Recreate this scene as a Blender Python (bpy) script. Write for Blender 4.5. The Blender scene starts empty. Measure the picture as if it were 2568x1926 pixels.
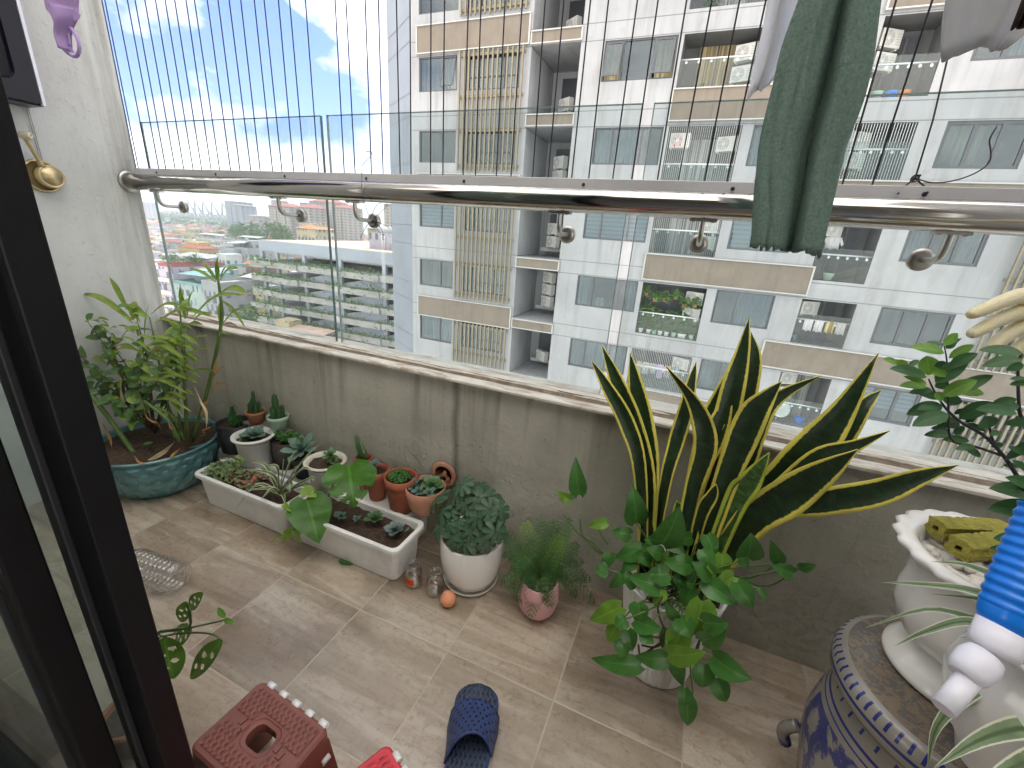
import bpy, math, random
from mathutils import Vector, Matrix, noise
import mathutils.geometry as mg
R = math.radians
random.seed(7)
S = bpy.context.scene

# ------------------------------------------------------------------ camera, sky, sun, exposure
T = 0.3
CAM = Vector((4.4101*T, -3.7867*T, 3.5943*T))
YAW, PITCH, ROLL, FPX = -0.378, 0.3407, 0.0725, 1069.5
FW = Vector((math.sin(YAW)*math.cos(PITCH), math.cos(YAW)*math.cos(PITCH), -math.sin(PITCH)))
_rt = Vector((math.cos(YAW), -math.sin(YAW), 0)); _up = _rt.cross(FW)
RT = _rt*math.cos(ROLL)+_up*math.sin(ROLL); UP = -_rt*math.sin(ROLL)+_up*math.cos(ROLL)
cam = bpy.data.cameras.new('camera'); camo = bpy.data.objects.new('camera', cam); S.collection.objects.link(camo)
camo.matrix_world = Matrix(((RT.x, UP.x, -FW.x, CAM.x), (RT.y, UP.y, -FW.y, CAM.y), (RT.z, UP.z, -FW.z, CAM.z), (0, 0, 0, 1)))
cam.sensor_width = 36; cam.lens = 36*FPX/2568; cam.clip_start = 0.01; cam.clip_end = 30000
S.camera = camo
S.render.resolution_x, S.render.resolution_y = 1024, 768

SUN_EL, SUN_AZ = 58, 8          # sun stands high behind the tower opposite
w = bpy.data.worlds.new('World'); S.world = w; w.use_nodes = True
nt = w.node_tree; nt.nodes.clear()
def nd(nt, t, **kw):
    n = nt.nodes.new(t)
    for k, v in kw.items():
        if k.startswith('i_'):
            key = k[2:]; key = int(key) if key.isdigit() else key.replace('_', ' ')
            n.inputs[key].default_value = v
        else: setattr(n, k, v)
    return n
def lk(nt, a, b): nt.links.new(a, b)
sky = nd(nt, 'ShaderNodeTexSky', sky_type='NISHITA', sun_disc=False, sun_elevation=R(SUN_EL), sun_rotation=R(SUN_AZ), air_density=1.0, dust_density=1.0, ozone_density=1.6)
tc = nd(nt, 'ShaderNodeTexCoord')
sep = nd(nt, 'ShaderNodeSeparateXYZ'); lk(nt, tc.outputs['Generated'], sep.inputs[0])
mp = nd(nt, 'ShaderNodeMapping'); mp.inputs['Scale'].default_value = (1, 1, 1.9); mp.inputs['Location'].default_value = (3.1, 0.7, 0.2); lk(nt, tc.outputs['Generated'], mp.inputs[0])
cn = nd(nt, 'ShaderNodeTexNoise', i_Scale=2.6, i_Detail=9.0, i_Roughness=0.56, i_Distortion=0.25); lk(nt, mp.outputs[0], cn.inputs['Vector'])
# more cloud towards the horizon
mr = nd(nt, 'ShaderNodeMapRange', i_1=0.0, i_2=0.6, i_3=0.12, i_4=-0.05); lk(nt, sep.outputs[2], mr.inputs[0])
mr2 = nd(nt, 'ShaderNodeMapRange', i_1=0.15, i_2=-0.5, i_3=0.0, i_4=0.16); lk(nt, sep.outputs[1], mr2.inputs[0])   # unseen extra cloud added behind the camera, to whiten the light
ad0 = nd(nt, 'ShaderNodeMath', operation='ADD'); lk(nt, cn.outputs[0], ad0.inputs[0]); lk(nt, mr.outputs[0], ad0.inputs[1])
mr3 = nd(nt, 'ShaderNodeMapRange', i_1=0.5, i_2=0.8, i_3=0.0, i_4=0.22); lk(nt, sep.outputs[2], mr3.inputs[0])   # more unseen cloud added overhead, for brighter white light
ad1 = nd(nt, 'ShaderNodeMath', operation='ADD'); lk(nt, ad0.outputs[0], ad1.inputs[0]); lk(nt, mr3.outputs[0], ad1.inputs[1])
ad = nd(nt, 'ShaderNodeMath', operation='ADD'); lk(nt, ad1.outputs[0], ad.inputs[0]); lk(nt, mr2.outputs[0], ad.inputs[1])
tint = nd(nt, 'ShaderNodeMix', data_type='RGBA', blend_type='MULTIPLY', i_0=1.0); tint.inputs[7].default_value = (.20, .27, .48, 1)
cr = nd(nt, 'ShaderNodeValToRGB'); cr.color_ramp.elements[0].position = 0.48; cr.color_ramp.elements[1].position = 0.68
lk(nt, ad.outputs[0], cr.inputs[0])
# cloud shading from a second noise
cn2 = nd(nt, 'ShaderNodeTexNoise', i_Scale=7.0, i_Detail=6.0, i_Roughness=0.6); lk(nt, mp.outputs[0], cn2.inputs['Vector'])
cr2 = nd(nt, 'ShaderNodeValToRGB'); e = cr2.color_ramp.elements
e[0].position = 0.35; e[0].color = (5.6, 5.35, 4.95, 1); e[1].position = 0.7; e[1].color = (8.6, 8.1, 7.35, 1)
lk(nt, cn2.outputs[0], cr2.inputs[0])
mx = nd(nt, 'ShaderNodeMix', data_type='RGBA'); lk(nt, cr.outputs[0], mx.inputs[0]); lk(nt, sky.outputs[0], tint.inputs[6]); lk(nt, tint.outputs[2], mx.inputs[6]); lk(nt, cr2.outputs[0], mx.inputs[7])
bg = nd(nt, 'ShaderNodeBackground', i_Strength=0.15); lk(nt, mx.outputs[2], bg.inputs[0])
wo = nd(nt, 'ShaderNodeOutputWorld'); lk(nt, bg.outputs[0], wo.inputs[0])

sd = bpy.data.lights.new('sun', 'SUN'); sd.energy = 2.2; sd.angle = R(0.6); sd.color = (1, .95, .87)
so = bpy.data.objects.new('sun', sd); S.collection.objects.link(so)
az = R(SUN_AZ); dirn = Vector((math.sin(az)*math.cos(R(SUN_EL)), math.cos(az)*math.cos(R(SUN_EL)), math.sin(R(SUN_EL))))
so.rotation_euler = dirn.to_track_quat('Z', 'Y').to_euler(); so.location = (0, 0, 60)

S.view_settings.view_transform = 'Standard'; S.view_settings.look = 'None'; S.view_settings.gamma = 1
S.view_settings.exposure = 1.95
S.render.engine = 'CYCLES'
S.cycles.use_denoising = True
S.cycles.max_bounces = 8; S.cycles.diffuse_bounces = 4; S.cycles.glossy_bounces = 4; S.cycles.transmission_bounces = 6; S.cycles.transparent_max_bounces = 24
S.cycles.volume_bounces = 0
S.cycles.caustics_reflective = False; S.cycles.caustics_refractive = False
S.cycles.sample_clamp_indirect = 8

# ------------------------------------------------------------------ photograph pixel -> point in the place
def ray(x, y): return RT*((x-1284)/FPX) - UP*((y-963)/FPX) + FW
def onx(p, c): d = ray(*p); return CAM+d*((c-CAM.x)/d.x)
def ony(p, c): d = ray(*p); return CAM+d*((c-CAM.y)/d.y)
def onz(p, c): d = ray(*p); return CAM+d*((c-CAM.z)/d.z)
def ond(p, dep): return CAM+ray(*p)*dep
def dep(P): return (Vector(P)-CAM).dot(FW)
def pxy(P):
    d = Vector(P)-CAM; z = d.dot(FW); return (1284+FPX*d.dot(RT)/z, 963-FPX*d.dot(UP)/z)
# readings were taken on enlarged crops of the photograph
def c1(x, y): return (x/2.572, y/2.572)
def c2(x, y): return (850+x/2.572, y/2.572)
def c3(x, y): return (1708+x/2.572, y/2.572)
def c4(x, y): return (x/2.572, 640+y/2.572)
def c5(x, y): return (850+x/2.572, 640+y/2.572)
def c6(x, y): return (1708+x/2.572, 640+y/2.572)
def c7(x, y): return (x/2.569, 1280+y/2.569)
def c8(x, y): return (850+x/2.569, 1280+y/2.569)
def c9(x, y): return (1708+x/2.569, 1280+y/2.569)
def cb(x, y): return (480+x/2.765, 900+y/2.765)
def cs(x, y): return (1460+x/3.687, 780+y/3.687)
def cp(x, y): return (1460+x/3.687, 1200+y/3.687)
def cf(x, y): return (2040+x/4.189, 700+y/4.189)
def cr_(x, y): return (2040+x/2.286, 1200+y/2.286)
def cg(x, y): return (160+x/4.608, 740+y/4.608)

# ------------------------------------------------------------------ things, parts, meshes
ORI = {}
def tag(o, label=None, cat=None, group=None, kind=None):
    if label: o['label'] = label
    if cat: o['category'] = cat
    if group: o['group'] = group
    if kind: o['kind'] = kind
    return o
def thing(name, loc, label, cat, group=None):
    o = bpy.data.objects.new(name, None); o.empty_display_size = .05
    S.collection.objects.link(o); o.location = loc; ORI[o.name] = Vector(loc)
    return tag(o, label, cat, group)
def copy_tree(o, parent=None):
    c = o.copy(); S.collection.objects.link(c)
    if parent: c.parent = parent
    for ch in list(o.children): copy_tree(ch, c)
    return c
class MB:
    def __init__(s): s.v = []; s.f = []; s.m = []; s.uv = []; s.sm = []
    def face(s, idx, mat=0, uv=None, sm=False):
        s.f.append(tuple(idx)); s.m.append(mat); s.sm.append(sm)
        s.uv.extend(uv if uv else [(0, 0)]*len(idx))
    def poly(s, pts, mat=0, uv=None, sm=False):
        n = len(s.v); s.v.extend(Vector(p) for p in pts); s.face(range(n, n+len(pts)), mat, uv, sm)
    def box(s, x0, x1, y0, y1, z0, z1, mat=0, M=None, taper=0):
        n = len(s.v); t = taper
        P = [(x0+t, y0+t, z0), (x1-t, y0+t, z0), (x1-t, y1-t, z0), (x0+t, y1-t, z0), (x0, y0, z1), (x1, y0, z1), (x1, y1, z1), (x0, y1, z1)]
        s.v.extend((M @ Vector(p)) if M else Vector(p) for p in P)
        for q in ((0, 3, 2, 1), (4, 5, 6, 7), (0, 1, 5, 4), (1, 2, 6, 5), (2, 3, 7, 6), (3, 0, 4, 7)):
            s.face([n+i for i in q], mat, [(0, 0), (1, 0), (1, 1), (0, 1)])
    def tube(s, pts, r, seg=8, mat=0, cap=True, sm=True):
        pts = [Vector(p) for p in pts]; k = len(pts)
        rs = r if isinstance(r, (list, tuple)) else [r]*k
        n0 = len(s.v); side = None
        for i, p in enumerate(pts):
            t = (pts[min(i+1, k-1)]-pts[max(i-1, 0)])
            t = t.normalized() if t.length > 1e-9 else Vector((0, 0, 1))
            if side is None: side = t.orthogonal().normalized()
            side = (side-t*side.dot(t)); side = side.normalized() if side.length > 1e-6 else t.orthogonal().normalized()
            b = t.cross(side)
            for j in range(seg):
                a = 2*math.pi*j/seg; s.v.append(p+(side*math.cos(a)+b*math.sin(a))*rs[i])
        for i in range(k-1):
            for j in range(seg):
                j2 = (j+1) % seg
                s.face([n0+i*seg+j, n0+i*seg+j2, n0+(i+1)*seg+j2, n0+(i+1)*seg+j], mat, [(j/seg, i/k), ((j+1)/seg, i/k), ((j+1)/seg, (i+1)/k), (j/seg, (i+1)/k)], sm)
        if cap:
            s.face([n0+j for j in range(seg)][::-1], mat); s.face([n0+(k-1)*seg+j for j in range(seg)], mat)
    def lathe(s, prof, c, seg=32, mat=0, mod=None, sm=True, M=None, mats=None):
        # prof: (r, z) from bottom outside over the rim to the inside
        n0 = len(s.v); c = Vector(c); k = len(prof)
        for i, (r, z) in enumerate(prof):
            for j in range(seg):
                a = 2*math.pi*j/seg; rr = r*(mod(a, z, i) if mod else 1)
                p = Vector((rr*math.cos(a), rr*math.sin(a), z)); s.v.append(c+((M @ p) if M else p))
        for i in range(k-1):
            for j in range(seg):
                j2 = (j+1) % seg
                s.face([n0+i*seg+j, n0+i*seg+j2, n0+(i+1)*seg+j2, n0+(i+1)*seg+j], mats[i] if mats else mat,
                       [(j/seg, i/(k-1)), ((j+1)/seg, i/(k-1)), ((j+1)/seg, (i+1)/(k-1)), (j/seg, (i+1)/(k-1))], sm)
        if prof[0][0] > 1e-6: s.face([n0+j for j in range(seg)][::-1], mats[0] if mats else mat)
        if prof[-1][0] > 1e-6: s.face([n0+(k-1)*seg+j for j in range(seg)], mats[-1] if mats else mat)
    def blade(s, pts, W, hint, mat=0, cols=4, fold=.15, lobe=0, mask=None, ruf=0, twist=0, flip=False):
        # a leaf: centre line pts, half widths W, hint = rough facing normal
        k = len(pts); n0 = len(s.v)
        hint = Vector(hint); L = (pts[-1]-pts[0]).length
        ph = random.random()*6
        for i, p in enumerate(pts):
            t = (pts[min(i+1, k-1)]-pts[max(i-1, 0)]); t = t.normalized() if t.length > 1e-9 else Vector((0, 0, 1))
            sd = t.cross(hint)
            sd = sd.normalized() if sd.length > 1e-5 else t.orthogonal().normalized()
            if twist: sd = Matrix.Rotation(twist*i/(k-1), 3, t) @ sd
            nn = sd.cross(t)
            v = i/(k-1)
            for j in range(cols+1):
                u = 2*j/cols-1
                q = p+sd*(u*W[i])+nn*(fold*W[i]*(abs(u)**1.4))
                if lobe: q = q-t*(lobe*L*u*u*max(0, 1-v*5))
                if ruf: q = q+nn*(ruf*W[i]*abs(u)*math.sin(v*14+ph+(2 if u > 0 else 0)))
                s.v.append(q)
        for i in range(k-1):
            for j in range(cols):
                if mask and mask((j+.5)/cols*2-1, (i+.5)/(k-1)): continue
                a = n0+i*(cols+1)+j
                s.face([a, a+1, a+cols+2, a+cols+1], mat, [(j/cols, i/(k-1)), ((j+1)/cols, i/(k-1)), ((j+1)/cols, (i+1)/(k-1)), (j/cols, (i+1)/(k-1))], True)
    def stone(s, c, r, mat=0, fl=.7):
        n0 = len(s.v); a = 6; b = 4; c = Vector(c)
        sx, sy, sz = r*random.uniform(.8, 1.3), r*random.uniform(.7, 1.1), r*fl
        Mz = Matrix.Rotation(random.random()*3, 3, 'Z') @ Matrix.Rotation(random.uniform(-.4, .4), 3, 'X')
        for i in range(b+1):
            th = math.pi*i/b
            for j in range(a):
                f_ = 2*math.pi*j/a; s.v.append(c+Mz @ Vector((sx*math.sin(th)*math.cos(f_), sy*math.sin(th)*math.sin(f_), sz*math.cos(th))))
        for i in range(b):
            for j in range(a):
                s.face([n0+i*a+j, n0+(i+1)*a+j, n0+(i+1)*a+(j+1) % a, n0+i*a+(j+1) % a], mat, None, True)
    def build(s, name, mats, parent=None, label=None, bevel=0, kind=None, loc=None, subsurf=0):
        o0 = Vector((0, 0, 0))
        if parent is not None:
            r_ = parent
            while r_.parent: r_ = r_.parent
            o0 = Vector(r_.location)
        if loc is not None: o0 = Vector(loc)
        me = bpy.data.meshes.new(name)
        me.from_pydata([tuple(v-o0) for v in s.v], [], s.f)
        mats = mats if isinstance(mats, (list, tuple)) else [mats]
        for m_ in mats: me.materials.append(m_)
        me.polygons.foreach_set('material_index', s.m); me.polygons.foreach_set('use_smooth', s.sm)
        ul = me.uv_layers.new(name='UVMap'); fl = [c for q in s.uv for c in q]; ul.data.foreach_set('uv', fl)
        me.update()
        o = bpy.data.objects.new(name, me); S.collection.objects.link(o)
        if parent is not None: o.parent = parent
        if loc is not None: o.location = o0
        if bevel:
            b = o.modifiers.new('bevel', 'BEVEL'); b.width = bevel; b.segments = 2; b.limit_method = 'ANGLE'
        if subsurf:
            b = o.modifiers.new('sub', 'SUBSURF'); b.levels = subsurf; b.render_levels = subsurf
        if label: o['label'] = label
        if kind: o['kind'] = kind
        return o
def spl(P, n):
    P = [Vector(p) for p in P]
    if len(P) == 2: return [P[0].lerp(P[1], i/(n-1)) for i in range(n)]
    Q = [2*P[0]-P[1]]+P+[2*P[-1]-P[-2]]; out = []; k = len(P)-1
    for i in range(n):
        t = i/(n-1)*k; j = min(int(t), k-1); t -= j
        a, b, c, d = Q[j:j+4]
        out.append(.5*((2*b)+(c-a)*t+(2*a-5*b+4*c-d)*t*t+(3*b-a-3*c+d)*t**3))
    return out
def arc(p, d, L, droop, n=8, up=Vector((0, 0, 1))):
    d = Vector(d).normalized(); p = Vector(p)
    return [p+d*(L*i/(n-1))-up*(droop*L*(i/(n-1))**2) for i in range(n)]
def prof(kind, n):
    o = []
    for i in range(n):
        t = i/(n-1)
        if kind == 'lance': v = math.sin(math.pi*min(1, t*.93+.07))**.8
        elif kind == 'oval': v = max(0, math.sin(math.pi*(t**.85)))**.7
        elif kind == 'heart': v = (min(1, .62+1.9*t) if t < .2 else 1) * (1-max(0, (t-.22)/.78)**1.7) if t > 0 else .35
        elif kind == 'grass': v = min(1, .55+t*2)*(1-t**2.6)
        elif kind == 'spoon': v = (.3+.7*t**.8)*(1-max(0, (t-.75)/.25)**2.2)
        elif kind == 'sans': v = (.62+.38*min(1, t*2.2))*(1-max(0, (t-.45)/.55)**1.9)
        o.append(max(v, .02))
    return o
# ------------------------------------------------------------------ materials
MATS = {}
def newmat(name):
    m = bpy.data.materials.new(name); m.use_nodes = True; m.node_tree.nodes.clear()
    out = nd(m.node_tree, 'ShaderNodeOutputMaterial'); MATS[name] = m
    return m, m.node_tree, out
def ramp(nt, cols, fac):
    r = nd(nt, 'ShaderNodeValToRGB'); el = r.color_ramp.elements
    while len(el) < len(cols): el.new(.5)
    for e_, (p, c) in zip(el, cols): e_.position = p; e_.color = (*c, 1)
    lk(nt, fac, r.inputs[0]); return r.outputs[0]
def mixc(nt, f, a, b, mode='MIX'):
    m = nd(nt, 'ShaderNodeMix', data_type='RGBA', blend_type=mode)
    for s_, v in ((0, f), (6, a), (7, b)):
        if isinstance(v, bpy.types.NodeSocket): lk(nt, v, m.inputs[s_])
        elif s_ == 0: m.inputs[0].default_value = v
        else: m.inputs[s_].default_value = (*v, 1)
    return m.outputs[2]
def mth(nt, op, a, b=0.0, c=0.0):
    m = nd(nt, 'ShaderNodeMath', operation=op)
    for i, v in enumerate((a, b, c)):
        if isinstance(v, bpy.types.NodeSocket): lk(nt, v, m.inputs[i])
        else: m.inputs[i].default_value = v
    return m.outputs[0]
def nz(nt, vec, scale, detail=4, rough=.55, dist=0):
    n = nd(nt, 'ShaderNodeTexNoise', i_Scale=scale, i_Detail=detail, i_Roughness=rough, i_Distortion=dist)
    if vec is not None: lk(nt, vec, n.inputs['Vector'])
    return n.outputs[0]
def mapv(nt, vec, scale=(1, 1, 1), loc=(0, 0, 0), rot=(0, 0, 0)):
    m = nd(nt, 'ShaderNodeMapping'); m.inputs['Scale'].default_value = scale; m.inputs['Location'].default_value = loc; m.inputs['Rotation'].default_value = rot
    lk(nt, vec, m.inputs[0]); return m.outputs[0]
def bump(nt, h, strength=.3, dist=.01):
    b = nd(nt, 'ShaderNodeBump', i_Strength=strength, i_Distance=dist); lk(nt, h, b.inputs['Height']); return b.outputs[0]
def pos(nt): return nd(nt, 'ShaderNodeNewGeometry').outputs['Position']
def obj_(nt): return nd(nt, 'ShaderNodeTexCoord').outputs['Object']
def uvn(nt): return nd(nt, 'ShaderNodeTexCoord').outputs['UV']
def bsdf(nt, out, col, rough=.5, metal=0, nrm=None, spec=.5, trans=0):
    b = nd(nt, 'ShaderNodeBsdfPrincipled')
    for key, v in (('Base Color', col), ('Roughness', rough), ('Metallic', metal), ('Specular IOR Level', spec)):
        if isinstance(v, bpy.types.NodeSocket): lk(nt, v, b.inputs[key])
        else: b.inputs[key].default_value = (*v, 1) if key == 'Base Color' else v
    if nrm: lk(nt, nrm, b.inputs['Normal'])
    sh = b.outputs[0]
    if trans:
        t = nd(nt, 'ShaderNodeBsdfTranslucent')
        if isinstance(col, bpy.types.NodeSocket): lk(nt, col, t.inputs[0])
        else: t.inputs[0].default_value = (*col, 1)
        m = nd(nt, 'ShaderNodeMixShader', i_0=trans); lk(nt, sh, m.inputs[1]); lk(nt, t.outputs[0], m.inputs[2]); sh = m.outputs[0]
    lk(nt, sh, out.inputs[0]); return b
def sc(c, k): return tuple(x*k for x in c)
def plain(name, col, rough=.5, metal=0, var=.12, scale=12, bmp=0, bscale=60, spec=.5, trans=0, dirt=0):
    m, nt, out = newmat(name); o = obj_(nt)
    c = ramp(nt, [(.3, sc(col, 1-var)), (.7, sc(col, 1+var))], nz(nt, o, scale, 5))
    if dirt: c = mixc(nt, ramp(nt, [(.52, (0, 0, 0)), (.72, (dirt,)*3)], nz(nt, o, scale*.6, 8, .65)), c, (.09, .07, .05))
    nrm = bump(nt, nz(nt, o, bscale, 4), bmp, .004) if bmp else None
    bsdf(nt, out, c, rough, metal, nrm, spec, trans); return m
def leafm(name, mid, edge=None, margin=.25, stripe=None, rough=.38, trans=.22, bands=0, var=.25, tip=None, vein=0):
    m, nt, out = newmat(name); uv = uvn(nt); s_ = nd(nt, 'ShaderNodeSeparateXYZ'); lk(nt, uv, s_.inputs[0])
    e_ = mth(nt, 'ABSOLUTE', mth(nt, 'SUBTRACT', s_.outputs[0], .5)); e_ = mth(nt, 'MULTIPLY', e_, 2)
    P = pos(nt)
    c = ramp(nt, [(.3, sc(mid, 1-var)), (.7, sc(mid, 1+var))], nz(nt, P, 22, 3))
    if bands:
        b_ = nz(nt, mapv(nt, uv, (2.2, 26, 1)), 1.0, 3, .6, .4)
        c = mixc(nt, ramp(nt, [(.44, (0, 0, 0)), (.66, (bands,)*3)], b_), c, sc(mid, 2.6))
    if stripe:
        c = mixc(nt, ramp(nt, [(.12, (1, 1, 1)), (.3, (0, 0, 0))], e_), c, stripe)
    if vein:
        v_ = mth(nt, 'ADD', mth(nt, 'MULTIPLY', s_.outputs[1], 9), mth(nt, 'MULTIPLY', e_, -3))
        v_ = mth(nt, 'ABSOLUTE', mth(nt, 'SUBTRACT', mth(nt, 'FRACT', v_), .5))
        c = mixc(nt, ramp(nt, [(0, (vein,)*3), (.07, (0, 0, 0))], v_), c, sc(mid, 2.0))
        c = mixc(nt, ramp(nt, [(.03, (vein*1.5,)*3), (.09, (0, 0, 0))], e_), c, sc(mid, 2.2))
    if edge:
        wob = mth(nt, 'ADD', e_, mth(nt, 'MULTIPLY', mth(nt, 'SUBTRACT', nz(nt, mapv(nt, uv, (6, 40, 1)), 1, 2), .5), .16))
        c = mixc(nt, ramp(nt, [(1-margin-.03, (0, 0, 0)), (1-margin+.03, (1, 1, 1))], wob), c, edge)
    if tip: c = mixc(nt, ramp(nt, [(.86, (0, 0, 0)), (.97, (1, 1, 1))], s_.outputs[1]), c, tip)
    h = mth(nt, 'ADD', nz(nt, P, 90, 2), mth(nt, 'MULTIPLY', nz(nt, mapv(nt, uv, (30, 2, 1)), 1, 2), .6))
    bsdf(nt, out, c, rough, 0, bump(nt, h, .25, .002), .4, trans); return m
def glassm(name, tint=(.9, .97, .95), refl=.06, dirt=.0, ior=1.45, base=.06):
    m, nt, out = newmat(name)
    t = nd(nt, 'ShaderNodeBsdfTransparent'); t.inputs[0].default_value = (*tint, 1)
    g = nd(nt, 'ShaderNodeBsdfGlossy', i_Roughness=.02)
    lw = nd(nt, 'ShaderNodeLayerWeight', i_Blend=.25)
    f_ = mth(nt, 'MULTIPLY_ADD', lw.outputs['Facing'], refl*3, base*.5)
    ms = nd(nt, 'ShaderNodeMixShader'); lk(nt, f_, ms.inputs[0]); lk(nt, t.outputs[0], ms.inputs[1]); lk(nt, g.outputs[0], ms.inputs[2])
    sh = ms.outputs[0]
    if dirt:
        P = pos(nt); d_ = nd(nt, 'ShaderNodeBsdfDiffuse'); d_.inputs[0].default_value = (.8, .83, .84, 1)
        tr = nd(nt, 'ShaderNodeBsdfTranslucent'); tr.inputs[0].default_value = (.8, .83, .84, 1)
        a_ = nd(nt, 'ShaderNodeMixShader', i_0=.6); lk(nt, d_.outputs[0], a_.inputs[1]); lk(nt, tr.outputs[0], a_.inputs[2])
        film = mth(nt, 'MULTIPLY', ramp(nt, [(.3, (.35,)*3), (.75, (1,)*3)], nz(nt, P, 3, 6, .6)), dirt)
        vo = nd(nt, 'ShaderNodeTexVoronoi', i_Scale=34.0); lk(nt, P, vo.inputs['Vector'])
        spots = ramp(nt, [(.05, (dirt*2.2,)*3), (.11, (0, 0, 0))], vo.outputs['Distance'])
        sel = ramp(nt, [(.55, (0, 0, 0)), (.62, (1, 1, 1))], nz(nt, P, 9, 2))
        film = mth(nt, 'ADD', film, mth(nt, 'MULTIPLY', spots, sel))
        m2 = nd(nt, 'ShaderNodeMixShader'); lk(nt, film, m2.inputs[0]); lk(nt, sh, m2.inputs[1]); lk(nt, a_.outputs[0], m2.inputs[2]); sh = m2.outputs[0]
    lk(nt, sh, out.inputs[0]); return m

# floor: 30 cm stone-look tiles laid square to the parapet
m, nt, out = newmat('floor_tiles'); P = pos(nt)
q = mapv(nt, P, (1/.3, 1/.3, 1/.3), (0, .397/.3, 0)); sp = nd(nt, 'ShaderNodeSeparateXYZ'); lk(nt, q, sp.inputs[0])
fx, fy = mth(nt, 'FLOOR', sp.outputs[0]), mth(nt, 'FLOOR', sp.outputs[1])
cx_ = nd(nt, 'ShaderNodeCombineXYZ'); lk(nt, fx, cx_.inputs[0]); lk(nt, fy, cx_.inputs[1])
wn = nd(nt, 'ShaderNodeTexWhiteNoise'); lk(nt, cx_.outputs[0], wn.inputs['Vector'])
off = nd(nt, 'ShaderNodeVectorMath', operation='MULTIPLY_ADD'); lk(nt, wn.outputs['Color'], off.inputs[0]); off.inputs[1].default_value = (40, 40, 40); lk(nt, P, off.inputs[2])
st = mapv(nt, off.outputs[0], (1.5, 8.5, 1), rot=(0, 0, R(7)))
n1 = nz(nt, st, 1.0, 7, .58, .7); n2 = nz(nt, off.outputs[0], 55, 6, .7); n3 = nz(nt, mapv(nt, off.outputs[0], (3, 9, 1), rot=(0, 0, R(-12))), 1.3, 8, .65, 1.2)
c = ramp(nt, [(.25, (.215, .163, .115)), (.42, (.37, .298, .222)), (.56, (.50, .423, .335)), (.74, (.63, .562, .475))], n1)
c = mixc(nt, ramp(nt, [(.52, (0, 0, 0)), (.72, (.55,)*3)], n3), c, (.31, .205, .135))
c = mixc(nt, ramp(nt, [(.52, (0, 0, 0)), (.72, (.5,)*3)], n2), c, (.14, .095, .065))
fine = nz(nt, mapv(nt, off.outputs[0], (3, 46, 1), rot=(0, 0, R(7))), 1.0, 6, .6, .3)
c = mixc(nt, ramp(nt, [(.5, (0, 0, 0)), (.68, (.45,)*3)], fine), c, (.26, .185, .135))
hv_ = nd(nt, 'ShaderNodeHueSaturation'); lk(nt, c, hv_.inputs['Color']); lk(nt, mth(nt, 'MULTIPLY_ADD', wn.outputs['Value'], .34, .80), hv_.inputs['Value']); c = hv_.outputs[0]
vein = mth(nt, 'ABSOLUTE', mth(nt, 'SUBTRACT', nz(nt, mapv(nt, off.outputs[0], (2.5, 8, 1), rot=(0, 0, R(5))), 1.6, 5, .6, 1.5), .5))
c = mixc(nt, ramp(nt, [(0, (.5,)*3), (.007, (0, 0, 0))], vein), c, (.24, .12, .085))
c = mixc(nt, ramp(nt, [(.55, (0, 0, 0)), (.62, (.3,)*3)], nz(nt, P, 2.2, 5)), c, (.13, .095, .07))
gx = mth(nt, 'ABSOLUTE', mth(nt, 'SUBTRACT', mth(nt, 'FRACT', mth(nt, 'ADD', sp.outputs[0], .5)), .5)); gy = mth(nt, 'ABSOLUTE', mth(nt, 'SUBTRACT', mth(nt, 'FRACT', mth(nt, 'ADD', sp.outputs[1], .5)), .5))
g_ = mth(nt, 'MINIMUM', gx, gy); g_ = mth(nt, 'ADD', g_, mth(nt, 'MULTIPLY', mth(nt, 'SUBTRACT', nz(nt, P, 45, 3), .5), .006))
gm = ramp(nt, [(.0055, (1, 1, 1)), (.0085, (0, 0, 0))], g_)
c = mixc(nt, gm, c, mixc(nt, nz(nt, P, 6, 3), (.30, .24, .175), (.58, .51, .41)))
rr = ramp(nt, [(.3, (.16,)*3), (.7, (.36,)*3)], n1)
bsdf(nt, out, c, rr, 0, bump(nt, mth(nt, 'SUBTRACT', mth(nt, 'MULTIPLY', n2, .25), gm), .25, .002), .5)

# weathered render on the parapet
m, nt, out = newmat('parapet_render'); P = pos(nt)
base = ramp(nt, [(.3, (.37, .36, .30)), (.7, (.50, .485, .415))], nz(nt, P, 5, 7, .6))
strk = nz(nt, mapv(nt, P, (16, 1, .9)), 1.0, 6, .6, .3)
zg = nd(nt, 'ShaderNodeSeparateXYZ'); lk(nt, P, zg.inputs[0])
top = nd(nt, 'ShaderNodeMapRange', i_1=.28, i_2=.62, i_3=.0, i_4=1.0); lk(nt, zg.outputs[2], top.inputs[0])
c = mixc(nt, mth(nt, 'MULTIPLY', ramp(nt, [(.5, (0, 0, 0)), (.72, (.75,)*3)], strk), mth(nt, 'ADD', mth(nt, 'MULTIPLY', top.outputs[0], .8), .25)), base, (.20, .185, .15))
c = mixc(nt, ramp(nt, [(.62, (0, 0, 0)), (.74, (.9,)*3)], nz(nt, P, 26, 9, .72)), c, (.13, .12, .10))
c = mixc(nt, ramp(nt, [(.6, (0, 0, 0)), (.78, (.6,)*3)], nz(nt, P, 3.2, 6, .6)), c, (.24, .21, .15))
sp_ = mth(nt, 'MULTIPLY', ramp(nt, [(.60, (0, 0, 0)), (.66, (1, 1, 1))], nz(nt, P, 95, 5, .7)), ramp(nt, [(.56, (0, 0, 0)), (.64, (1, 1, 1))], nz(nt, P, 8.5, 3)))
c = mixc(nt, mth(nt, 'MULTIPLY', sp_, .9), c, (.035, .032, .026))
c = mixc(nt, ramp(nt, [(.55, (0, 0, 0)), (.7, (.5,)*3)], nz(nt, P, 1.6, 4)), c, (.55, .53, .47))
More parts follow.
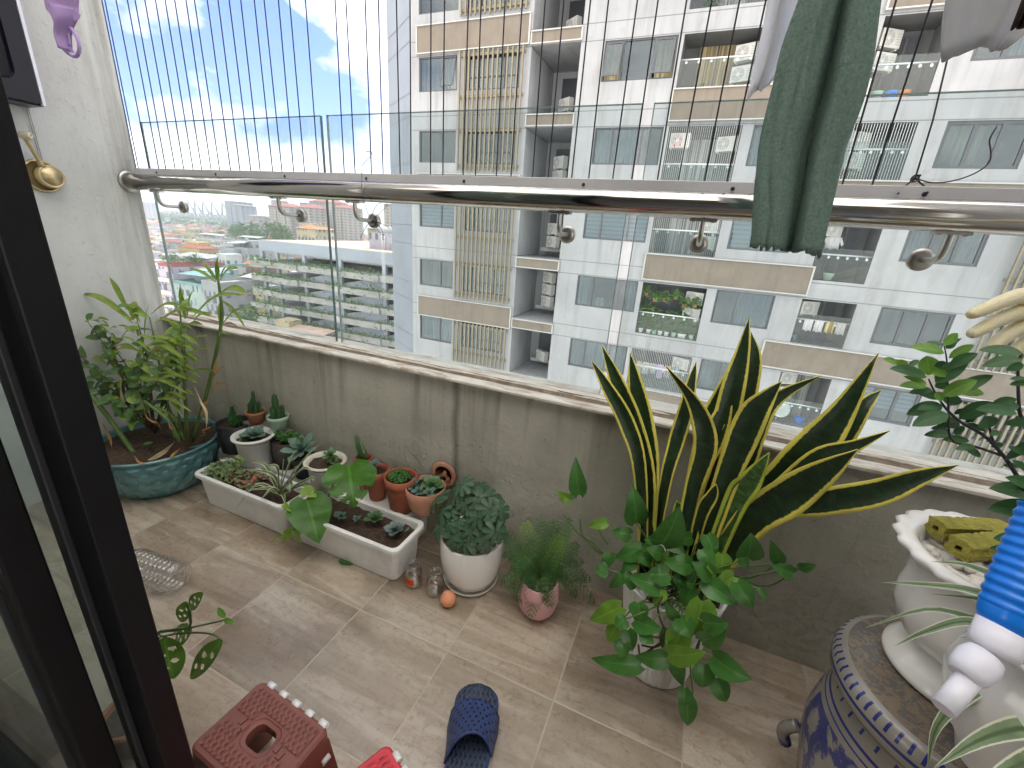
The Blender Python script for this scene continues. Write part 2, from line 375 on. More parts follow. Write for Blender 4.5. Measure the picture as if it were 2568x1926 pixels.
vx = mth(nt, 'ABSOLUTE', mth(nt, 'SUBTRACT', mth(nt, 'ADD', zg.outputs[0], mth(nt, 'MULTIPLY', nz(nt, P, 4, 3), .03)), .695))
c = mixc(nt, ramp(nt, [(.002, (.75,)*3), (.022, (0, 0, 0))], vx), c, (.13, .125, .105))
low = nd(nt, 'ShaderNodeMapRange', i_1=.45, i_2=.1, i_3=.15, i_4=1.0); lk(nt, zg.outputs[2], low.inputs[0])
h = mth(nt, 'ADD', mth(nt, 'MULTIPLY', nz(nt, P, 60, 6, .6), .5), mth(nt, 'MULTIPLY', mth(nt, 'MULTIPLY', ramp(nt, [(.5, (0, 0, 0)), (.7, (1, 1, 1))], nz(nt, P, 34, 7, .68)), low.outputs[0]), 1.3))
bsdf(nt, out, c, .85, 0, bump(nt, h, .7, .006), .25)

m, nt, out = newmat('white_render'); P = pos(nt)
c = ramp(nt, [(.3, (.58, .58, .56)), (.7, (.70, .70, .68))], nz(nt, P, 3.5, 6))
sp = nd(nt, 'ShaderNodeSeparateXYZ'); lk(nt, P, sp.inputs[0])
edge = nd(nt, 'ShaderNodeMapRange', i_1=-.22, i_2=0.0, i_3=0, i_4=1); lk(nt, sp.outputs[1], edge.inputs[0])
c = mixc(nt, mth(nt, 'MULTIPLY', edge.outputs[0], ramp(nt, [(.42, (0, 0, 0)), (.68, (.8,)*3)], nz(nt, mapv(nt, P, (1, 22, 1.6)), 1, 6, .6))), c, (.27, .255, .215))
h = mth(nt, 'ADD', nz(nt, P, 16, 8, .68), mth(nt, 'MULTIPLY', ramp(nt, [(.58, (0, 0, 0)), (.68, (1, 1, 1))], nz(nt, P, 55, 5, .6)), .35))
bsdf(nt, out, c, .85, 0, bump(nt, h, .5, .008), .2)

m, nt, out = newmat('sill_paint'); P = pos(nt)
c = ramp(nt, [(.3, (.55, .515, .45)), (.7, (.71, .675, .60))], nz(nt, P, 14, 7, .6))
c = mixc(nt, ramp(nt, [(.50, (0, 0, 0)), (.66, (.85,)*3)], nz(nt, mapv(nt, P, (9, 40, 9)), 1, 8, .68)), c, (.30, .23, .16))
bsdf(nt, out, c, .75, 0, bump(nt, nz(nt, P, 70, 6), .5, .004), .3)
plain('sealant', (.20, .155, .115), .9, var=.4, scale=40, bmp=.8, bscale=90)
plain('dark_ceiling', (.5, .5, .48), .9)

# tower facade
m, nt, out = newmat('tower_paint'); P = pos(nt)
c = ramp(nt, [(.3, (.25, .26, .28)), (.7, (.325, .335, .355))], nz(nt, P, .45, 6, .6))
c = mixc(nt, ramp(nt, [(.48, (0, 0, 0)), (.74, (.62,)*3)], nz(nt, mapv(nt, P, (2.6, 1, .20)), 1, 8, .66)), c, (.17, .17, .17))
c = mixc(nt, ramp(nt, [(.58, (0, 0, 0)), (.75, (.45,)*3)], nz(nt, P, 1.6, 9, .72)), c, (.17, .165, .16))
sp = nd(nt, 'ShaderNodeSeparateXYZ'); lk(nt, P, sp.inputs[0])
jm = None
for z0 in (1.078+22*.0685, 1.078+22*.0975):
    fz = mth(nt, 'FRACT', mth(nt, 'DIVIDE', mth(nt, 'SUBTRACT', sp.outputs[2], z0-330), 3.3))
    d_ = ramp(nt, [(.0105, (1, 1, 1)), (.0125, (0, 0, 0))], fz)
    jm = d_ if jm is None else mth(nt, 'MAXIMUM', jm, d_)
c = mixc(nt, mth(nt, 'MULTIPLY', jm, .9), c, (.13, .13, .145))
bsdf(nt, out, c, .8, 0, bump(nt, nz(nt, P, 6, 5), .15, .03), .2)
plain('tower_panel', (.18, .205, .245), .6, var=.08, scale=.5, dirt=.25); plain('recess_shaded', (.11, .115, .12), .85, var=.15, scale=1.2, dirt=.4); plain('trim_white', (.36, .36, .355), .7, var=.06)  # recess coat is the wall colour darkened to paint in shade, plus grime
m, nt, out = newmat('tan_band'); P = pos(nt)
c = ramp(nt, [(.3, (.155, .133, .112)), (.7, (.185, .16, .137))], nz(nt, P, 2, 6))
c = mixc(nt, ramp(nt, [(.5, (0, 0, 0)), (.75, (.45,)*3)], nz(nt, mapv(nt, P, (5, 1, .4)), 1, 6)), c, (.10, .087, .075))
bsdf(nt, out, c, .85, 0, None, .2)
plain('frame_grey', (.06, .066, .08), .45, var=.06)
plain('slat_tan', (.18, .158, .11), .6, var=.1, scale=3)
plain('room_wall', (.22, .215, .21), .9)
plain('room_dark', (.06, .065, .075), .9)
plain('dark_grille', (.02, .025, .033), .5)
m, nt, out = newmat('tower_pane')
t = nd(nt, 'ShaderNodeBsdfTransparent'); t.inputs[0].default_value = (.50, .57, .61, 1); g = nd(nt, 'ShaderNodeBsdfGlossy', i_Roughness=.03); g.inputs[0].default_value = (.85, .92, .96, 1)
ms = nd(nt, 'ShaderNodeMixShader', i_0=.08); lk(nt, t.outputs[0], ms.inputs[1]); lk(nt, g.outputs[0], ms.inputs[2]); lk(nt, ms.outputs[0], out.inputs[0])
def curt(name, col, sx=9.0):
    m, nt, out = newmat(name); P = pos(nt)
    f_ = nz(nt, mapv(nt, P, (sx, 1, .15)), 1, 3, .6)
    bsdf(nt, out, ramp(nt, [(.38, sc(col, .38)), (.6, col)], f_), .9, 0, None, .1, .3)
curt('curtain_pale', (.66, .69, .69)); curt('curtain_blue', (.38, .53, .60)); curt('curtain_cream', (.62, .52, .31)); curt('curtain_grey', (.52, .53, .54))
curt('curtain_pink', (.72, .55, .52))
m, nt, out = newmat('blind'); P = pos(nt); sp = nd(nt, 'ShaderNodeSeparateXYZ'); lk(nt, P, sp.inputs[0])
f_ = mth(nt, 'FRACT', mth(nt, 'MULTIPLY', sp.outputs[2], 5.2)); bsdf(nt, out, ramp(nt, [(.45, (.62, .66, .67)), (.55, (.30, .36, .40))], f_), .8)
plain('aircon_white', (.50, .50, .48), .5, var=.05); plain('aircon_grille', (.34, .345, .35), .6)
plain('steel_rail_far', (.62, .64, .66), .3, .6)

# parking block and city
plain('park_paint', (.26, .295, .35), .8, var=.08, scale=.3, dirt=.15)
plain('park_concrete', (.27, .275, .27), .85, var=.15, scale=.5, dirt=.3)
plain('park_shade', (.012, .014, .018), .9)
plain('terrace_tile', (.40, .30, .25), .85, var=.15, scale=.6, dirt=.2); plain('orange_roof', (.38, .15, .07), .8, var=.25, scale=.8); plain('red_roof', (.22, .06, .05), .8, var=.25, scale=.8)
plain('grey_roof', (.27, .275, .28), .8, var=.2, scale=.4, dirt=.3); plain('teal_roof', (.13, .24, .25), .7, var=.2, scale=.5)
plain('white_roof', (.46, .455, .44), .8, var=.1, scale=.4, dirt=.25)
def house_m(name, col, wx=1.6, wz=3.2, frac=.42):
    m, nt, out = newmat(name); P = pos(nt); sp = nd(nt, 'ShaderNodeSeparateXYZ'); lk(nt, P, sp.inputs[0])
    a = mth(nt, 'FRACT', mth(nt, 'DIVIDE', mth(nt, 'ADD', sp.outputs[0], mth(nt, 'MULTIPLY', sp.outputs[1], .6)), wx)); b = mth(nt, 'FRACT', mth(nt, 'DIVIDE', sp.outputs[2], wz))
    win = mth(nt, 'MULTIPLY', mth(nt, 'MULTIPLY', mth(nt, 'LESS_THAN', a, frac), mth(nt, 'GREATER_THAN', b, .35)), mth(nt, 'LESS_THAN', b, .8))
    nn = nd(nt, 'ShaderNodeNewGeometry'); s2 = nd(nt, 'ShaderNodeSeparateXYZ'); lk(nt, nn.outputs['Normal'], s2.inputs[0])
    win = mth(nt, 'MULTIPLY', win, mth(nt, 'LESS_THAN', mth(nt, 'ABSOLUTE', s2.outputs[2]), .5))
    keep = mth(nt, 'GREATER_THAN', nz(nt, P, .22, 2), .44 if 'tower' not in name else 0)
    win = mth(nt, 'MULTIPLY', win, keep)
    c = ramp(nt, [(.3, sc(col, .82)), (.7, sc(col, 1.08))], nz(nt, P, .35, 6, .6))
    bsdf(nt, out, mixc(nt, win, c, (.10, .12, .14)), .8, 0, None, .2); return m
HC = dict(white=(.72, .72, .70), cream=(.68, .60, .42), grey=(.48, .50, .53), blue=(.42, .50, .62), lilac=(.60, .57, .68), yellow=(.66, .50, .20), brown=(.30, .20, .17), mint=(.50, .62, .60))
for k_, v_ in HC.items(): house_m('house_'+k_, sc(v_, .58))
house_m('tower_cream', (.33, .29, .24), 5.2, 3.2, .5); house_m('tower_grey', (.26, .285, .32), 6.0, 3.2, .6)
m, nt, out = newmat('city_ground'); P = pos(nt)
c = ramp(nt, [(.38, (.10, .14, .07)), (.5, (.28, .27, .25)), (.6, (.40, .38, .35))], nz(nt, P, .02, 8, .6))
bsdf(nt, out, c, .95, 0, None, .1)
m, nt, out = newmat('far_foliage'); P = pos(nt)
bsdf(nt, out, ramp(nt, [(.3, (.035, .075, .025)), (.55, (.07, .14, .04)), (.75, (.12, .20, .07))], nz(nt, P, .5, 5)), .8, 0, None, .2)
plain('planter_foliage', (.07, .15, .035), .8, var=.4, scale=1.5, trans=.2)
plain('bridge_paint', (.22, .24, .28), .7)

# balcony things
plain('polished_steel', (.47, .45, .42), .10, 1, var=.06, scale=5); plain('brushed_steel', (.45, .43, .40), .33, 1, var=.1, scale=20)
plain('aluminium', (.70, .685, .70), .45, .45, var=.06)
glassm('balcony_glass', (.87, .905, .908), .05, .022, base=.05); glassm('clear_glass', (.985, .99, .985), .45, base=.14); glassm('door_glass', (.80, .86, .84), .1, .05)
glassm('clear_plastic', (.97, .97, .97), .28, .03, base=.12)
plain('glass_edge', (.07, .15, .145), .25, trans=.3, var=.2); plain('glass_edge_pale', (.34, .42, .41), .25, trans=.4, var=.1)
plain('wire_dark', (.035, .03, .045), .5)
plain('door_black', (.006, .0058, .0065), .45, 0, var=.15, bmp=.1, bscale=500, spec=.2); plain('door_grey', (.02, .02, .023), .5, 0, var=.15, spec=.3)
plain('cabinet_black', (.004, .005, .012), .3, 0, var=.1, spec=.25); plain('cabinet_rim', (.75, .74, .85), .4)
plain('gold', (.62, .49, .28), .33, .75, var=.15, bmp=.2, bscale=200); plain('gold_pale', (.70, .62, .48), .45, .4, bmp=.5, bscale=300)
plain('soil', (.055, .034, .022), .95, var=.55, scale=60, bmp=1, bscale=90)
plain('terracotta', (.44, .175, .085), .75, var=.18, scale=25, bmp=.15, dirt=.35); plain('terracotta_red', (.33, .095, .05), .7, var=.16, scale=25, bmp=.15, dirt=.3); plain('terracotta_pale', (.50, .245, .155), .8, var=.16, scale=22, dirt=.3)
plain('white_plastic', (.80, .80, .78), .35, var=.04, scale=9, dirt=.28); plain('white_ceramic', (.80, .78, .74), .14, var=.03, scale=6)
plain('cream_plastic', (.68, .66, .58), .4, var=.06, dirt=.15); plain('black_pot', (.018, .02, .024), .55); plain('brown_pot', (.05, .04, .033), .6, var=.3, dirt=.2)
plain('mint_pot', (.40, .56, .43), .5, var=.08); plain('pink_ceramic', (.62, .33, .34), .45, var=.05, bmp=.1, bscale=300)
plain('foam_white', (.66, .65, .62), .85, var=.08, dirt=.5); plain('brick_grey', (.25, .24, .22), .9, var=.2)
m, nt, out = newmat('teal_glaze'); o = obj_(nt)
bsdf(nt, out, ramp(nt, [(.28, (.045, .10, .105)), (.5, (.10, .24, .255)), (.75, (.22, .40, .41))], nz(nt, o, 9, 6, .6, .6)), .22, 0, bump(nt, nz(nt, o, 30, 4), .3, .004))
plain('pebble', (.62, .57, .48), .5, var=.35, scale=14); plain('pebble_white', (.68, .63, .56), .42, var=.22, scale=12)
plain('stem_green', (.10, .17, .04), .55, var=.3); plain('stem_brown', (.10, .065, .035), .8, var=.3); plain('stem_dark', (.03, .03, .035), .7)
plain('dry_leaf', (.48, .27, .10), .8, var=.4, scale=30, trans=.25); plain('dry_pale', (.60, .48, .28), .8, var=.25, trans=.2)
leafm('sans_leaf', (.014, .032, .012), (.74, .66, .12), .25, bands=.55, rough=.33, trans=.05); leafm('sans_young', (.05, .11, .03), (.50, .62, .08), .3, bands=.8, rough=.38, trans=.1)
leafm('pothos', (.06, .18, .035), rough=.24, trans=.2, vein=.25); leafm('pothos_light', (.15, .30, .035), rough=.32, trans=.25, vein=.2)
leafm('monstera', (.055, .165, .014), rough=.3, trans=.2, vein=.35); leafm('adansonii', (.14, .29, .045), rough=.33, trans=.25, vein=.3)
leafm('schefflera', (.05, .105, .055), rough=.38, trans=.12, vein=.2); leafm('ficus', (.045, .125, .04), rough=.33, trans=.28, vein=.15); leafm('ficus_light', (.16, .32, .05), rough=.35, trans=.35, vein=.2)
leafm('spider', (.12, .21, .07), (.70, .72, .50), .34, rough=.4, trans=.2); leafm('spider_band', (.22, .30, .16), (.78, .80, .62), .22, stripe=(.10, .16, .07), rough=.4, trans=.2)
leafm('ginger', (.24, .34, .06), rough=.42, trans=.3, tip=(.45, .33, .10)); leafm('lemon', (.10, .19, .06), rough=.4, trans=.22, vein=.12); leafm('lemon_light', (.24, .38, .06), rough=.4, trans=.3)
leafm('echeveria', (.13, .23, .18), (.20, .28, .22), .2, rough=.5, trans=.08); leafm('echeveria_grey', (.16, .22, .21), rough=.55, trans=.08); leafm('echeveria_green', (.11, .22, .09), rough=.45, trans=.1)
plain('cactus', (.035, .10, .03), .6, var=.3, scale=40, bmp=.3); plain('cactus_light', (.06, .16, .05), .6, var=.3, scale=40); plain('moss', (.05, .15, .03), .8, var=.4, scale=50, trans=.1)
plain('fittonia', (.20, .30, .12), .5, var=.35, scale=35, trans=.15); plain('fittonia_brown', (.22, .16, .09), .5, var=.3, scale=35); plain('fittonia_pink', (.45, .12, .10), .5)
plain('fern', (.075, .185, .05), .6, var=.35, scale=12, trans=.2); plain('fern_light', (.20, .38, .07), .6, var=.25, scale=12, trans=.25)
plain('label_red', (.62, .045, .03), .5, var=.2, scale=60); plain('label_orange', (.75, .22, .03), .5); plain('peach', (.72, .30, .16), .65, var=.06, bmp=.2)
def weave(name, col, sx, sy, hole=(.01, .01, .012), hx=.16, hy=.2, rough=.5):
    m, nt, out = newmat(name); uv = uvn(nt); sp = nd(nt, 'ShaderNodeSeparateXYZ'); lk(nt, uv, sp.inputs[0])
    y_ = mth(nt, 'MULTIPLY', sp.outputs[1], sy); row = mth(nt, 'FLOOR', y_)
    x_ = mth(nt, 'ADD', mth(nt, 'MULTIPLY', sp.outputs[0], sx), mth(nt, 'MULTIPLY', mth(nt, 'MODULO', row, 2), .5))
    a = mth(nt, 'ABSOLUTE', mth(nt, 'SUBTRACT', mth(nt, 'FRACT', x_), .5)); b = mth(nt, 'ABSOLUTE', mth(nt, 'SUBTRACT', mth(nt, 'FRACT', y_), .5))
    hl = mth(nt, 'MULTIPLY', mth(nt, 'LESS_THAN', a, hx), mth(nt, 'LESS_THAN', b, hy))
    h = mth(nt, 'SUBTRACT', mth(nt, 'MULTIPLY', mth(nt, 'COSINE', mth(nt, 'MULTIPLY', mth(nt, 'FRACT', x_), 6.283)), -.25), mth(nt, 'MULTIPLY', hl, 1))
    c = ramp(nt, [(.3, sc(col, .85)), (.7, sc(col, 1.12))], nz(nt, obj_(nt), 20, 4))
    bsdf(nt, out, mixc(nt, hl, c, hole), rough, 0, bump(nt, h, .6, .004), .4); return m
weave('stool_weave', (.22, .068, .05), 14, 9, (.05, .012, .009), .11, .22); weave('red_weave', (.62, .035, .05), 13, 8, (.16, .006, .01), .11, .22)
weave('sandal_weave', (.035, .06, .17), 8, 8, (.004, .005, .008), .17, .22); weave('sandal_sole', (.035, .05, .09), 8, 18, (.005, .006, .01), .14, .2)
plain('stool_brown', (.22, .068, .05), .5, var=.08); plain('stool_red', (.62, .035, .05), .45, var=.08); plain('hinge_white', (.78, .77, .75), .4)
plain('sandal_blue', (.03, .055, .16), .5, var=.1)
m, nt, out = newmat('towel_green'); o = obj_(nt)
bsdf(nt, out, ramp(nt, [(.3, (.20, .32, .26)), (.7, (.36, .49, .42))], nz(nt, o, 240, 4, .7)), .95, 0, bump(nt, nz(nt, o, 420, 4, .75), 1, .006), .1, .12)
plain('cloth_white', (.88, .88, .90), .9, var=.03, bmp=.3, bscale=60, trans=.7); plain('cloth_grey', (.66, .655, .66), .9, var=.05, bmp=.4, bscale=120, trans=.6); plain('cloth_dark', (.04, .025, .02), .9, bmp=.6, bscale=40)
plain('lilac', (.58, .40, .72), .8, var=.08, bmp=.2, bscale=80, trans=.25)
m, nt, out = newmat('glove_rubber'); o = obj_(nt)
vo = nd(nt, 'ShaderNodeTexVoronoi', i_Scale=520.0); lk(nt, o, vo.inputs['Vector'])
bsdf(nt, out, ramp(nt, [(.3, (.84, .75, .48)), (.7, (.90, .84, .62))], nz(nt, o, 30, 3)), .45, 0, bump(nt, vo.outputs['Distance'], .5, .002), .4, .2)
plain('pump_blue', (.008, .20, .78), .28, var=.05); plain('pump_white', (.80, .79, .86), .35, var=.03)
plain('foam_green', (.30, .27, .045), .95, var=.25, scale=70, bmp=1, bscale=200)
m, nt, out = newmat('blue_white'); o = obj_(nt); uv = uvn(nt); sp = nd(nt, 'ShaderNodeSeparateXYZ'); lk(nt, o, sp.inputs[0])
base = ramp(nt, [(.35, (.20, .185, .155)), (.7, (.31, .295, .26))], nz(nt, o, 7, 5))
z_ = sp.outputs[2]; ang = mth(nt, 'ARCTAN2', sp.outputs[1], sp.outputs[0])
brush = nz(nt, mapv(nt, o, (9, 9, 5)), 1.2, 5, .6, 1.6)
land = mth(nt, 'MULTIPLY', mth(nt, 'MULTIPLY', ramp(nt, [(.50, (0, 0, 0)), (.55, (1, 1, 1))], brush), mth(nt, 'LESS_THAN', z_, .29)), .9)
for z0, z1 in ((.385, .392), (.36, .364), (.312, .317), (.30, .303)):
    land = mth(nt, 'MAXIMUM', land, mth(nt, 'MULTIPLY', mth(nt, 'GREATER_THAN', z_, z0), mth(nt, 'LESS_THAN', z_, z1)))
dots = mth(nt, 'MULTIPLY', mth(nt, 'LESS_THAN', mth(nt, 'ABSOLUTE', mth(nt, 'SUBTRACT', mth(nt, 'FRACT', mth(nt, 'MULTIPLY', ang, 5.4)), .5)), .085), mth(nt, 'MULTIPLY', mth(nt, 'GREATER_THAN', z_, .330), mth(nt, 'LESS_THAN', z_, .342)))
dash = mth(nt, 'MULTIPLY', mth(nt, 'LESS_THAN', mth(nt, 'FRACT', mth(nt, 'MULTIPLY', ang, 10.5)), .30), mth(nt, 'MULTIPLY', mth(nt, 'GREATER_THAN', z_, .398), mth(nt, 'LESS_THAN', z_, .4155)))
land = mth(nt, 'MAXIMUM', mth(nt, 'MAXIMUM', land, dots), dash)
rad = nd(nt, 'ShaderNodeVectorMath', operation='LENGTH'); cmb = nd(nt, 'ShaderNodeCombineXYZ'); lk(nt, sp.outputs[0], cmb.inputs[0]); lk(nt, sp.outputs[1], cmb.inputs[1]); lk(nt, cmb.outputs[0], rad.inputs[0])
topm = mth(nt, 'MULTIPLY', mth(nt, 'GREATER_THAN', z_, .4165), mth(nt, 'LESS_THAN', rad.outputs['Value'], .152))
scr = ramp(nt, [(.47, (0, 0, 0)), (.53, (.75,)*3)], nz(nt, mapv(nt, o, (38, 38, 38)), 1.0, 4, .6, 2.8))
base = mixc(nt, mth(nt, 'MULTIPLY', topm, .75), base, mixc(nt, scr, (.19, .135, .08), (.05, .052, .075)))
bsdf(nt, out, mixc(nt, land, base, (.022, .03, .16)), .2)
M_ = MATS
# ------------------------------------------------------------------ the balcony itself
GZ = -50.0
def slab(name, x0, x1, y0, y1, z0, z1, mat, kind='structure'):
    b = MB(); b.box(x0, x1, y0, y1, z0, z1); return b.build(name, M_[mat], kind=kind, loc=((x0+x1)/2, (y0+y1)/2, z0))
LX = -.79
slab('floor', LX, 3.2, -1.32, 0.0, -.15, 0, 'floor_tiles')
b = MB()
nx, nz_ = 150, 24
for i in range(nx+1):
    for j in range(nz_+1):
        x = LX+(3.2-LX)*i/nx; z = .622*j/nz_
        y = .0035*(noise.noise(Vector((x*5, z*5, 1)))+.6*noise.noise(Vector((x*17, z*17, 4))))
        b.v.append(Vector((x, y, z)))
for i in range(nx):
    for j in range(nz_):
        a = i*(nz_+1)+j; b.face([a, a+nz_+1, a+nz_+2, a+1], 0, None, True)
b.box(LX, 3.2, .008, .112, -.15, .621)
par = thing('parapet_wall', (1.2, .05, 0), 'weathered grey rendered parapet wall along the outer side of the balcony', 'wall')
b.build('wall_face', M_['parapet_render'], par)
b = MB()
# coping: front lip, dirty joint, raised bed under the glass
def ragged(y, x, s, k): return y+s*noise.noise(Vector((x*k, y*50, 2)))
n = 160
for y0, y1, z0, z1, amp in ((-.024, .022, .621, .631, .0016), (.028, .118, .621, .642, .002)):
    n0 = len(b.v)
    for i in range(n+1):
        x = LX+(3.2-LX)*i/n
        ya, yb = ragged(y0, x, amp, 9), ragged(y1, x, amp*1.5, 14); zz = z1+.0016*noise.noise(Vector((x*7, y0*30, 0)))
        b.v.extend([Vector((x, ya, z0)), Vector((x, ya, zz-.003)), Vector((x, ya+.004, zz)), Vector((x, yb-.004, zz)), Vector((x, yb, zz-.004)), Vector((x, yb, z0))])
    for i in range(n):
        for j in range(5):
            a = n0+i*6+j; b.face([a, a+6, a+7, a+1], 0, None, False)
b.build('coping', M_['sill_paint'], par)
b = MB(); n0 = 0
for i in range(n+1):
    x = LX+(3.2-LX)*i/n
    b.v.extend([Vector((x, .016+.004*noise.noise(Vector((x*11, 3, 0))), .6315)), Vector((x, .026, .6355)), Vector((x, .034+.006*noise.noise(Vector((x*9, 7, 0))), .6432))])
for i in range(n):
    for j in range(2): a = i*3+j; b.face([a, a+3, a+4, a+1], 0, None, True)
b.build('joint', M_['sealant'], par)
# left end wall
lw_ = thing('side_wall', (LX-.1, -.6, 0), 'rough white plastered end wall at the left of the balcony', 'wall')
b = MB(); b.box(LX-.22, LX, -1.32, .006, -.15, 3.4); b.build('wall_face', M_['white_render'], lw_, bevel=.012)
rw_ = thing('side_wall', (2.4, -.6, 0), 'unseen plastered end wall added at the far right to shade the porcelain stool corner', 'wall')  # unseen wall, added to keep light off the right side
b = MB(); b.box(2.3, 2.5, -1.32, -.001, 0, 3.4); b.build('wall_face', M_['white_render'], rw_, bevel=.012)
b = MB(); b.box(-3.2, 3.4, -1.5, -1.34, -.15, 0.0); b.build('door_sill', M_['door_grey'], kind='structure', loc=(0, -1.4, 0))
slab('room_floor', -3.2, 3.6, -5.0, -1.5, -.15, -.004, 'room_wall')
slab('room_wall', -3.2, 3.6, -5.15, -5.0, -.15, 2.45, 'room_wall'); slab('room_ceiling', -3.2, 3.6, -5.0, -1.5, 2.3, 2.45, 'room_wall')
slab('house_wall', -.79, .25, -1.5, -1.34, .0, 2.3, 'white_render'); slab('house_wall', 2.3, 3.6, -1.5, -1.34, .0, 2.3, 'white_render')

# ------------------------------------------------------------------ glass, handrail, wires
GY = .075
def gx(p): return ony(p, GY).x
gz = 1.3905
spans = [(gx((357, 330)), gx((805, 287))), (gx((820, 284)), gx((1614, 246))), (gx((1643, 248)), 2.295)]
names = ['clear glass balustrade panel against the left wall, ending at the dark edged seam', 'clear glass balustrade panel in the middle, between the two upright seams', 'clear glass balustrade panel at the right, behind the green towel']
for (x0, x1), l_ in zip(spans, names):
    t = thing('glass_balustrade', ((x0+x1)/2, GY, .63), l_, 'glass panel', 'glass balustrade panels')
    b = MB(); b.box(x0+.0015, x1-.0015, GY-.0045, GY+.0045, .632, gz-.0012); b.build('pane', M_['balcony_glass'], t)
    b = MB()
    dk = 0 if l_ is names[0] else 1
    b.box(x0, x0+.0012, GY-.005, GY+.005, .632, gz, 1); b.box(x1-.0012, x1, GY-.005, GY+.005, .632, gz, dk); b.box(x0+.0012, x1-.0012, GY-.005, GY+.005, gz-.001, gz, dk)
    b.build('edge', [M_['glass_edge'], M_['glass_edge_pale']], t)
RY, RZ, RR = -.03, 1.163, .0285
hr = thing('handrail', (1.2, RY, RZ), 'thick polished steel handrail running the length of the balcony', 'handrail')
b = MB(); b.tube([(LX+.004, RY, RZ), (0, RY, RZ), (1, RY, RZ), (2, RY, RZ), (2.298, RY, RZ)], RR, 40); b.build('tube', M_['polished_steel'], hr)
b = MB(); b.tube([(LX, RY, RZ), (LX+.006, RY, RZ), (LX+.009, RY, RZ)], [.040, .040, .031], 32); b.build('wall_flange', M_['brushed_steel'], hr)
b = MB(); b.box(LX+.03, 2.296, RY+.006, RY+.036, RZ+.024, RZ+.050)
for x in [-.62+.33*i for i in range(9)]:
    b.tube([(x, RY+.0045, RZ+.036), (x, RY+.006, RZ+.036)], .0045, 10, 1)
b.build('wire_channel', [M_['aluminium'], M_['wire_dark']], hr, bevel=.0015)
for k, p in enumerate([(449, 523), (745, 540), (930, 553), (1418, 590), (1753, 610), (2190, 640)]):
    x = ony(p, .045).x if k < 5 else 1.75
    zc = 1.083
    P = [(x, RY+.005, RZ-RR+.004), (x, RY+.006, zc+.028), (x, RY+.010, zc+.012), (x, RY+.022, zc+.002), (x, RY+.04, zc), (x, GY-.02, zc)]
    br = MB(); br.tube(spl(P, 18), .0062, 12); br.tube([(x, GY-.022, zc), (x, GY-.02, zc), (x, GY-.013, zc), (x, GY-.011, zc)], [.012, .0225, .0235, .0225], 24)
    br.tube([(x, GY-.0105, zc), (x, GY-.0052, zc)], .0205, 24)
    br.box(x-.028, x+.028, RY-.006, RY+.016, RZ-RR-.004, RZ-RR+.002); br.tube([(x-.02, RY-.002, RZ-RR-.006), (x-.02, RY-.002, RZ-RR-.003)], .004, 8); br.tube([(x+.02, RY-.002, RZ-RR-.006), (x+.02, RY-.002, RZ-RR-.003)], .004, 8)
    br.build('bracket', M_['brushed_steel'], hr)
WY = RY+.021
wpx = [c1(v, 1120) for v in (970, 1030, 1075, 1135, 1190, 1250, 1305, 1365, 1420, 1490, 1550, 1620, 1680, 1760, 1820, 1895, 1965, 2055)] + [c2(v, 1132) for v in (35, 105, 210, 285, 395, 465, 590, 670, 800, 880, 1015, 1110, 1250, 1350)] + [c2(v, 1160) for v in (1500, 1610, 1765, 1890, 2055, 2190)] + [c3(v, 1172) for v in (150, 295)] + [c3(v, 1205) for v in (470, 585, 770, 900, 1035, 1228)]
wx = [LX+.02, LX+.035]+[ony(p, WY).x for p in wpx]
ords = 'first second third fourth fifth sixth seventh eighth ninth tenth eleventh twelfth thirteenth fourteenth fifteenth sixteenth seventeenth eighteenth nineteenth twentieth'.split()
def ordw(i):
    if i < 20: return ords[i]
    t_ = {2: 'twenty', 3: 'thirty', 4: 'forty', 5: 'fifty'}[(i+1)//10]; r_ = (i+1) % 10
    return t_+'-'+ords[r_-1] if r_ else {'twenty': 'twentieth', 'thirty': 'thirtieth', 'forty': 'fortieth', 'fifty': 'fiftieth'}[t_]
top_z = 3.4
for i, x in enumerate(wx):
    b = MB(); lean = .006*math.sin(i*2.3)
    b.tube([(x, WY, RZ+.048), (x+lean, WY, 2.2), (x+lean, WY, top_z)], .0018, 5)
    o = b.build('safety_wire', M_['wire_dark'], loc=(x, WY, RZ+.05))
    tag(o, f'thin dark upright safety wire above the handrail, {ordw(i)} from the left wall', 'wire', 'upright safety wires above the handrail')
# the knotted wire at the right
k0 = ony(c3(1510, 1150), WY); kt = ony(c3(1720, 370), WY)
b = MB(); b.tube([k0, k0+(kt-k0)*.5+Vector((.003, 0, 0)), kt, kt+(kt-k0)*2.2], .0016, 5)
b.tube(spl([k0, ony(c3(1470, 1180), WY), ony(c3(1420, 1225), WY), ony(c3(1400, 1250), RY)], 10), .0017, 5)
b.tube(spl([k0, ony(c3(1550, 1185), WY), ony(c3(1585, 1220), WY), ony(c3(1590, 1245), RY)], 10), .0017, 5)
b.tube(spl([k0, ony(c3(1620, 1178), WY-.01), ony(c3(1760, 1165), WY-.01), ony(c3(1900, 1115), WY-.01), ony(c3(1985, 1050), WY-.012), ony(c3(1998, 985), WY-.012), ony(c3(1990, 900), WY-.012), ony(c3(2038, 815), WY-.012)], 30), .0013, 5)
for a_ in range(3):
    b.tube([k0+Vector((.006*math.cos(t_/2+a_), .003*math.sin(t_+a_), .006*math.sin(t_/2+a_*2))) for t_ in range(14)], .0014, 5)
o = b.build('knotted_wire', M_['wire_dark'], loc=k0)
tag(o, 'knotted safety wire with a long loose curling tail above the rail at the right', 'wire', 'upright safety wires above the handrail')
b = MB()
q = lambda x, y, yy=GY-.03: ony(c2(x, y), yy)
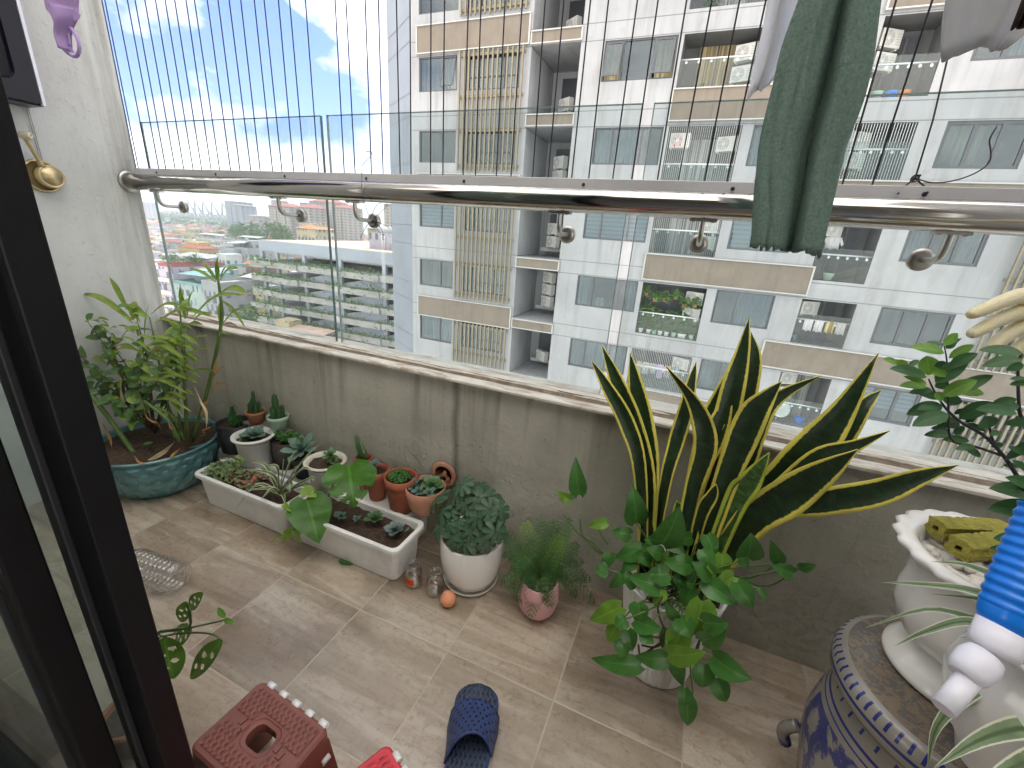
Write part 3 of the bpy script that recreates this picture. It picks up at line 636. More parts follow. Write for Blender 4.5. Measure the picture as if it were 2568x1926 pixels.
b.tube(spl([q(175, 975, RY-.03), q(210, 985, RY-.03), q(195, 1020, RY-.03), q(150, 1070, RY-.032), q(148, 1150, RY-.032), q(150, 1230, RY-.032), q(175, 1340, RY-.02), q(200, 1410)], 40), .0008, 5)
for pp in ([(200, 1410), (240, 1330), (275, 1305)], [(200, 1420), (260, 1380), (305, 1330), (310, 1300)], [(215, 1430), (270, 1440), (330, 1475)], [(210, 1430), (265, 1465), (290, 1520)], [(200, 1430), (165, 1480), (145, 1520), (140, 1540)], [(225, 1420), (250, 1480), (272, 1512)], [(185, 1440), (215, 1390), (240, 1440), (200, 1460), (190, 1420)]):
    b.tube(spl([q(*p_) for p_ in pp], 14), .0009, 5)
o = b.build('tie_wire', M_['wire_dark'], loc=q(200, 1420))
tag(o, 'tangle of thin tie wire wound round the third bracket from the left', 'wire')
# ------------------------------------------------------------------ the tower opposite, 22 m away, parallel to the parapet
D = 22.0; FY = CAM.y+D
def X(u): return CAM.x+D*u
def Z(v): return CAM.z+D*v
tw = thing('apartment_tower', (X(0), FY+6, GZ), 'tall white apartment tower with tan bands and many windows filling the view', 'building')
TOPZ = Z(2.9); BOTZ = GZ
ROWS = range(-4, 5)
wallb = MB(); holes = []
XR = .86
def hole(u0, u1, v0, v1): holes.append((u0, u1, v0, v1))
wins = []     # u0,u1,v0,v1,splits,kind
for k in ROWS:
    t, bt = .0675+.15*k, -.0015+.15*k
    wins.append((-.689, -.586, bt, t, (.62,), 'A', k)); wins.append((-.252, -.114, bt, t, (.27, .70), 'B', k))
    wins.append((.046, .154, bt, t, (.38,), 'D', k)); wins.append((.327, .435, bt, t, (.36, .68), 'F', k))
    wins.append((-.560, -.432, bt-.002, t, (.22, .72), 'S', k)); wins.append((.49, .60, bt-.002, t, (.3, .7), 'S', k)); wins.append((.66, .77, bt, t, (.4,), 'D', k))
for w_ in wins: hole(*w_[:4])
balc = []
for k in ROWS:
    t = .067+.15*k
    balc.append((-.104, .027, (-.020 if k % 2 == 0 else -.046)+.15*k, t, 'C', k)); balc.append((.200, .289, (-.020 if k % 2 else -.046)+.15*k, t, 'E', k))
    balc.append((-.408, -.301, -.0535+.15*k, .0705+.15*k, 'SH', k))
for w_ in balc: hole(*w_[:4])
us = sorted({-.712, XR}|{h[0] for h in holes}|{h[1] for h in holes}); vs = sorted({-1.5, 2.9}|{h[2] for h in holes}|{h[3] for h in holes})
for i in range(len(us)-1):
    run = None
    for j in range(len(vs)-1):
        um, vm = (us[i]+us[i+1])/2, (vs[j]+vs[j+1])/2
        if any(h[0] < um < h[1] and h[2] < vm < h[3] for h in holes): continue
        x0, x1, z0, z1 = X(us[i]), X(us[i+1]), Z(vs[j]), Z(vs[j+1])
        wallb.poly([(x0, FY, z0), (x1, FY, z0), (x1, FY, z1), (x0, FY, z1)])
for u0, u1, v0, v1 in holes:
    dp = .16 if any(w_[:4] == (u0, u1, v0, v1) for w_ in wins) else 0
    if not dp: continue
    x0, x1, z0, z1 = X(u0), X(u1), Z(v0), Z(v1)
    for P in (((x0, z0), (x0, z1)), ((x0, z1), (x1, z1)), ((x1, z1), (x1, z0)), ((x1, z0), (x0, z0))):
        wallb.poly([(P[0][0], FY, P[0][1]), (P[1][0], FY, P[1][1]), (P[1][0], FY+dp, P[1][1]), (P[0][0], FY+dp, P[0][1])])
# chamfered left end, then the flank, back and roof
xl, yl = CAM.x-.778*24.3, CAM.y+24.3
xb = X(XR)
z0, z1 = BOTZ, TOPZ
wallb.poly([(X(-.712), FY, Z(-1.5)), (X(-.712), FY, z0), (xb, FY, z0), (xb, FY, Z(-1.5))])
pb = MB(); ax_, ay_ = X(-.712), FY
for i in range(60):
    zz = Z(-1.5)+i*1.65+.6*(i % 2)
    pb.poly([(ax_, ay_, zz+.015), (xl, yl, zz+.015), (xl, yl, zz+(1.05 if i % 2 else 2.25)-.015), (ax_, ay_, zz+(1.05 if i % 2 else 2.25)-.015)])
pb.build('cladding_panel', M_['tower_panel'], tw)
for A_, B_ in (((X(-.712), FY+.05), (xl, yl+.05)), ((xl, yl), (xl+1.5, yl+14)), ((xl+1.5, yl+14), (xb, yl+14)), ((xb, yl+14), (xb, FY))):
    wallb.poly([(*A_, z0), (*B_, z0), (*B_, z1), (*A_, z1)])
wallb.poly([(X(-.712), FY, z1), (xb, FY, z1), (xb, yl+14, z1), (xl+1.5, yl+14, z1), (xl, yl, z1)])
wallb.build('wall', M_['tower_paint'], tw)
# room behind the windows: one dark back wall, so the windows are not see-through
b = MB(); b.box(X(-.70), X(XR)-.3, FY+4.6, FY+4.7, Z(-.8), Z(.9))
for k in range(-6, 7): b.box(X(-.70), X(XR)-.3, FY+.17, FY+4.6, Z(.083+.15*k)-.09, Z(.083+.15*k)+.09)
for u in (-.58, -.415, -.295, -.109, .036, .195, .31, .46, .63): b.box(X(u)-.06, X(u)+.06, FY+.17, FY+4.59, Z(-.8), Z(.9))
b.build('inner_wall', M_['room_wall'], tw)
CUR = {'A': ['curtain_pale', 'curtain_pale', 'curtain_pale', 'curtain_cream', 'blind', None, 'curtain_pale', None, 'curtain_blue'],
       'B': ['curtain_pale', 'curtain_pale', 'curtain_grey', None, 'blind', 'curtain_pale', 'curtain_cream', None, 'curtain_pale'],
       'D': ['curtain_blue', None, 'curtain_grey', 'curtain_blue', 'blind', 'curtain_pale', 'curtain_cream', 'curtain_pale', None],
       'F': ['blind', 'curtain_pale', 'blind', None, 'curtain_grey', 'curtain_cream', 'curtain_pale', 'curtain_grey', 'curtain_pale'],
       'S': ['curtain_cream', 'curtain_pale', 'curtain_cream', 'curtain_blue', 'curtain_blue', 'curtain_pink', 'curtain_pale', 'curtain_grey', 'curtain_blue']}
COVER = {'A': (0, 1), 'B': (0, 1), 'D': (0, 1), 'F': (0, 1), 'S': (.2, .9)}
rw = random.Random(4)
for u0, u1, v0, v1, sp_, kd, k in wins:
    x0, x1, z0, z1 = X(u0), X(u1), Z(v0), Z(v1); y = FY+.09
    f = MB(); fw = .065 if kd != 'F' else .11
    f.box(x0, x1, y-.03, y+.05, z0, z0+fw); f.box(x0, x1, y-.03, y+.05, z1-fw, z1)
    f.box(x0, x0+fw, y-.028, y+.05, z0+fw, z1-fw); f.box(x1-fw, x1, y-.028, y+.05, z0+fw, z1-fw)
    for s_ in sp_: xx = x0+(x1-x0)*s_; f.box(xx-fw*.55, xx+fw*.55, y-.026, y+.05, z0+fw, z1-fw)
    if kd == 'S': f.box(x0+fw, x1-fw, y-.024, y+.05, z0+(z1-z0)*.34, z0+(z1-z0)*.34+.06)
    fo = f.build('window', M_['frame_grey'], tw)
    edges = [x0+fw]+[x0+(x1-x0)*s_ for s_ in sp_]+[x1-fw]
    openp = {('A', 2): 1, ('B', 2): (0, 2), ('A', 0): None}.get((kd, k))
    op = openp if isinstance(openp, tuple) else ((openp,) if openp is not None else ())
    p_ = MB()
    for i in range(len(edges)-1):
        a_, c_ = edges[i]+.02, edges[i+1]-.02
        if i in op:   # awning sash pushed out at the foot
            ang = .28; h_ = z1-fw-(z0+fw)
            Mz = Matrix.Translation((0, y-.035, z1-fw)) @ Matrix.Rotation(-ang, 4, 'X')
            g = MB(); t_ = .06
            for bx in ((a_, c_, -.02, .02, -h_, -h_+t_), (a_, c_, -.02, .02, -t_, 0), (a_, a_+t_, -.019, .02, -h_+t_, -t_), (c_-t_, c_, -.019, .02, -h_+t_, -t_)): g.box(*bx, 0, Mz)
            so_ = g.build('open_sash', M_['frame_grey'], fo)
            p_.box(a_+t_, c_-t_, -.004, .004, -h_+t_, -t_, 0, Mz)
        else: p_.box(a_, c_, y+.008, y+.016, z0+fw, z1-fw)
    p_.build('pane', M_['tower_pane'], fo)
    cu = CUR[kd][k+4]
    if kd == 'B' and k == 2: segs = [(.02, .25), (.74, .98)]
    elif kd == 'B' and k == -1: segs = [(.02, .2), (.86, .98)]; cu = 'curtain_pale'
    elif kd == 'F' and k == -1: segs = []
    elif kd == 'S': segs = [(.0, rw.uniform(.25, .5)), (rw.uniform(.55, .7), 1.0)] if k % 2 else [(0, 1)]
    elif cu == 'blind': segs = [(.02, .98)]
    else: segs = rw.choice([[(.01, .99)], [(.01, rw.uniform(.5, .85))], [(.01, .3), (rw.uniform(.6, .8), .99)], [(.01, .99)], [(rw.uniform(.2, .5), .99)]])
    if cu and segs:
        c_ = MB()
        for a_, e_ in segs:
            xa, xe = x0+(x1-x0)*a_, x0+(x1-x0)*e_; n_ = max(6, int((xe-xa)/.045)); n0 = len(c_.v)
            zb = z0+.02 if cu != 'blind' else z0+(z1-z0)*rw.choice([.05, .05, .35])
            for i in range(n_+1):
                yy = FY+.22+(.0 if cu == 'blind' else .035*math.sin(i*1.35+rw.random()*.5))
                c_.v.extend([Vector((xa+(xe-xa)*i/n_, yy, zb)), Vector((xa+(xe-xa)*i/n_, yy, z1-.02))])
            for i in range(n_): c_.face([n0+2*i, n0+2*i+2, n0+2*i+3, n0+2*i+1], 0, None, True)
        c_.build('curtain', M_[cu], fo)
# tan bands with white ledges
def band(u0, u1, v0, v1, proud=.10):
    f = MB(); x0, x1, z0, z1 = X(u0), X(u1), Z(v0), Z(v1)
    f.box(x0, x1, FY-proud, FY-.003, z0+.05, z1-.05)
    f.box(x0-.07, x1+.07, FY-proud-.06, FY-.002, z1-.05, z1, 1); f.box(x0-.07, x1+.07, FY-proud-.06, FY-.002, z0, z0+.05, 1)
    f.box(x0-.07, x0-.001, FY-proud-.03, FY-.004, z0+.05, z1-.05, 1); f.box(x1+.001, x1+.07, FY-proud-.03, FY-.004, z0+.05, z1-.05, 1)
    f.build('band', [M_['tan_band'], M_['trim_white']], tw)
for v in (.427, .125, -.178): band(-.690, -.415, v-.055, v)
for v in (.58, .28, -.0215, -.3235): band(-.106, .202, v-.0555, v)
for v in (.428, .1285, -.1715): band(.157 if v < 0 else .199, .62, v-.0555, v)
for k in ROWS: band(-.407, -.302, .0715+.15*k, .0955+.15*k, .06)
# slat screens, each over two storeys
for ux0, ux1 in ((-.575, -.423), (.478, .615)):
    for vt, vb in ((.668, .432), (.3685, .130), (.0665, -.172), (-.235, -.47)):
        f = MB(); x0, x1 = X(ux0), X(ux1); n_ = 14
        for i in range(n_):
            xx = x0+(x1-x0)*i/(n_-1); f.box(xx-.036, xx+.036, FY-.22, FY-.13, Z(vb)+rw.uniform(0, .03), Z(vt)+rw.uniform(0, .05))
        for v in (vt-.006, (vt+vb)/2+.034, (vt+vb)/2-.034, vb+.012): f.box(x0-.08, x1+.08, FY-.128, FY-.05, Z(v)-.06, Z(v)+.06)
        for i in (0, 4, 9, 13):
            xx = x0+(x1-x0)*i/(n_-1)
            for v in (vt-.006, vb+.012): f.box(xx-.04, xx+.04, FY-.05, FY+.03, Z(v)-.04, Z(v)+.04)
        f.build('slat_screen', M_['slat_tan'], tw)
# recessed balconies and the service shaft
acs = []
def aircon_proto():
    t = thing('air_conditioner', (0, 0, 0), 'x', 'air conditioner', 'outdoor air conditioners on the tower')
    b = MB(); b.box(-.42, .42, -.16, .16, 0, .58); b.box(-.36, -.30, -.14, .14, -.06, 0); b.box(.30, .36, -.14, .14, -.06, 0); b.build('casing', M_['aircon_white'], t, bevel=.015)
    b = MB(); b.tube([(-.12, -.166, .29), (-.12, -.162, .29)], .24, 24); 
    for a_ in range(5): b.box(.20, .38, -.164, -.161, .1+.08*a_, .13+.08*a_)
    b.build('grille', M_['aircon_grille'], t)
    b = MB(); b.tube([(-.12, -.172, .29), (-.12, -.166, .29)], .07, 14)
    for a_ in range(6):
        an = a_*math.pi/3; Mz = Matrix.Translation((-.12, -.168, .29)) @ Matrix.Rotation(an, 4, 'Y'); b.box(.05, .235, -.002, .002, -.008, .008, 0, Mz)
    b.build('fan_guard', M_['aircon_white'], t)
    return t
AC0 = aircon_proto(); ac_n = [0]
where = {}
def aircon(x, y, z, rz, label):
    o = AC0 if ac_n[0] == 0 else copy_tree(AC0); ac_n[0] += 1
    o.location = (x, y, z); o.rotation_euler = (0, 0, rz); o['label'] = label
def storey(k): return ordw(4-k)+' storey down'
for u0, u1, v0, v1, kd, k in balc:
    x0, x1, z0, z1 = X(u0), X(u1), Z(v0), Z(v1); dpt = 3.4 if kd == 'SH' else 1.5
    if kd != 'SH' and False: pass
    f = MB(); y1 = FY+dpt
    f.poly([(x0, FY, z0), (x0, FY, z1), (x0, y1, z1), (x0, y1, z0)]); f.poly([(x1, FY, z1), (x1, FY, z0), (x1, y1, z0), (x1, y1, z1)])
    f.poly([(x0, FY, z1), (x1, FY, z1), (x1, y1, z1), (x0, y1, z1)]); f.poly([(x0, FY, z0), (x0, y1, z0), (x1, y1, z0), (x1, FY, z0)])
    f.poly([(x0, y1, z0), (x1, y1, z0), (x1, y1, z1), (x0, y1, z1)])
    ro = f.build('balcony_recess' if kd != 'SH' else 'shaft_recess', M_['recess_shaded' if kd != 'SH' else 'tower_paint'], tw)
    if kd == 'SH':
        f = MB(); f.box(x0+.55, x1-.05, y1-.06, y1-.02, z0+.55, z1-.35); f.build('dark_opening', M_['dark_grille'], ro)
        f = MB(); f.box(x0+.45, x1-.02, y1-1.0, y1-.061, z0+.30, z0+.50); f.build('ledge', M_['trim_white'], ro)
        if k in (1, 0, -1, -2, 2, 3):
            nA = {1: 2, 0: 2, -1: 3, -2: 1, 2: 1, 3: 1}[k]
            for i in range(nA): aircon(x0+1.25, y1-1.3, z0+.55+.68*i, R(-35), f'white air conditioner in the service shaft, {storey(k)}' + (f', {ordw(i)} from its bottom' if nA > 1 else ''))
        continue
    # sliding door with curtain, balustrade, air conditioners
    f = MB(); dx0, dx1 = (x0+.55, x1-.75) if kd == 'C' else (x0+.7, x1-.3); yd = y1-.05; zt = z0+2.25
    for a_, e_ in ((dx0, dx0+.06), ((dx0+dx1)/2-.035, (dx0+dx1)/2+.035), (dx1-.06, dx1)): f.box(a_, e_, yd-.04, yd, z0+.02, zt)
    f.box(dx0, dx1, yd-.042, yd, zt, zt+.07)
    do = f.build('door', M_['frame_grey'], ro)
    cu = {('C', 2): 'curtain_cream', ('C', 1): 'curtain_grey', ('C', 0): 'curtain_grey', ('C', -1): 'room_dark', ('C', -2): 'room_dark', ('E', 2): 'room_dark', ('E', 1): 'dark_grille', ('E', 0): 'room_dark', ('E', -1): 'dark_grille', ('E', -2): 'curtain_grey'}.get((kd, k), 'curtain_grey')  # dark entries colour the sheet as the unlit room, not a curtain
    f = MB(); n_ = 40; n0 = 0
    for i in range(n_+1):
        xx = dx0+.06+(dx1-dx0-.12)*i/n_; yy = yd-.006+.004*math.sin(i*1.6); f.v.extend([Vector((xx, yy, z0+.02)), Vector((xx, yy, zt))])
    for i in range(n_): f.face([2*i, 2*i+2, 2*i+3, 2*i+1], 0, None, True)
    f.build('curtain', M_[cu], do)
    if (kd, k) in (('C', 1), ('C', 0), ('E', 1), ('C', -2)):       # fine safety net of upright wires over the opening
        f = MB(); n_ = 34 if kd == 'C' else 22
        for i in range(n_): xx = x0+.05+(x1-x0-.1)*i/(n_-1); f.box(xx-.006, xx+.006, FY+.05, FY+.062, z0, z1)
        f.build('wire_guard', M_['steel_rail_far'], ro)
    zr = z0+1.05
    f = MB(); f.tube([(x0, FY+.1, zr), (x1, FY+.1, zr)], .035, 8)
    for i in range(6): xx = x0+(x1-x0)*(i+.5)/6; f.tube([(xx, FY+.1, zr), (xx, FY+.09, zr-.10)], .02, 6); f.tube([(xx, FY+.05, zr-.11), (xx, FY+.06, zr-.11)], .05, 8)
    bo = f.build('balustrade', M_['steel_rail_far'], ro)
    f = MB(); f.box(x0+.02, x1-.02, FY+.03, FY+.045, z0+.02, zr+.25 if kd == 'E' else zr-.05); f.build('glass', M_['balcony_glass'], bo)
    if kd == 'C':
        nA = {2: 2, 1: 1, 0: 2, -1: 2, -2: 1, 3: 1}.get(k, 1)
        for i in range(nA): aircon(x1-.42, FY+.75, z1-.85-.75*i, R(-20), f'white air conditioner on the balcony left of the towel, {storey(k)}' + (f', {("upper", "lower")[i]} of two' if nA == 2 else ''))
        if k == 1: aircon(x0+.5, FY+.5, z1-.75, 0, f'white air conditioner with a big fan, at the left of a balcony, {storey(k)}')
    else:
        nA = {2: 2, 1: 2, 0: 1, -1: 1, -2: 2, 3: 1}.get(k, 1)
        for i in range(nA): aircon(x0+.45, FY+.85, z1-.72-.72*i, R(30), f'white air conditioner on the balcony right of the towel, {storey(k)}' + (f', {("upper", "lower")[i]} of two' if nA == 2 else ''))
# plants, washing and odds and ends on the far balconies
rp = random.Random(9)
def bush_mb(b, c, r, n, mats=1, s=.12):
    for i in range(n):
        d_ = Vector((rp.gauss(0, 1), rp.gauss(0, 1), rp.gauss(0, 1))).normalized()*r*rp.random()**.4; p = Vector(c)+d_
        t_ = Vector((rp.gauss(0, 1), rp.gauss(0, 1), rp.gauss(0, .6))).normalized(); s2 = t_.orthogonal().normalized(); k_ = s*rp.uniform(.6, 1.3)
        b.poly([p-t_*k_, p+s2*k_*.4, p+t_*k_, p-s2*k_*.4], rp.randrange(mats))
def far_pots(u0, u1, k, z0, n, what, cols):
    for i in range(n):
        x = X(u0+(u1-u0)*(i+.5)/n)+rp.uniform(-.1, .1)
        t = thing('potted_plant', (x, FY+.24, z0), f'{what}, {ordw(i)} from the left', 'potted plant', what)
        b = MB(); b.lathe([(.085, 0), (.12, .2), (.13, .22), (.11, .22), (.10, .18)], (x, FY+.24, z0), 12); b.build('pot', M_[cols[i % len(cols)]], t)
        b = MB(); bush_mb(b, (x, FY+.27, z0+.38), .22, 40); b.build('foliage', M_['planter_foliage'], t)
far_pots(-.10, .022, -1, Z(-.196), 9, 'small white pot on the ledge of the plant filled balcony', ['white_plastic', 'white_plastic', 'mint_pot'])
for i in range(6):
    x = X(-.095+.021*i); z = Z(-.125)+rp.uniform(-.25, .3)
    t = thing('potted_plant', (x, FY+.3, z), f'hanging terracotta pot in the plant filled balcony, {ordw(i)} from the left', 'potted plant', 'hanging pots in the plant filled balcony')
    b = MB(); b.lathe([(.08, 0), (.11, .16), (.12, .18), (.1, .18)], (x, FY+.3, z), 10); b.build('pot', M_['terracotta'], t)
    b = MB(); bush_mb(b, (x, FY+.3, z+.22), .3, 60); b.build('foliage', M_['planter_foliage'], t)
for u, k, r_, l_ in ((-.088, -1, .75, 'tall fern on the left of the plant filled balcony'), (-.03, -1, .55, 'dark leafy plant in the middle of the plant filled balcony'), (.0, -1, .5, 'dark leafy plant at the right of the plant filled balcony'), (-.06, 2, .35, 'low plant by the glass of the balcony with cream curtains'), (-.01, 2, .3, 'trailing plant at the right of the balcony with cream curtains'), (.222, 1, .35, 'round green plant in the balcony behind the towel'), (-.07, 3, .4, 'dark plant on the topmost balcony in view')):
    c = (X(u), FY+.7, Z(-.046+.15*k)+r_*.8+.25)
    b = MB(); bush_mb(b, c, r_, int(260*r_), 1, .16); o = b.build('balcony_plant', M_['planter_foliage'], loc=c); tag(o, l_, 'plant', 'plants on the far balconies')
def cloth_piece(x0, x1, z0, z1, y, mat, name, label, group, cat='laundry', sleeves=False):
    b = MB(); n_ = 8
    for i in range(n_+1):
        x = x0+(x1-x0)*i/n_; yy = y+.03*math.sin(i*1.9); sx = 0
        b.v.extend([Vector((x, yy, z1-.02*abs(i-4)/4)), Vector((x+sx, yy+.02, (z0+z1)/2)), Vector((x, yy, z0+.03*math.sin(i*1.3)))])
    for i in range(n_):
        for j in range(2): a_ = i*3+j; b.face([a_, a_+3, a_+4, a_+1], 0, None, True)
    if sleeves:
        w_ = (x1-x0)
        for s_ in (-1, 1):
            xs = x0 if s_ < 0 else x1
            b.poly([(xs, y, z1), (xs+s_*w_*.28, y+.02, z1-.28), (xs+s_*w_*.16, y+.02, z1-.36), (xs, y, z1-.2)])
    o = b.build(name, M_[mat], loc=((x0+x1)/2, y, z1)); m_ = o.modifiers.new('thick', 'SOLIDIFY'); m_.thickness = .012
    tag(o, label, cat, group)
G = 'washing on the far balconies'
zE = Z(-.1685+.048)
for i, (mt_, l_) in enumerate((('cloth_white', 'small cloth'), ('cloth_white', 'white towel'), ('curtain_cream', 'yellow towel'), ('cloth_grey', 'grey towel'))):
    xx = X(.214+.018*i); cloth_piece(xx, xx+.33, zE-.5, zE, FY+.0, mt_, 'hung_cloth', f'{l_} on the balcony rail above the wide tan band, {ordw(i)} from left', G)
zC = Z(-.266)
for i, (mt_, l_, s_) in enumerate((('label_orange', 'yellow folded cloth', False), ('cloth_white', 'pale shirt', True), ('cloth_grey', 'grey shirt', True), ('lilac', 'lilac shirt', True), ('curtain_pink', 'red top', True), ('curtain_blue', 'blue shirt', True))):
    xx = X(-.092+.0165*i); cloth_piece(xx, xx+.30, zC-.75+.1*(i % 3), zC, FY+.45, mt_ if i else 'curtain_cream', 'hung_cloth', f'{l_} drying in the balcony behind the striped leaves', G, sleeves=s_)
xx = X(-.098); cloth_piece(xx, xx+.55, Z(.185), Z(.2), FY+.35, 'label_red', 'hung_cloth', 'red cloth in the left of the balcony with the big fan', G)
xx = X(-.205); cloth_piece(xx, xx+.45, Z(-.148), Z(-.128), FY+.13, 'cloth_white', 'hung_cloth', 'white cloth in the window under the steel bracket', G)
xx = X(.215); cloth_piece(xx, xx+.5, Z(.012), Z(.034), FY+.5, 'cloth_white', 'hung_cloth', 'white shirt hanging below the green towel', G, sleeves=True)
c = (X(.219), FY+.35, Z(-.318)); b = MB(); Mz = Matrix.Rotation(R(62), 4, 'X') @ Matrix.Rotation(R(12), 4, 'Y')
b.lathe([(.0, .06), (.2, .075), (.36, .13), (.42, .17), (.42, .16), (.35, .115), (.2, .06), (.0, .045)], c, 28, 0, None, True, Mz); b.tube([(c[0], c[1]+.05, c[2]-.1), (c[0], c[1]+.1, c[2]-.62)], .03, 8)
o = b.build('satellite_dish', M_['aircon_white'], loc=c); tag(o, 'pale satellite dish on a balcony behind the striped leaves', 'satellite dish')
for i, (u, k, mt_, l_) in enumerate(((.224, 2, 'mint_pot', 'green basin'), (.245, 2, 'pump_blue', 'blue tub'), (.262, 2, 'label_orange', 'orange tub'), (.235, 0, 'mint_pot', 'turquoise basin'), (.262, -2, 'pump_blue', 'small blue ball shaped jug'), (.207, -1, 'teal_glaze', 'teal crate'))):
    zz = Z((-.0205 if k % 2 else -.046)+.15*k)+.02; b = MB(); b.lathe([(.14, 0), (.2, .26), (.22, .28), (.2, .28), (.15, .05)], (X(u), FY+.5, zz), 16)
    o = b.build('basin', M_[mt_], loc=(X(u), FY+.5, zz)); tag(o, f'{l_} on the floor of a balcony opposite, {storey(k)}', 'basin', 'basins on the far balconies')
# ------------------------------------------------------------------ ground, parking block, city
b = MB(); b.poly([(-9000, -60, GZ), (3000, -60, GZ), (3000, 12000, GZ), (-9000, 12000, GZ)]); b.build('ground', M_['city_ground'], kind='structure')
PD = 65.0; PY = CAM.y+PD
def PX(u): return CAM.x+PD*u
def PZ(v): return CAM.z+PD*v
pk = thing('parking_building', (PX(-1.0), PY+15, GZ), 'pale blue open parking block with planted ledges and sloping ramps', 'building')
u0, u1 = -1.297, -.62; cols_u = [-1.297, -1.232, -1.118, -.975, -.815, -.66]
b = MB()
b.box(PX(u0), PX(u1), PY, PY+32, PZ(-.109), PZ(-.0765))          # deep roof parapet
b.build('parapet', M_['park_paint'], pk)
b = MB(); b.box(PX(u0)+.4, PX(u1), PY+.4, PY+31.6, PZ(-.079), PZ(-.0755)); b.build('roof', M_['terrace_tile'], pk)
lv = [-.137-.0455*i for i in range(10)]
b = MB()
for v in [-.109]+lv: b.box(PX(u0)+.3, PX(u1), PY+.35, PY+31.5, PZ(v)-.35, PZ(v)-.03)
b.build('floor_slab', M_['park_concrete'], pk)
b = MB(); b.box(PX(u0)+5, PX(u1), PY+9, PY+9.3, GZ, PZ(-.112)); b.build('inner_wall', M_['park_shade'], pk)  # near-black sheet added so the open decks look shaded
for cu_ in cols_u:
    for dy in (0.06, 15.5, 31):
        b = MB(); b.box(PX(cu_), PX(cu_)+.75, PY+dy, PY+dy+.6, GZ, PZ(-.1092)); b.build('column', M_['park_paint'], pk)
rk = random.Random(5)
def foliage_row(b, x0, x1, y, z, n, hang):
    for i in range(n):
        x = rk.uniform(x0, x1); den = noise.noise(Vector((x*.25, z, 3)))
        if den < -.28: continue
        h_ = rk.random()**2; zz = z+h_*.9*(1+den); yy = y+rk.uniform(-.5, .15)
        if rk.random() < hang: zz = z-rk.random()**1.5*1.7; yy = y-.75-rk.random()*.1
        p = Vector((x, yy, zz)); k_ = rk.uniform(.12, .30); t_ = Vector((rk.gauss(0, 1), rk.gauss(0, .6), rk.gauss(0, .8))).normalized(); s2 = t_.orthogonal().normalized()
        b.poly([p-t_*k_, p+s2*k_*.5, p+t_*k_, p-s2*k_*.5])
for i, v in enumerate(lv[:8]):
    segs = [(-1.327, -1.232), (-1.236, -1.121), (-1.123, -.975), (-.975, -.812), (-.815, -.64)]
    for j, (a_, e_) in enumerate(segs):
        st_ = .012*(j % 2)
        b = MB(); y0_ = PY-1.0-(.35 if j % 2 else 0)
        b.box(PX(a_), PX(e_)-.05, y0_, PY+.34, PZ(v)-1.25, PZ(v)-.12); lo = b.build('planter_ledge', M_['park_concrete'], pk)
        b = MB(); foliage_row(b, PX(a_), PX(e_), y0_+.4, PZ(v)-.1, 160, .16); f_ = b.build('ledge_foliage', M_['planter_foliage'], lo); f_['kind'] = 'stuff'
    if i >= 1:
        b = MB()
        for a_, e_ in ((-1.118, -.975), (-.975, -.815), (-.815, -.66)):       # ramps: solid sloping parapets
            za, ze = PZ(v)+2.55, PZ(v)+.35
            b.poly([(PX(a_)+.76, PY+.5, za-2.5), (PX(e_), PY+.5, ze-.3 if False else PZ(v)-.03), (PX(e_), PY+.5, PZ(v)+1.35), (PX(a_)+.76, PY+.5, PZ(v)+.05+2.6)][::-1] if False else
                   [(PX(a_)+.76, PY+.5, PZ(v)-.03), (PX(e_), PY+.5, PZ(v)-.03), (PX(e_), PY+.5, PZ(v)+.25), (PX(a_)+.76, PY+.5, PZ(v)+2.2)] if (a_ == -1.118) == False and False else
                   [(PX(a_)+.76, PY+.5, PZ(v)-.03), (PX(e_), PY+.5, PZ(v)-.03), (PX(e_), PY+.5, PZ(v)+2.45), (PX(a_)+.76, PY+.5, PZ(v)+.35)])
        b.build('ramp', M_['park_paint'], pk)
# roof house on top and pale stair block
t = thing('roof_house', (PX(-.86), PY+16, PZ(-.078)), 'pale stair house with a ladder on the roof of the parking block', 'roof house')
b = MB(); b.box(PX(-.935), PX(-.80), PY+6, PY+20, PZ(-.0755), PZ(-.030)); b.build('wall', M_['house_lilac'], t)
b = MB(); b.box(PX(-.86), PX(-.848), PY+5.9, PY+5.99, PZ(-.0755), PZ(-.055)); b.build('door', M_['house_grey'], t)
b = MB(); xx = PX(-.885)
for s_ in (0, .7): b.tube([(xx+s_, PY+5.8, PZ(-.074)), (xx+s_, PY+5.8, PZ(-.034))], .05, 6)
for i in range(7): b.tube([(xx, PY+5.8, PZ(-.072)+i*.36), (xx+.7, PY+5.8, PZ(-.072)+i*.36)], .035, 5)
b.build('ladder', M_['steel_rail_far'], t)
b = MB(); b.tube([(PX(-.93), PY+9, PZ(-.028)), (PX(-.87), PY+9, PZ(-.028))], 1.0, 14); b.tube([(PX(-.86), PY+10, PZ(-.026)), (PX(-.82), PY+10, PZ(-.026))], 1.2, 14); b.build('tank', M_['grey_roof'], t)

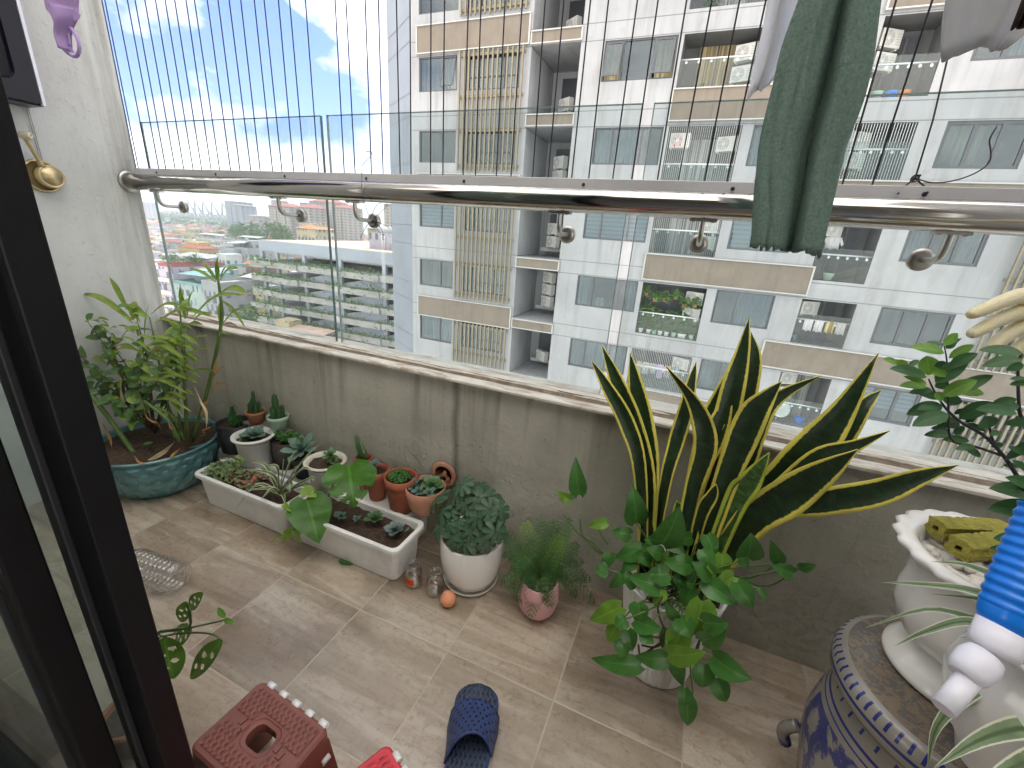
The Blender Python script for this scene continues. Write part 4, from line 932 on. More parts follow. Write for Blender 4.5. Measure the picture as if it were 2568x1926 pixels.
rh = random.Random(21); nH = [0]
kinds = ['white', 'cream', 'grey', 'white', 'lilac', 'mint', 'blue', 'white', 'cream', 'yellow', 'grey']
roofs = [('orange_roof', 'orange pitched roof'), ('red_roof', 'dark red pitched roof'), ('grey_roof', 'flat grey roof'), ('white_roof', 'flat pale roof'), ('teal_roof', 'teal sheet roof')]
def house(x, y, wx_, wy_, h_, col, rf, rot=0, detail=0, label=None, tank=True, pitched=None):
    t = thing('house', (x, y, GZ), label or f'small {col} house with {"an" if rf[1][0] == "o" else "a"} {rf[1]} among the packed rooftops below', 'house', None if label else 'houses packed across the city below')
    Mz = Matrix.Translation((x, y, GZ)) @ Matrix.Rotation(rot, 4, 'Z')
    b = MB(); b.box(-wx_/2, wx_/2, -wy_/2, wy_/2, 0, h_, 0, Mz); 
    if rh.random() < .6: b.box(-wx_/2, wx_*rh.uniform(-.1, .3), -wy_*.1, wy_/2, h_, h_+rh.uniform(2, 3.2), 0, Mz)
    wl = b.build('wall', M_['house_'+col], t)
    b = MB(); pit = pitched if pitched is not None else 'pitched' in rf[1]
    if pit:
        e_ = .5; rz_ = h_+min(wx_, 8)*.22; X0, X1, Y0, Y1 = -wx_/2-e_, wx_/2+e_, -wy_/2-e_, wy_/2+e_; zz = h_+.06
        P = [Mz @ Vector(p) for p in ((X0, Y0, zz), (X1, Y0, zz), (X1, Y1, zz), (X0, Y1, zz), (0, Y0+wx_*.28, rz_), (0, Y1-wx_*.28, rz_))]
        b.poly([P[0], P[1], P[4]]); b.poly([P[1], P[2], P[5], P[4]]); b.poly([P[2], P[3], P[5]]); b.poly([P[3], P[0], P[4], P[5]]); b.poly([P[3], P[2], P[1], P[0]])
    else:
        for q_ in ((-wx_/2, wx_/2, -wy_/2, -wy_/2+.2), (-wx_/2, wx_/2, wy_/2-.2, wy_/2), (-wx_/2, -wx_/2+.2, -wy_/2+.2, wy_/2-.2), (wx_/2-.2, wx_/2, -wy_/2+.2, wy_/2-.2)): b.box(*q_, h_+.004, h_+.7, 0, Mz)
        b.box(-wx_/2+.2, wx_/2-.2, -wy_/2+.2, wy_/2-.2, h_+.003, h_+.08, 0, Mz)
        if rh.random() < .5:   # corrugated shed on the flat roof
            b.poly([Mz @ Vector(p) for p in ((-wx_*.45, -wy_*.4, h_+2.2), (wx_*.45, -wy_*.4, h_+2.4), (wx_*.45, wy_*.1, h_+3.2), (-wx_*.45, wy_*.1, h_+3.0))])
    b.build('roof', M_[rf[0]], t)
    if tank and rh.random() < .55 and y < 400:
        b = MB(); q_ = Mz @ Vector((rh.uniform(-.3, .3)*wx_, rh.uniform(-.3, .1)*wy_, h_+(wx_*.2 if pit else 1.2))); b.tube([q_, q_+Vector((1.5, .2, 0))], .55, 10); b.build('water_tank', M_['steel_rail_far'], t)
    if detail:
        for fl in range(int(h_/3.3)):
            for wi in range(int(wx_/2.4)):
                if rh.random() < .25: continue
                xx = -wx_/2+.8+wi*2.3; zz = .9+3.3*fl; b = MB(); b.box(xx, xx+1.3, -wy_/2-.06, -wy_/2+.05, zz, zz+1.5, 0, Mz); b.build('window', M_['frame_grey'], t)
        if rh.random() < .8:
            for fl in range(1, int(h_/3.3)):
                b = MB(); b.box(-wx_/2+.3, wx_/2-.3, -wy_/2-1.0, -wy_/2-.07, 3.3*fl-.1, 3.3*fl+.1, 0, Mz); b.box(-wx_/2+.3, wx_/2-.3, -wy_/2-1.0, -wy_/2-.93, 3.3*fl+.1, 3.3*fl+.9, 0, Mz); b.build('balcony', M_['white_roof'], t)
    nH[0] += 1
# landmark houses seen close below
def at_v(u, v, d): return Vector((CAM.x+u*d, CAM.y+d, CAM.z+v*d))
def kf(x, y): return ((380+x/5.924), (480+y/5.924))       # reading on the enlarged skyline crop
def lm(xl, xr, yt, d, dp_, col, rf, label, **kw):
    a_, e_ = ony(kf(xl, yt), CAM.y+d), ony(kf(xr, yt), CAM.y+d)
    house((a_.x+e_.x)/2, a_.y+dp_/2, e_.x-a_.x, dp_, a_.z-GZ, col, rf, kw.pop('rot', 0), 1, label, **kw)
lm(385, 700, 815, 150, 10, 'yellow', ('red_roof', ''), 'yellow house with wide balcony windows under a dark red roof', pitched=True)
lm(1015, 1240, 850, 112, 13, 'blue', ('grey_roof', ''), 'blue grey house with an almost blank wall, left of the parking block', pitched=False, tank=False)
lm(1225, 1420, 850, 114, 12, 'grey', ('grey_roof', ''), 'grey house with one small window beside the parking block', pitched=False)
lm(1430, 1590, 830, 122, 12, 'cream', ('orange_roof', ''), 'narrow cream house with orange roofs touching the parking block', pitched=True)
lm(1240, 1620, 1280, 82, 9, 'brown', ('red_roof', ''), 'brown walled house with a flat dull red sheet roof near the parking block', pitched=False, tank=False)
lm(1250, 1640, 1400, 74, 8, 'cream', ('grey_roof', ''), 'tall blank cream wall house right under the parking block corner', pitched=False, tank=False)
lm(740, 1000, 1360, 66, 12, 'grey', ('grey_roof', ''), 'grey house with cream framed balconies on its front', pitched=False)
lm(290, 740, 1350, 68, 14, 'mint', ('teal_roof', ''), 'mint green house with a teal glazed roof terrace', pitched=False)
lm(90, 290, 1100, 70, 14, 'lilac', ('red_roof', ''), 'lilac house by the end wall with red tanks on its roof', pitched=False)
lm(250, 820, 1040, 92, 12, 'grey', ('grey_roof', ''), 'long grey house with a broad flat roof in the middle of the rooftops', pitched=False)
lm(810, 1150, 1070, 90, 9, 'white', ('teal_roof', ''), 'small white house with barred windows and blue awning', pitched=False)
lm(1270, 1530, 1100, 96, 9, 'white', ('orange_roof', ''), 'white house with an orange roof and glazed front by the parking block', pitched=True)
lm(1730, 2130, 2130, 56, 5, 'cream', ('terrace_tile', ''), 'low pinkish roof house with terracotta terrace in front of the parking block', pitched=False, tank=False)
lm(1500, 2330, 2260, 53, 12, 'white', ('terrace_tile', ''), 'low white house with a pink roof terrace at the foot of the view', pitched=False, tank=False)
lm(300, 445, 570, 320, 12, 'cream', ('orange_roof', ''), 'cream house with a bright orange roof, first landmark under the bridge', pitched=True)
lm(1375, 1500, 440, 300, 12, 'lilac', ('grey_roof', ''), 'pale blank walled house before the big green tree', pitched=False, tank=False)
lm(430, 640, 600, 210, 10, 'cream', ('grey_roof', ''), 'cream house with a blank stepped gable wall among the rooftops', pitched=False, tank=False)
lm(650, 1040, 680, 190, 9, 'white', ('grey_roof', ''), 'white row house with a line of dark windows', pitched=False)
lm(1250, 1590, 730, 172, 8, 'white', ('grey_roof', ''), 'white house with four dark windows just beyond the blue grey house', pitched=False)
t_ = at_v(-1.05, -.030, 170); house(t_.x, t_.y, 13, 12, t_.z-GZ, 'cream', ('orange_roof', ''), 0, 1, 'cream block with an orange roof behind the parking block', pitched=True)
# packed rows out to the river
d = 104.0; far = []
while d < 1000:
    step = 8.5*(d/90)**.35; uu = -2.15+rh.uniform(0, .05)
    while uu < -.72:
        w_ = rh.uniform(4.5, 8)*(1+.4*(d > 250)+.4*(d > 500)); x = CAM.x+uu*d; y = CAM.y+d+rh.uniform(-2, 2)*step*.2
        uu += (w_*1.03)/d
        if uu > -1.31 and d < 105: continue
        if -.95 < uu and d < 130: continue
        h_ = rh.uniform(9, 18) if rh.random() < .85 else rh.uniform(18, 22)
        far.append((x, y, w_, rh.uniform(7, 12), h_, rh.choice(kinds), rh.choices(roofs, [1.8, 2.6, 2.8, 3.0, .5])[0], rh.uniform(-.25, .25)))
    d += step*1.25
n_near = 255
for i, (x, y, w_, dp_, h_, col, rf, rot) in enumerate(far):
    if i < n_near: house(x, y, w_, dp_, h_, col, rf, rot)
rest = far[n_near:]
mk = sorted({'house_'+f_[5] for f_ in rest}|{f_[6][0] for f_ in rest}); mi = {n_: i for i, n_ in enumerate(mk)}
b = MB()
for x, y, w_, dp_, h_, col, rf, rot in rest:
    Mz = Matrix.Translation((x, y, GZ)) @ Matrix.Rotation(rot, 4, 'Z'); b.box(-w_/2, w_/2, -dp_/2, dp_/2, 0, h_, mi['house_'+col], Mz)
    if 'pitched' in rf[1]:
        P = [Mz @ Vector(p) for p in ((-w_/2-.5, -dp_/2-.5, h_+.05), (w_/2+.5, -dp_/2-.5, h_+.05), (w_/2+.5, dp_/2+.5, h_+.05), (-w_/2-.5, dp_/2+.5, h_+.05), (0, 0, h_+w_*.24))]
        for q_ in ((0, 1, 4), (1, 2, 4), (2, 3, 4), (3, 0, 4)): b.poly([P[i_] for i_ in q_], mi[rf[0]])
    else:
        b.box(-w_/2+.1, w_/2-.1, -dp_/2+.1, dp_/2-.1, h_+.003, h_+.5, mi[rf[0]], Mz)
        if rh.random() < .5: b.box(-w_*.3, w_*.1, -dp_*.1, dp_*.4, h_+.003, h_+2.8, mi['house_'+col], Mz)
    if rh.random() < .4 and d < 700: b.box(w_*.1, w_*.1+1.6, -dp_*.3, -dp_*.3+1, h_+.4, h_+1.9, mi['white_roof'], Mz)
b.build('distant_rooftops', [M_[n_] for n_ in mk], kind='stuff')
# clumps of trees among the roofs
def tree_clump(u, v, d, r_, n, label, name='tree'):
    p = at_v(u, v, d); t = thing(name, (p.x, p.y, GZ), label, 'tree', 'trees among the rooftops')
    b = MB(); b.tube([(p.x, p.y, GZ), (p.x+.2, p.y, GZ+.6*(p.z-GZ)), (p.x, p.y, p.z-.2*r_)], [.45, .35, .2], 8); b.build('trunk', M_['stem_brown'], t)
    b = MB()
    for j in range(9):
        c_ = Vector((p.x+rh.gauss(0, .55)*r_, p.y+rh.gauss(0, .5)*r_, p.z-r_*.55+rh.gauss(0, .22)*r_)); rp.seed(int(j+u*1000)); bush_mb(b, c_, r_*.5, n//9, 1, r_*.085)
    b.build('crown', M_['far_foliage'], t)
for u, v, d, r_, n, l_ in ((-1.29, -.028, 260, 15, 1600, 'big green tree crown left of the cream tower blocks'), (-1.22, -.032, 250, 12, 1200, 'smaller green tree beside the big crown before the tower blocks'), (-1.40, -.036, 300, 12, 1000, 'round tree in front of the grey twin tower'),
                           (-1.45, -.325, 52, 3.2, 900, 'dark leafy tree at the foot of the parking block'), (-1.60, -.155, 80, 3.4, 600, 'roof garden bushes on the long grey house'), (-1.74, -.158, 82, 3, 600, 'bushes on the roof terrace behind the long grey house'), (-1.18, -.05, 170, 5, 500, 'small tree between the roofs beyond the parking block')):
    tree_clump(u, v, d, r_, n, l_)
b = MB()
for i in range(5200):
    d = rk.uniform(620, 1900); u = rk.uniform(-2.0, -1.25); p = Vector((CAM.x+u*d, CAM.y+d, GZ+rk.random()**.6*(24+6*noise.noise(Vector((u*9, d*.01, 0)))))); k_ = rk.uniform(3, 8)
    t_ = Vector((rk.gauss(0, 1), rk.gauss(0, 1), rk.gauss(0, .5))).normalized(); s2 = t_.orthogonal().normalized(); b.poly([p-t_*k_, p+s2*k_*.6, p+t_*k_, p-s2*k_*.6])
b.build('riverside_woods', M_['far_foliage'], kind='stuff')
# far towers
def far_tower(u0, u1, vt, d, dp_, mat, roof, label, cren=True):
    p0, p1 = at_v(u0, vt, d), at_v(u1, vt, d); t = thing('tower_block', ((p0.x+p1.x)/2, p0.y, GZ), label, 'tower block', 'tower blocks on the skyline')
    w_ = p1.x-p0.x; b = MB(); b.box(p0.x, p1.x, p0.y, p0.y+dp_, GZ, p0.z)
    n_ = max(3, int(w_/7))
    for i in range(n_):
        if i % 2: b.box(p0.x+w_*i/n_, p0.x+w_*(i+1)/n_, p0.y-1.6, p0.y-.01, GZ, p0.z-3)
    b.build('wall', M_[mat], t)
    b = MB(); e_ = 1.2; zt = p0.z+.05; x0, x1, y0, y1 = p0.x-e_, p1.x+e_, p0.y-e_-1, p0.y+dp_+e_; xm, ym = (x0+x1)/2, (y0+y1)/2; hr_ = 4.5 if roof == 'red_roof' else 1.5
    q_ = [(x0, y0, zt), (x1, y0, zt), (x1, y1, zt), (x0, y1, zt), (x0+w_*.25, ym, zt+hr_), (x1-w_*.25, ym, zt+hr_)]
    for f_ in ((0, 1, 5, 4), (1, 2, 5), (2, 3, 4, 5), (3, 0, 4), (3, 2, 1, 0)): b.poly([q_[i] for i in f_])
    b.build('roof', M_[roof], t)
far_tower(-1.236, -1.15, .026, 420, 30, 'tower_cream', 'red_roof', 'cream tower block with a red hipped roof, leftmost of the cream group')
far_tower(-1.118, -1.07, .027, 400, 30, 'tower_cream', 'red_roof', 'narrow cream tower block with a red roof, second of the cream group')
far_tower(-1.068, -.985, .045, 440, 30, 'tower_cream', 'red_roof', 'tallest cream tower block with a red roof near the dark glass seam')
far_tower(-.98, -.935, .032, 430, 30, 'tower_cream', 'red_roof', 'cream tower block with a red roof just right of the dark glass seam')
far_tower(-1.222, -1.195, .042, 620, 25, 'tower_grey', 'grey_roof', 'slim blue grey tower rising behind the leftmost cream block')
far_tower(-1.105, -1.075, .040, 620, 25, 'tower_grey', 'grey_roof', 'slim blue grey tower rising behind the second cream block')
far_tower(-.802, -.765, .048, 380, 22, 'tower_cream', 'grey_roof', 'beige tower block beside the near white tower edge')
far_tower(-1.43, -1.385, .032, 620, 40, 'tower_grey', 'grey_roof', 'grey glass tower right of the bridge, its left half')
far_tower(-1.40, -1.352, .022, 590, 30, 'tower_grey', 'grey_roof', 'grey glass tower right of the bridge, its lower right half')
far_tower(-1.33, -1.285, -.006, 480, 26, 'tower_cream', 'grey_roof', 'low cream block between the grey tower and the big tree')
far_tower(-.86, -.80, -.016, 200, 16, 'house_cream', 'grey_roof', 'cream office block with rows of dark windows behind the roof house')
far_tower(-1.96, -1.86, .012, 700, 30, 'tower_grey', 'grey_roof', 'pale grey tower at the far left by the end wall')
# cable bridge with five slanted pylons
br = thing('cable_bridge', (CAM.x-1.53*1000, CAM.y+1000, GZ), 'distant river bridge with five slanting A shaped pylons', 'bridge')
us_ = [-1.612, -1.577, -1.538, -1.494, -1.443]
for u in us_:
    a_, t_, e_ = at_v(u-.006, -.012, 1000), at_v(u+.002, .0275, 1000), at_v(u+.030, -.012, 1000)
    b = MB(); b.tube([a_, t_], [3.4, 2.8], 6); b.tube([t_, e_], [2.8, 3.4], 6); b.tube([t_-Vector((0, 0, 1)), t_+Vector((0, 0, 2.5))], 2.4, 6); b.build('pylon', M_['bridge_paint'], br)
b = MB(); a_, e_ = at_v(-1.75, -.0125, 1000), at_v(-1.30, -.0125, 1000); b.box(a_.x, e_.x, a_.y-6, a_.y+6, a_.z-1.5, a_.z+1.2)
for u in [-1.7+.02*i for i in range(20)]: p = at_v(u, -.013, 1000); b.box(p.x-1, p.x+1, p.y-2, p.y+2, GZ, p.z)
b.build('deck', M_['bridge_paint'], br)
# the air between here and the skyline
b = MB(); b.box(-3400, 420, -40, 2200, GZ-1, 118)
hz = b.build('haze', newmat('haze_air')[0], kind='stuff')
m = M_['haze_air']; nt = m.node_tree; out = [n for n in nt.nodes if n.type == 'OUTPUT_MATERIAL'][0]
pv = nd(nt, 'ShaderNodeVolumePrincipled'); pv.inputs['Color'].default_value = (.88, .93, 1, 1); pv.inputs['Density'].default_value = .0003; pv.inputs['Anisotropy'].default_value = .2
lk(nt, pv.outputs[0], out.inputs['Volume'])
# ------------------------------------------------------------------ pots and plants
G_ROW = 'small potted plants in the row along the parapet'
def pot_prof(r, h, kind, th=.005):
    if kind == 'terra': return [(r*.68, 0), (r*.90, h*.72), (r*.91, h*.73), (r*1.0, h*.74), (r*1.02, h), (r*.92, h), (r*.9, h*.93), (r*.85, h*.82), (r*.8, h*.80)]
    if kind == 'lip': return [(r*.66, 0), (r*.70, .004), (r*.84, h*.93), (r*1.0, h*.96), (r*1.0, h), (r*.84, h*1.0), (r*.80, h*.9), (r*.76, h*.86)]
    if kind == 'egg': return [(r*.62, 0), (r*.78, h*.05), (r*.95, h*.3), (r*1.02, h*.6), (r*1.0, h*.97), (r*.98, h), (r*.94, h), (r*.94, h*.85), (r*.93, h*.82)]
    return [(r*.82, 0), (r*.86, .003), (r*1.0, h), (r*.94, h), (r*.92, h*.9), (r*.90, h*.86)]
def soil_disc(b, c, r, z, mat=0, rough=.004):
    c = Vector(c); n0 = len(b.v); b.v.append(Vector((c.x, c.y, z+rough)))
    for k_ in (1, 2, 3):
        for j in range(18): a = j*math.pi/9; b.v.append(Vector((c.x+r*k_/3*math.cos(a), c.y+r*k_/3*math.sin(a), z+rough*noise.noise(Vector((j*1.7, k_*3.1, c.x*50)))*1.6)))
    for j in range(18): b.face([n0, n0+1+j, n0+1+(j+1) % 18], mat, None, True)
    for k_ in (0, 1):
        for j in range(18): b.face([n0+1+k_*18+j, n0+19+k_*18+j, n0+19+k_*18+(j+1) % 18, n0+1+k_*18+(j+1) % 18], mat, None, True)
def pot(x, y, z0, r, h, kind, mat, label, name='potted_plant', group=G_ROW, soil='soil', cat='potted plant'):
    t = thing(name, (x, y, z0), label, cat, group)
    b = MB(); b.lathe(pot_prof(r, h, kind), (x, y, z0), 36); b.build('pot', M_[mat], t)
    b = MB(); soil_disc(b, (x, y), r*.87, z0+h*.88); b.build('soil', M_[soil], t)
    return t
def rosette(b, c, Rr, n, mat=0, axis=(0, 0, 1), w=.34, up=.15, rnd=None):
    c = Vector(c); q = Vector((0, 0, 1)).rotation_difference(Vector(axis)); rnd = rnd or random
    for i in range(n):
        f_ = i/n; a = i*2.39996; el = R(8+72*(1-f_)**1.5)+up*.3; L = Rr*(.30+.70*f_)*rnd.uniform(.9, 1.08)
        d = q @ Vector((math.cos(a)*math.cos(el), math.sin(a)*math.cos(el), math.sin(el)))
        nn = q @ Vector((-math.cos(a)*math.sin(el), -math.sin(a)*math.sin(el), math.cos(el)))
        P = [c+d*(L*t_/5)+nn*(.10*L*(t_/5)**2-.02*L) for t_ in range(6)]
        b.blade(P, [L*w*x for x in prof('spoon', 6)], nn, mat, 2, .35)
RMS = ['echeveria', 'echeveria_green', 'echeveria_grey']
def ros(par_, c, Rr, n, m=0, axis=(0, 0, 1), w=.34):
    b = MB(); rosette(b, c, Rr, n, 0, axis, w); b.build('rosette', M_[RMS[m]], par_)
def cactus_col(b, base, h, r, ribs=6, mat=0, lean=(0, 0)):
    h *= 1.15; r *= .78
    base = Vector(base); n0 = len(b.v); seg = ribs*4; k_ = 9
    for i in range(k_+1):
        t_ = i/k_; rr = r*(1-.25*t_)*(1 if t_ < .8 else max(.05, 1-((t_-.8)/.2)**2)); rr *= 1+.07*math.sin(i*2.4)
        for j in range(seg):
            a = 2*math.pi*j/seg; q_ = rr*(1+.22*math.cos(ribs*a)); b.v.append(base+Vector((lean[0]*t_*h+q_*math.cos(a), lean[1]*t_*h+q_*math.sin(a), h*t_)))
    for i in range(k_):
        for j in range(seg): b.face([n0+i*seg+j, n0+i*seg+(j+1) % seg, n0+(i+1)*seg+(j+1) % seg, n0+(i+1)*seg+j], mat, None, True)
# support the back row stands on
b = MB(); b.box(-.405, .575, -.118, -.006, .0, .128); o = b.build('foam_block', M_['foam_white'], loc=(.1, -.06, 0), bevel=.006); tag(o, 'long stained white foam block behind the planters, carrying the row of pots', 'foam block')
b = MB(); b.box(-.30, -.07, -.062, -.006, .1285, .258); o = b.build('grey_brick', M_['brick_grey'], loc=(-.18, -.03, .1285), bevel=.004); tag(o, 'grey brick behind the white pot, carrying the two cactus pots', 'brick')
rs = random.Random(3)
# black pot with upright jagged succulent
t = pot(-.335, -.072, .1285, .068, .125, 'plain', 'black_pot', 'matt black pot with a jagged upright green succulent beside the blue bowl')
b = MB()
for i, (dx, dy, h_, yw) in enumerate(((0, 0, .085, 0), (.012, .008, .05, .5), (-.014, .004, .045, -.5), (.02, -.008, .04, .8))):
    P = [Vector((-.33+dx+yw*.03*k_/8, -.075+dy, .24+h_*k_/8)) for k_ in range(9)]
    W = [.006+.012*(1-(k_/8)**1.5)*(1+.5*math.sin(k_*2.6)) for k_ in range(9)]
    b.blade(P, W, (.3, -1, .3), 0, 2, .3); b.blade(P, W, (1, .2, .2), 0, 2, .3)
b.build('succulent', M_['cactus_light'], t)
# small terracotta with cactus
t = pot(-.245, -.037, .2585, .037, .055, 'terra', 'terracotta', 'small terracotta pot with a clump of spiky green cactus, above the black pot')
b = MB()
for dx, dy, h_, r_ in ((0, 0, .085, .009), (-.016, .004, .05, .009), (.014, -.006, .055, .008), (-.006, -.012, .045, .008), (.018, .008, .045, .008), (-.02, -.008, .035, .008)): cactus_col(b, (-.245+dx, -.037+dy, .305), h_, r_, 5, 0, (dx*3, 0))
b.build('cactus', M_['cactus'], t)
t = pot(-.112, -.040, .2585, .040, .065, 'terra', 'mint_pot', 'small mint green pot with a dark ridged cactus')
b = MB()
for dx, dy, h_, r_ in ((-.004, 0, .092, .015), (.016, -.006, .045, .011), (-.020, -.004, .04, .011), (.012, .012, .05, .011), (-.002, -.016, .042, .011)): cactus_col(b, (-.112+dx, -.04+dy, .312), h_, r_, 6, 0, (dx*4, 0))
b.build('cactus', M_['cactus'], t)
# white pot with wide lip and echeveria
t = pot(-.150, -.125, .1285, .077, .137, 'lip', 'white_plastic', 'white plastic pot with a wide lip holding a flat blue green rosette')
ros(t, (-.142, -.125, .264), .052, 22, 0, (.1, -.2, 1)); ros(t, (-.180, -.115, .260), .034, 14, 0, (-.2, -.2, 1)); ros(t, (-.165, -.158, .259), .028, 12, 1, (0, -.4, 1))
t = pot(-.052, -.064, .1285, .055, .115, 'plain', 'brown_pot', 'dark brown glazed pot with a trailing bead like green succulent')
b = MB()
for s_ in range(7):
    P = spl([(-.06+rs.uniform(-.03, .03), -.07, .238), (-.05+rs.uniform(-.05, .05), -.075+rs.uniform(-.03, .03), .265), (-.03+s_*.012, -.07+rs.uniform(-.02, .02), .262+rs.uniform(0, .03))], 12)
    b.tube(P, .0015, 5, 0)
    for p_ in P:
        for k_ in range(3): b.stone(p_+Vector((rs.uniform(-.006, .006), rs.uniform(-.006, .006), rs.uniform(-.004, .006))), .0055, 0, .9)
b.build('trailing_stems', M_['moss'], t)
t = pot(.065, -.085, .1285, .045, .085, 'plain', 'black_pot', 'dark pot hidden under a large open blue green rosette')
b = MB(); rosette(b, (.062, -.088, .240), .082, 24, 0, (.15, -.4, 1), .21); b.build('rosette', M_['echeveria'], t)
t = pot(.203, -.112, .1285, .0745, .118, 'lip', 'cream_plastic', 'cream plastic pot with a small green rosette, behind the big split leaf', soil='soil')
ros(t, (.226, -.108, .270), .036, 16, 1, (.2, -.2, 1)); ros(t, (.248, -.118, .258), .024, 12, 1, (.3, -.3, 1)); b = MB(); b.tube([(.212, -.112, .226), (.226, -.108, .264)], .005, 6); b.build('stem', M_['stem_green'], t)
t = pot(.322, -.045, .1285, .031, .132, 'terra', 'terracotta_red', 'terracotta pot with thin upright stick like stems, behind the big split leaf')
b = MB()
for i in range(7): x = .322+rs.uniform(-.018, .016); b.tube(spl([(x, -.045, .25), (x+rs.uniform(-.01, .004), -.05, .285), (x-.02*rs.random()-.004, -.045, .30+rs.uniform(0, .05))], 6), [.0042, .004, .004, .0035, .003, .002], 6)
b.build('sticks', M_['cactus_light'], t)
t = pot(.402, -.07, .1285, .043, .118, 'terra', 'terracotta_red', 'red brown terracotta pot with a dusty grey rosette')
b = MB(); rosette(b, (.392, -.075, .256), .036, 20, 0, (-.1, -.3, 1), .42); b.build('rosette', M_['echeveria_grey'], t)
t = pot(.520, -.088, .1285, .056, .136, 'terra', 'terracotta_red', 'red terracotta pot with a low mossy dark green plant')
b = MB()
for i in range(150):
    a = rs.random()*6.28; r_ = .036*rs.random()**.5; b.stone((.515+r_*math.cos(a), -.088+r_*math.sin(a), .255+.02*(1-(r_/.036)**2)+rs.uniform(0, .006)), .005, 0, 1.1)
b.build('moss', M_['moss'], t)
# half round wall pot with its back plate
t = thing('potted_plant', (.612, -.06, .14), 'pale terracotta half bowl with a round back plate and mixed rosettes', 'potted plant', G_ROW)
b = MB(); b.lathe([(.018, -.105), (.035, -.10), (.055, -.075), (.066, -.03), (.069, 0), (.064, 0), (.060, -.02), (.05, -.03)], (.612, -.075, .246), 36)
Mz = Matrix.Rotation(R(90), 4, 'X')
b.lathe([(.036, .004), (.046, .006), (.050, 0), (.046, -.006), (.034, -.005), (.034, .004)], (.645, -.012, .265), 28, 0, None, True, Mz)
b.build('pot', M_['terracotta_pale'], t)
b = MB(); soil_disc(b, (.612, -.075), .06, .236); b.build('soil', M_['soil'], t)
for dx, dy, r_, n_, m_ in ((.02, .01, .046, 22, 1), (-.03, -.02, .030, 16, 0), (-.045, .01, .026, 14, 2), (.0, -.04, .028, 14, 0), (.035, -.03, .028, 14, 0), (-.02, .03, .024, 12, 2)): ros(t, (.612+dx, -.075+dy, .246), r_, n_, m_, (dx*6, dy*6-.2, 1))

# two long white planters
def planter(x0, x1, y0, y1, h, label):
    t = thing('planter_box', ((x0+x1)/2, (y0+y1)/2, 0), label, 'planter', 'long white planter boxes')
    b = MB(); ti = .022; rc = .02
    def ring(x0, x1, y0, y1, z, rc):
        o = []
        for cx_, cy_, a0 in ((x1-rc, y1-rc, 0), (x0+rc, y1-rc, 90), (x0+rc, y0+rc, 180), (x1-rc, y0+rc, 270)):
            for k_ in range(5): a = R(a0+22.5*k_); o.append(Vector((cx_+rc*math.cos(a), cy_+rc*math.sin(a), z)))
        return o
    rg = [ring(x0+ti+.006, x1-ti-.006, y0+ti+.004, y1-ti-.004, 0, .018), ring(x0+ti, x1-ti, y0+ti, y1-ti, .004, .02), ring(x0+.012, x1-.012, y0+.012, y1-.012, h-.017, .022), ring(x0, x1, y0, y1, h-.016, .026), ring(x0, x1, y0, y1, h-.003, .026), ring(x0+.003, x1-.003, y0+.003, y1-.003, h, .025),
          ring(x0+.012, x1-.012, y0+.012, y1-.012, h, .022), ring(x0+.016, x1-.016, y0+.016, y1-.016, h-.004, .02), ring(x0+.026, x1-.026, y0+.026, y1-.026, h-.09, .018)]
    n0 = len(b.v); m_ = 20
    for r_ in rg: b.v.extend(r_)
    for i in range(len(rg)-1):
        for j in range(m_): b.face([n0+i*m_+j, n0+i*m_+(j+1) % m_, n0+(i+1)*m_+(j+1) % m_, n0+(i+1)*m_+j], 0, None, False)
    b.face([n0+j for j in range(m_)][::-1]); b.build('box', M_['white_plastic'], t, bevel=.0015)
    b = MB(); nx_, ny_ = 30, 8; n0 = 0
    for i in range(nx_+1):
        for j in range(ny_+1):
            x = x0+.018+(x1-x0-.036)*i/nx_; y = y0+.018+(y1-y0-.036)*j/ny_; b.v.append(Vector((x, y, h-.028+.010*noise.noise(Vector((x*40, y*40, 0))))))
    for i in range(nx_):
        for j in range(ny_): a = i*(ny_+1)+j; b.face([a, a+ny_+1, a+ny_+2, a+1], 0, None, True)
    b.build('soil', M_['soil'], t); return t
PH = .142
p1 = planter(-.288, .178, -.292, -.150, PH, 'long white planter box on the left, with leafy ground cover and a striped spider plant')
p2 = planter(.188, .650, -.289, -.121, PH, 'long white planter box on the right, holding the big split leaf plant and small rosettes')
b = MB()
for i in range(620):
    x = rs.uniform(-.265, -.02); y = rs.uniform(-.275, -.17); g = (x+.27)/.25+rs.uniform(-.2, .2)
    z = PH-.012+rs.uniform(0, .024)*(1.2-.5*g); m_ = 0 if g < .5 else (1 if rs.random() < .8 else 0)
    a = rs.random()*6.28; el = rs.uniform(.1, .9); d = Vector((math.cos(a)*math.cos(el), math.sin(a)*math.cos(el), math.sin(el))); L = rs.uniform(.009, .016)
    P = [Vector((x, y, z))+d*(L*k_/3) for k_ in range(4)]; b.blade(P, [L*.36*v_ for v_ in (.35, 1, .85, .1)], (0, -.3, 1), m_, 2, .2)
for i in range(40):
    x = rs.uniform(-.06, -.01); y = rs.uniform(-.26, -.2); a = rs.random()*6.28; L = .016; d = Vector((math.cos(a)*.8, math.sin(a)*.8, .5)); P = [Vector((x, y, PH+.008))+d*(L*k_/3) for k_ in range(4)]
    if -.045 < x < -.02: b.blade(P, [L*.36*v_ for v_ in (.35, 1, .85, .1)], (0, -.3, 1), 2, 2, .2)
o = b.build('ground_cover', [M_['fittonia'], M_['fittonia_brown'], M_['fittonia_pink']], p1, kind='stuff')
b = MB(); cS = Vector((-.075, -.235, PH))
b.tube(spl([cS, cS+Vector((.01, -.01, .06)), cS+Vector((-.005, -.005, .095))], 6), .0015, 5)
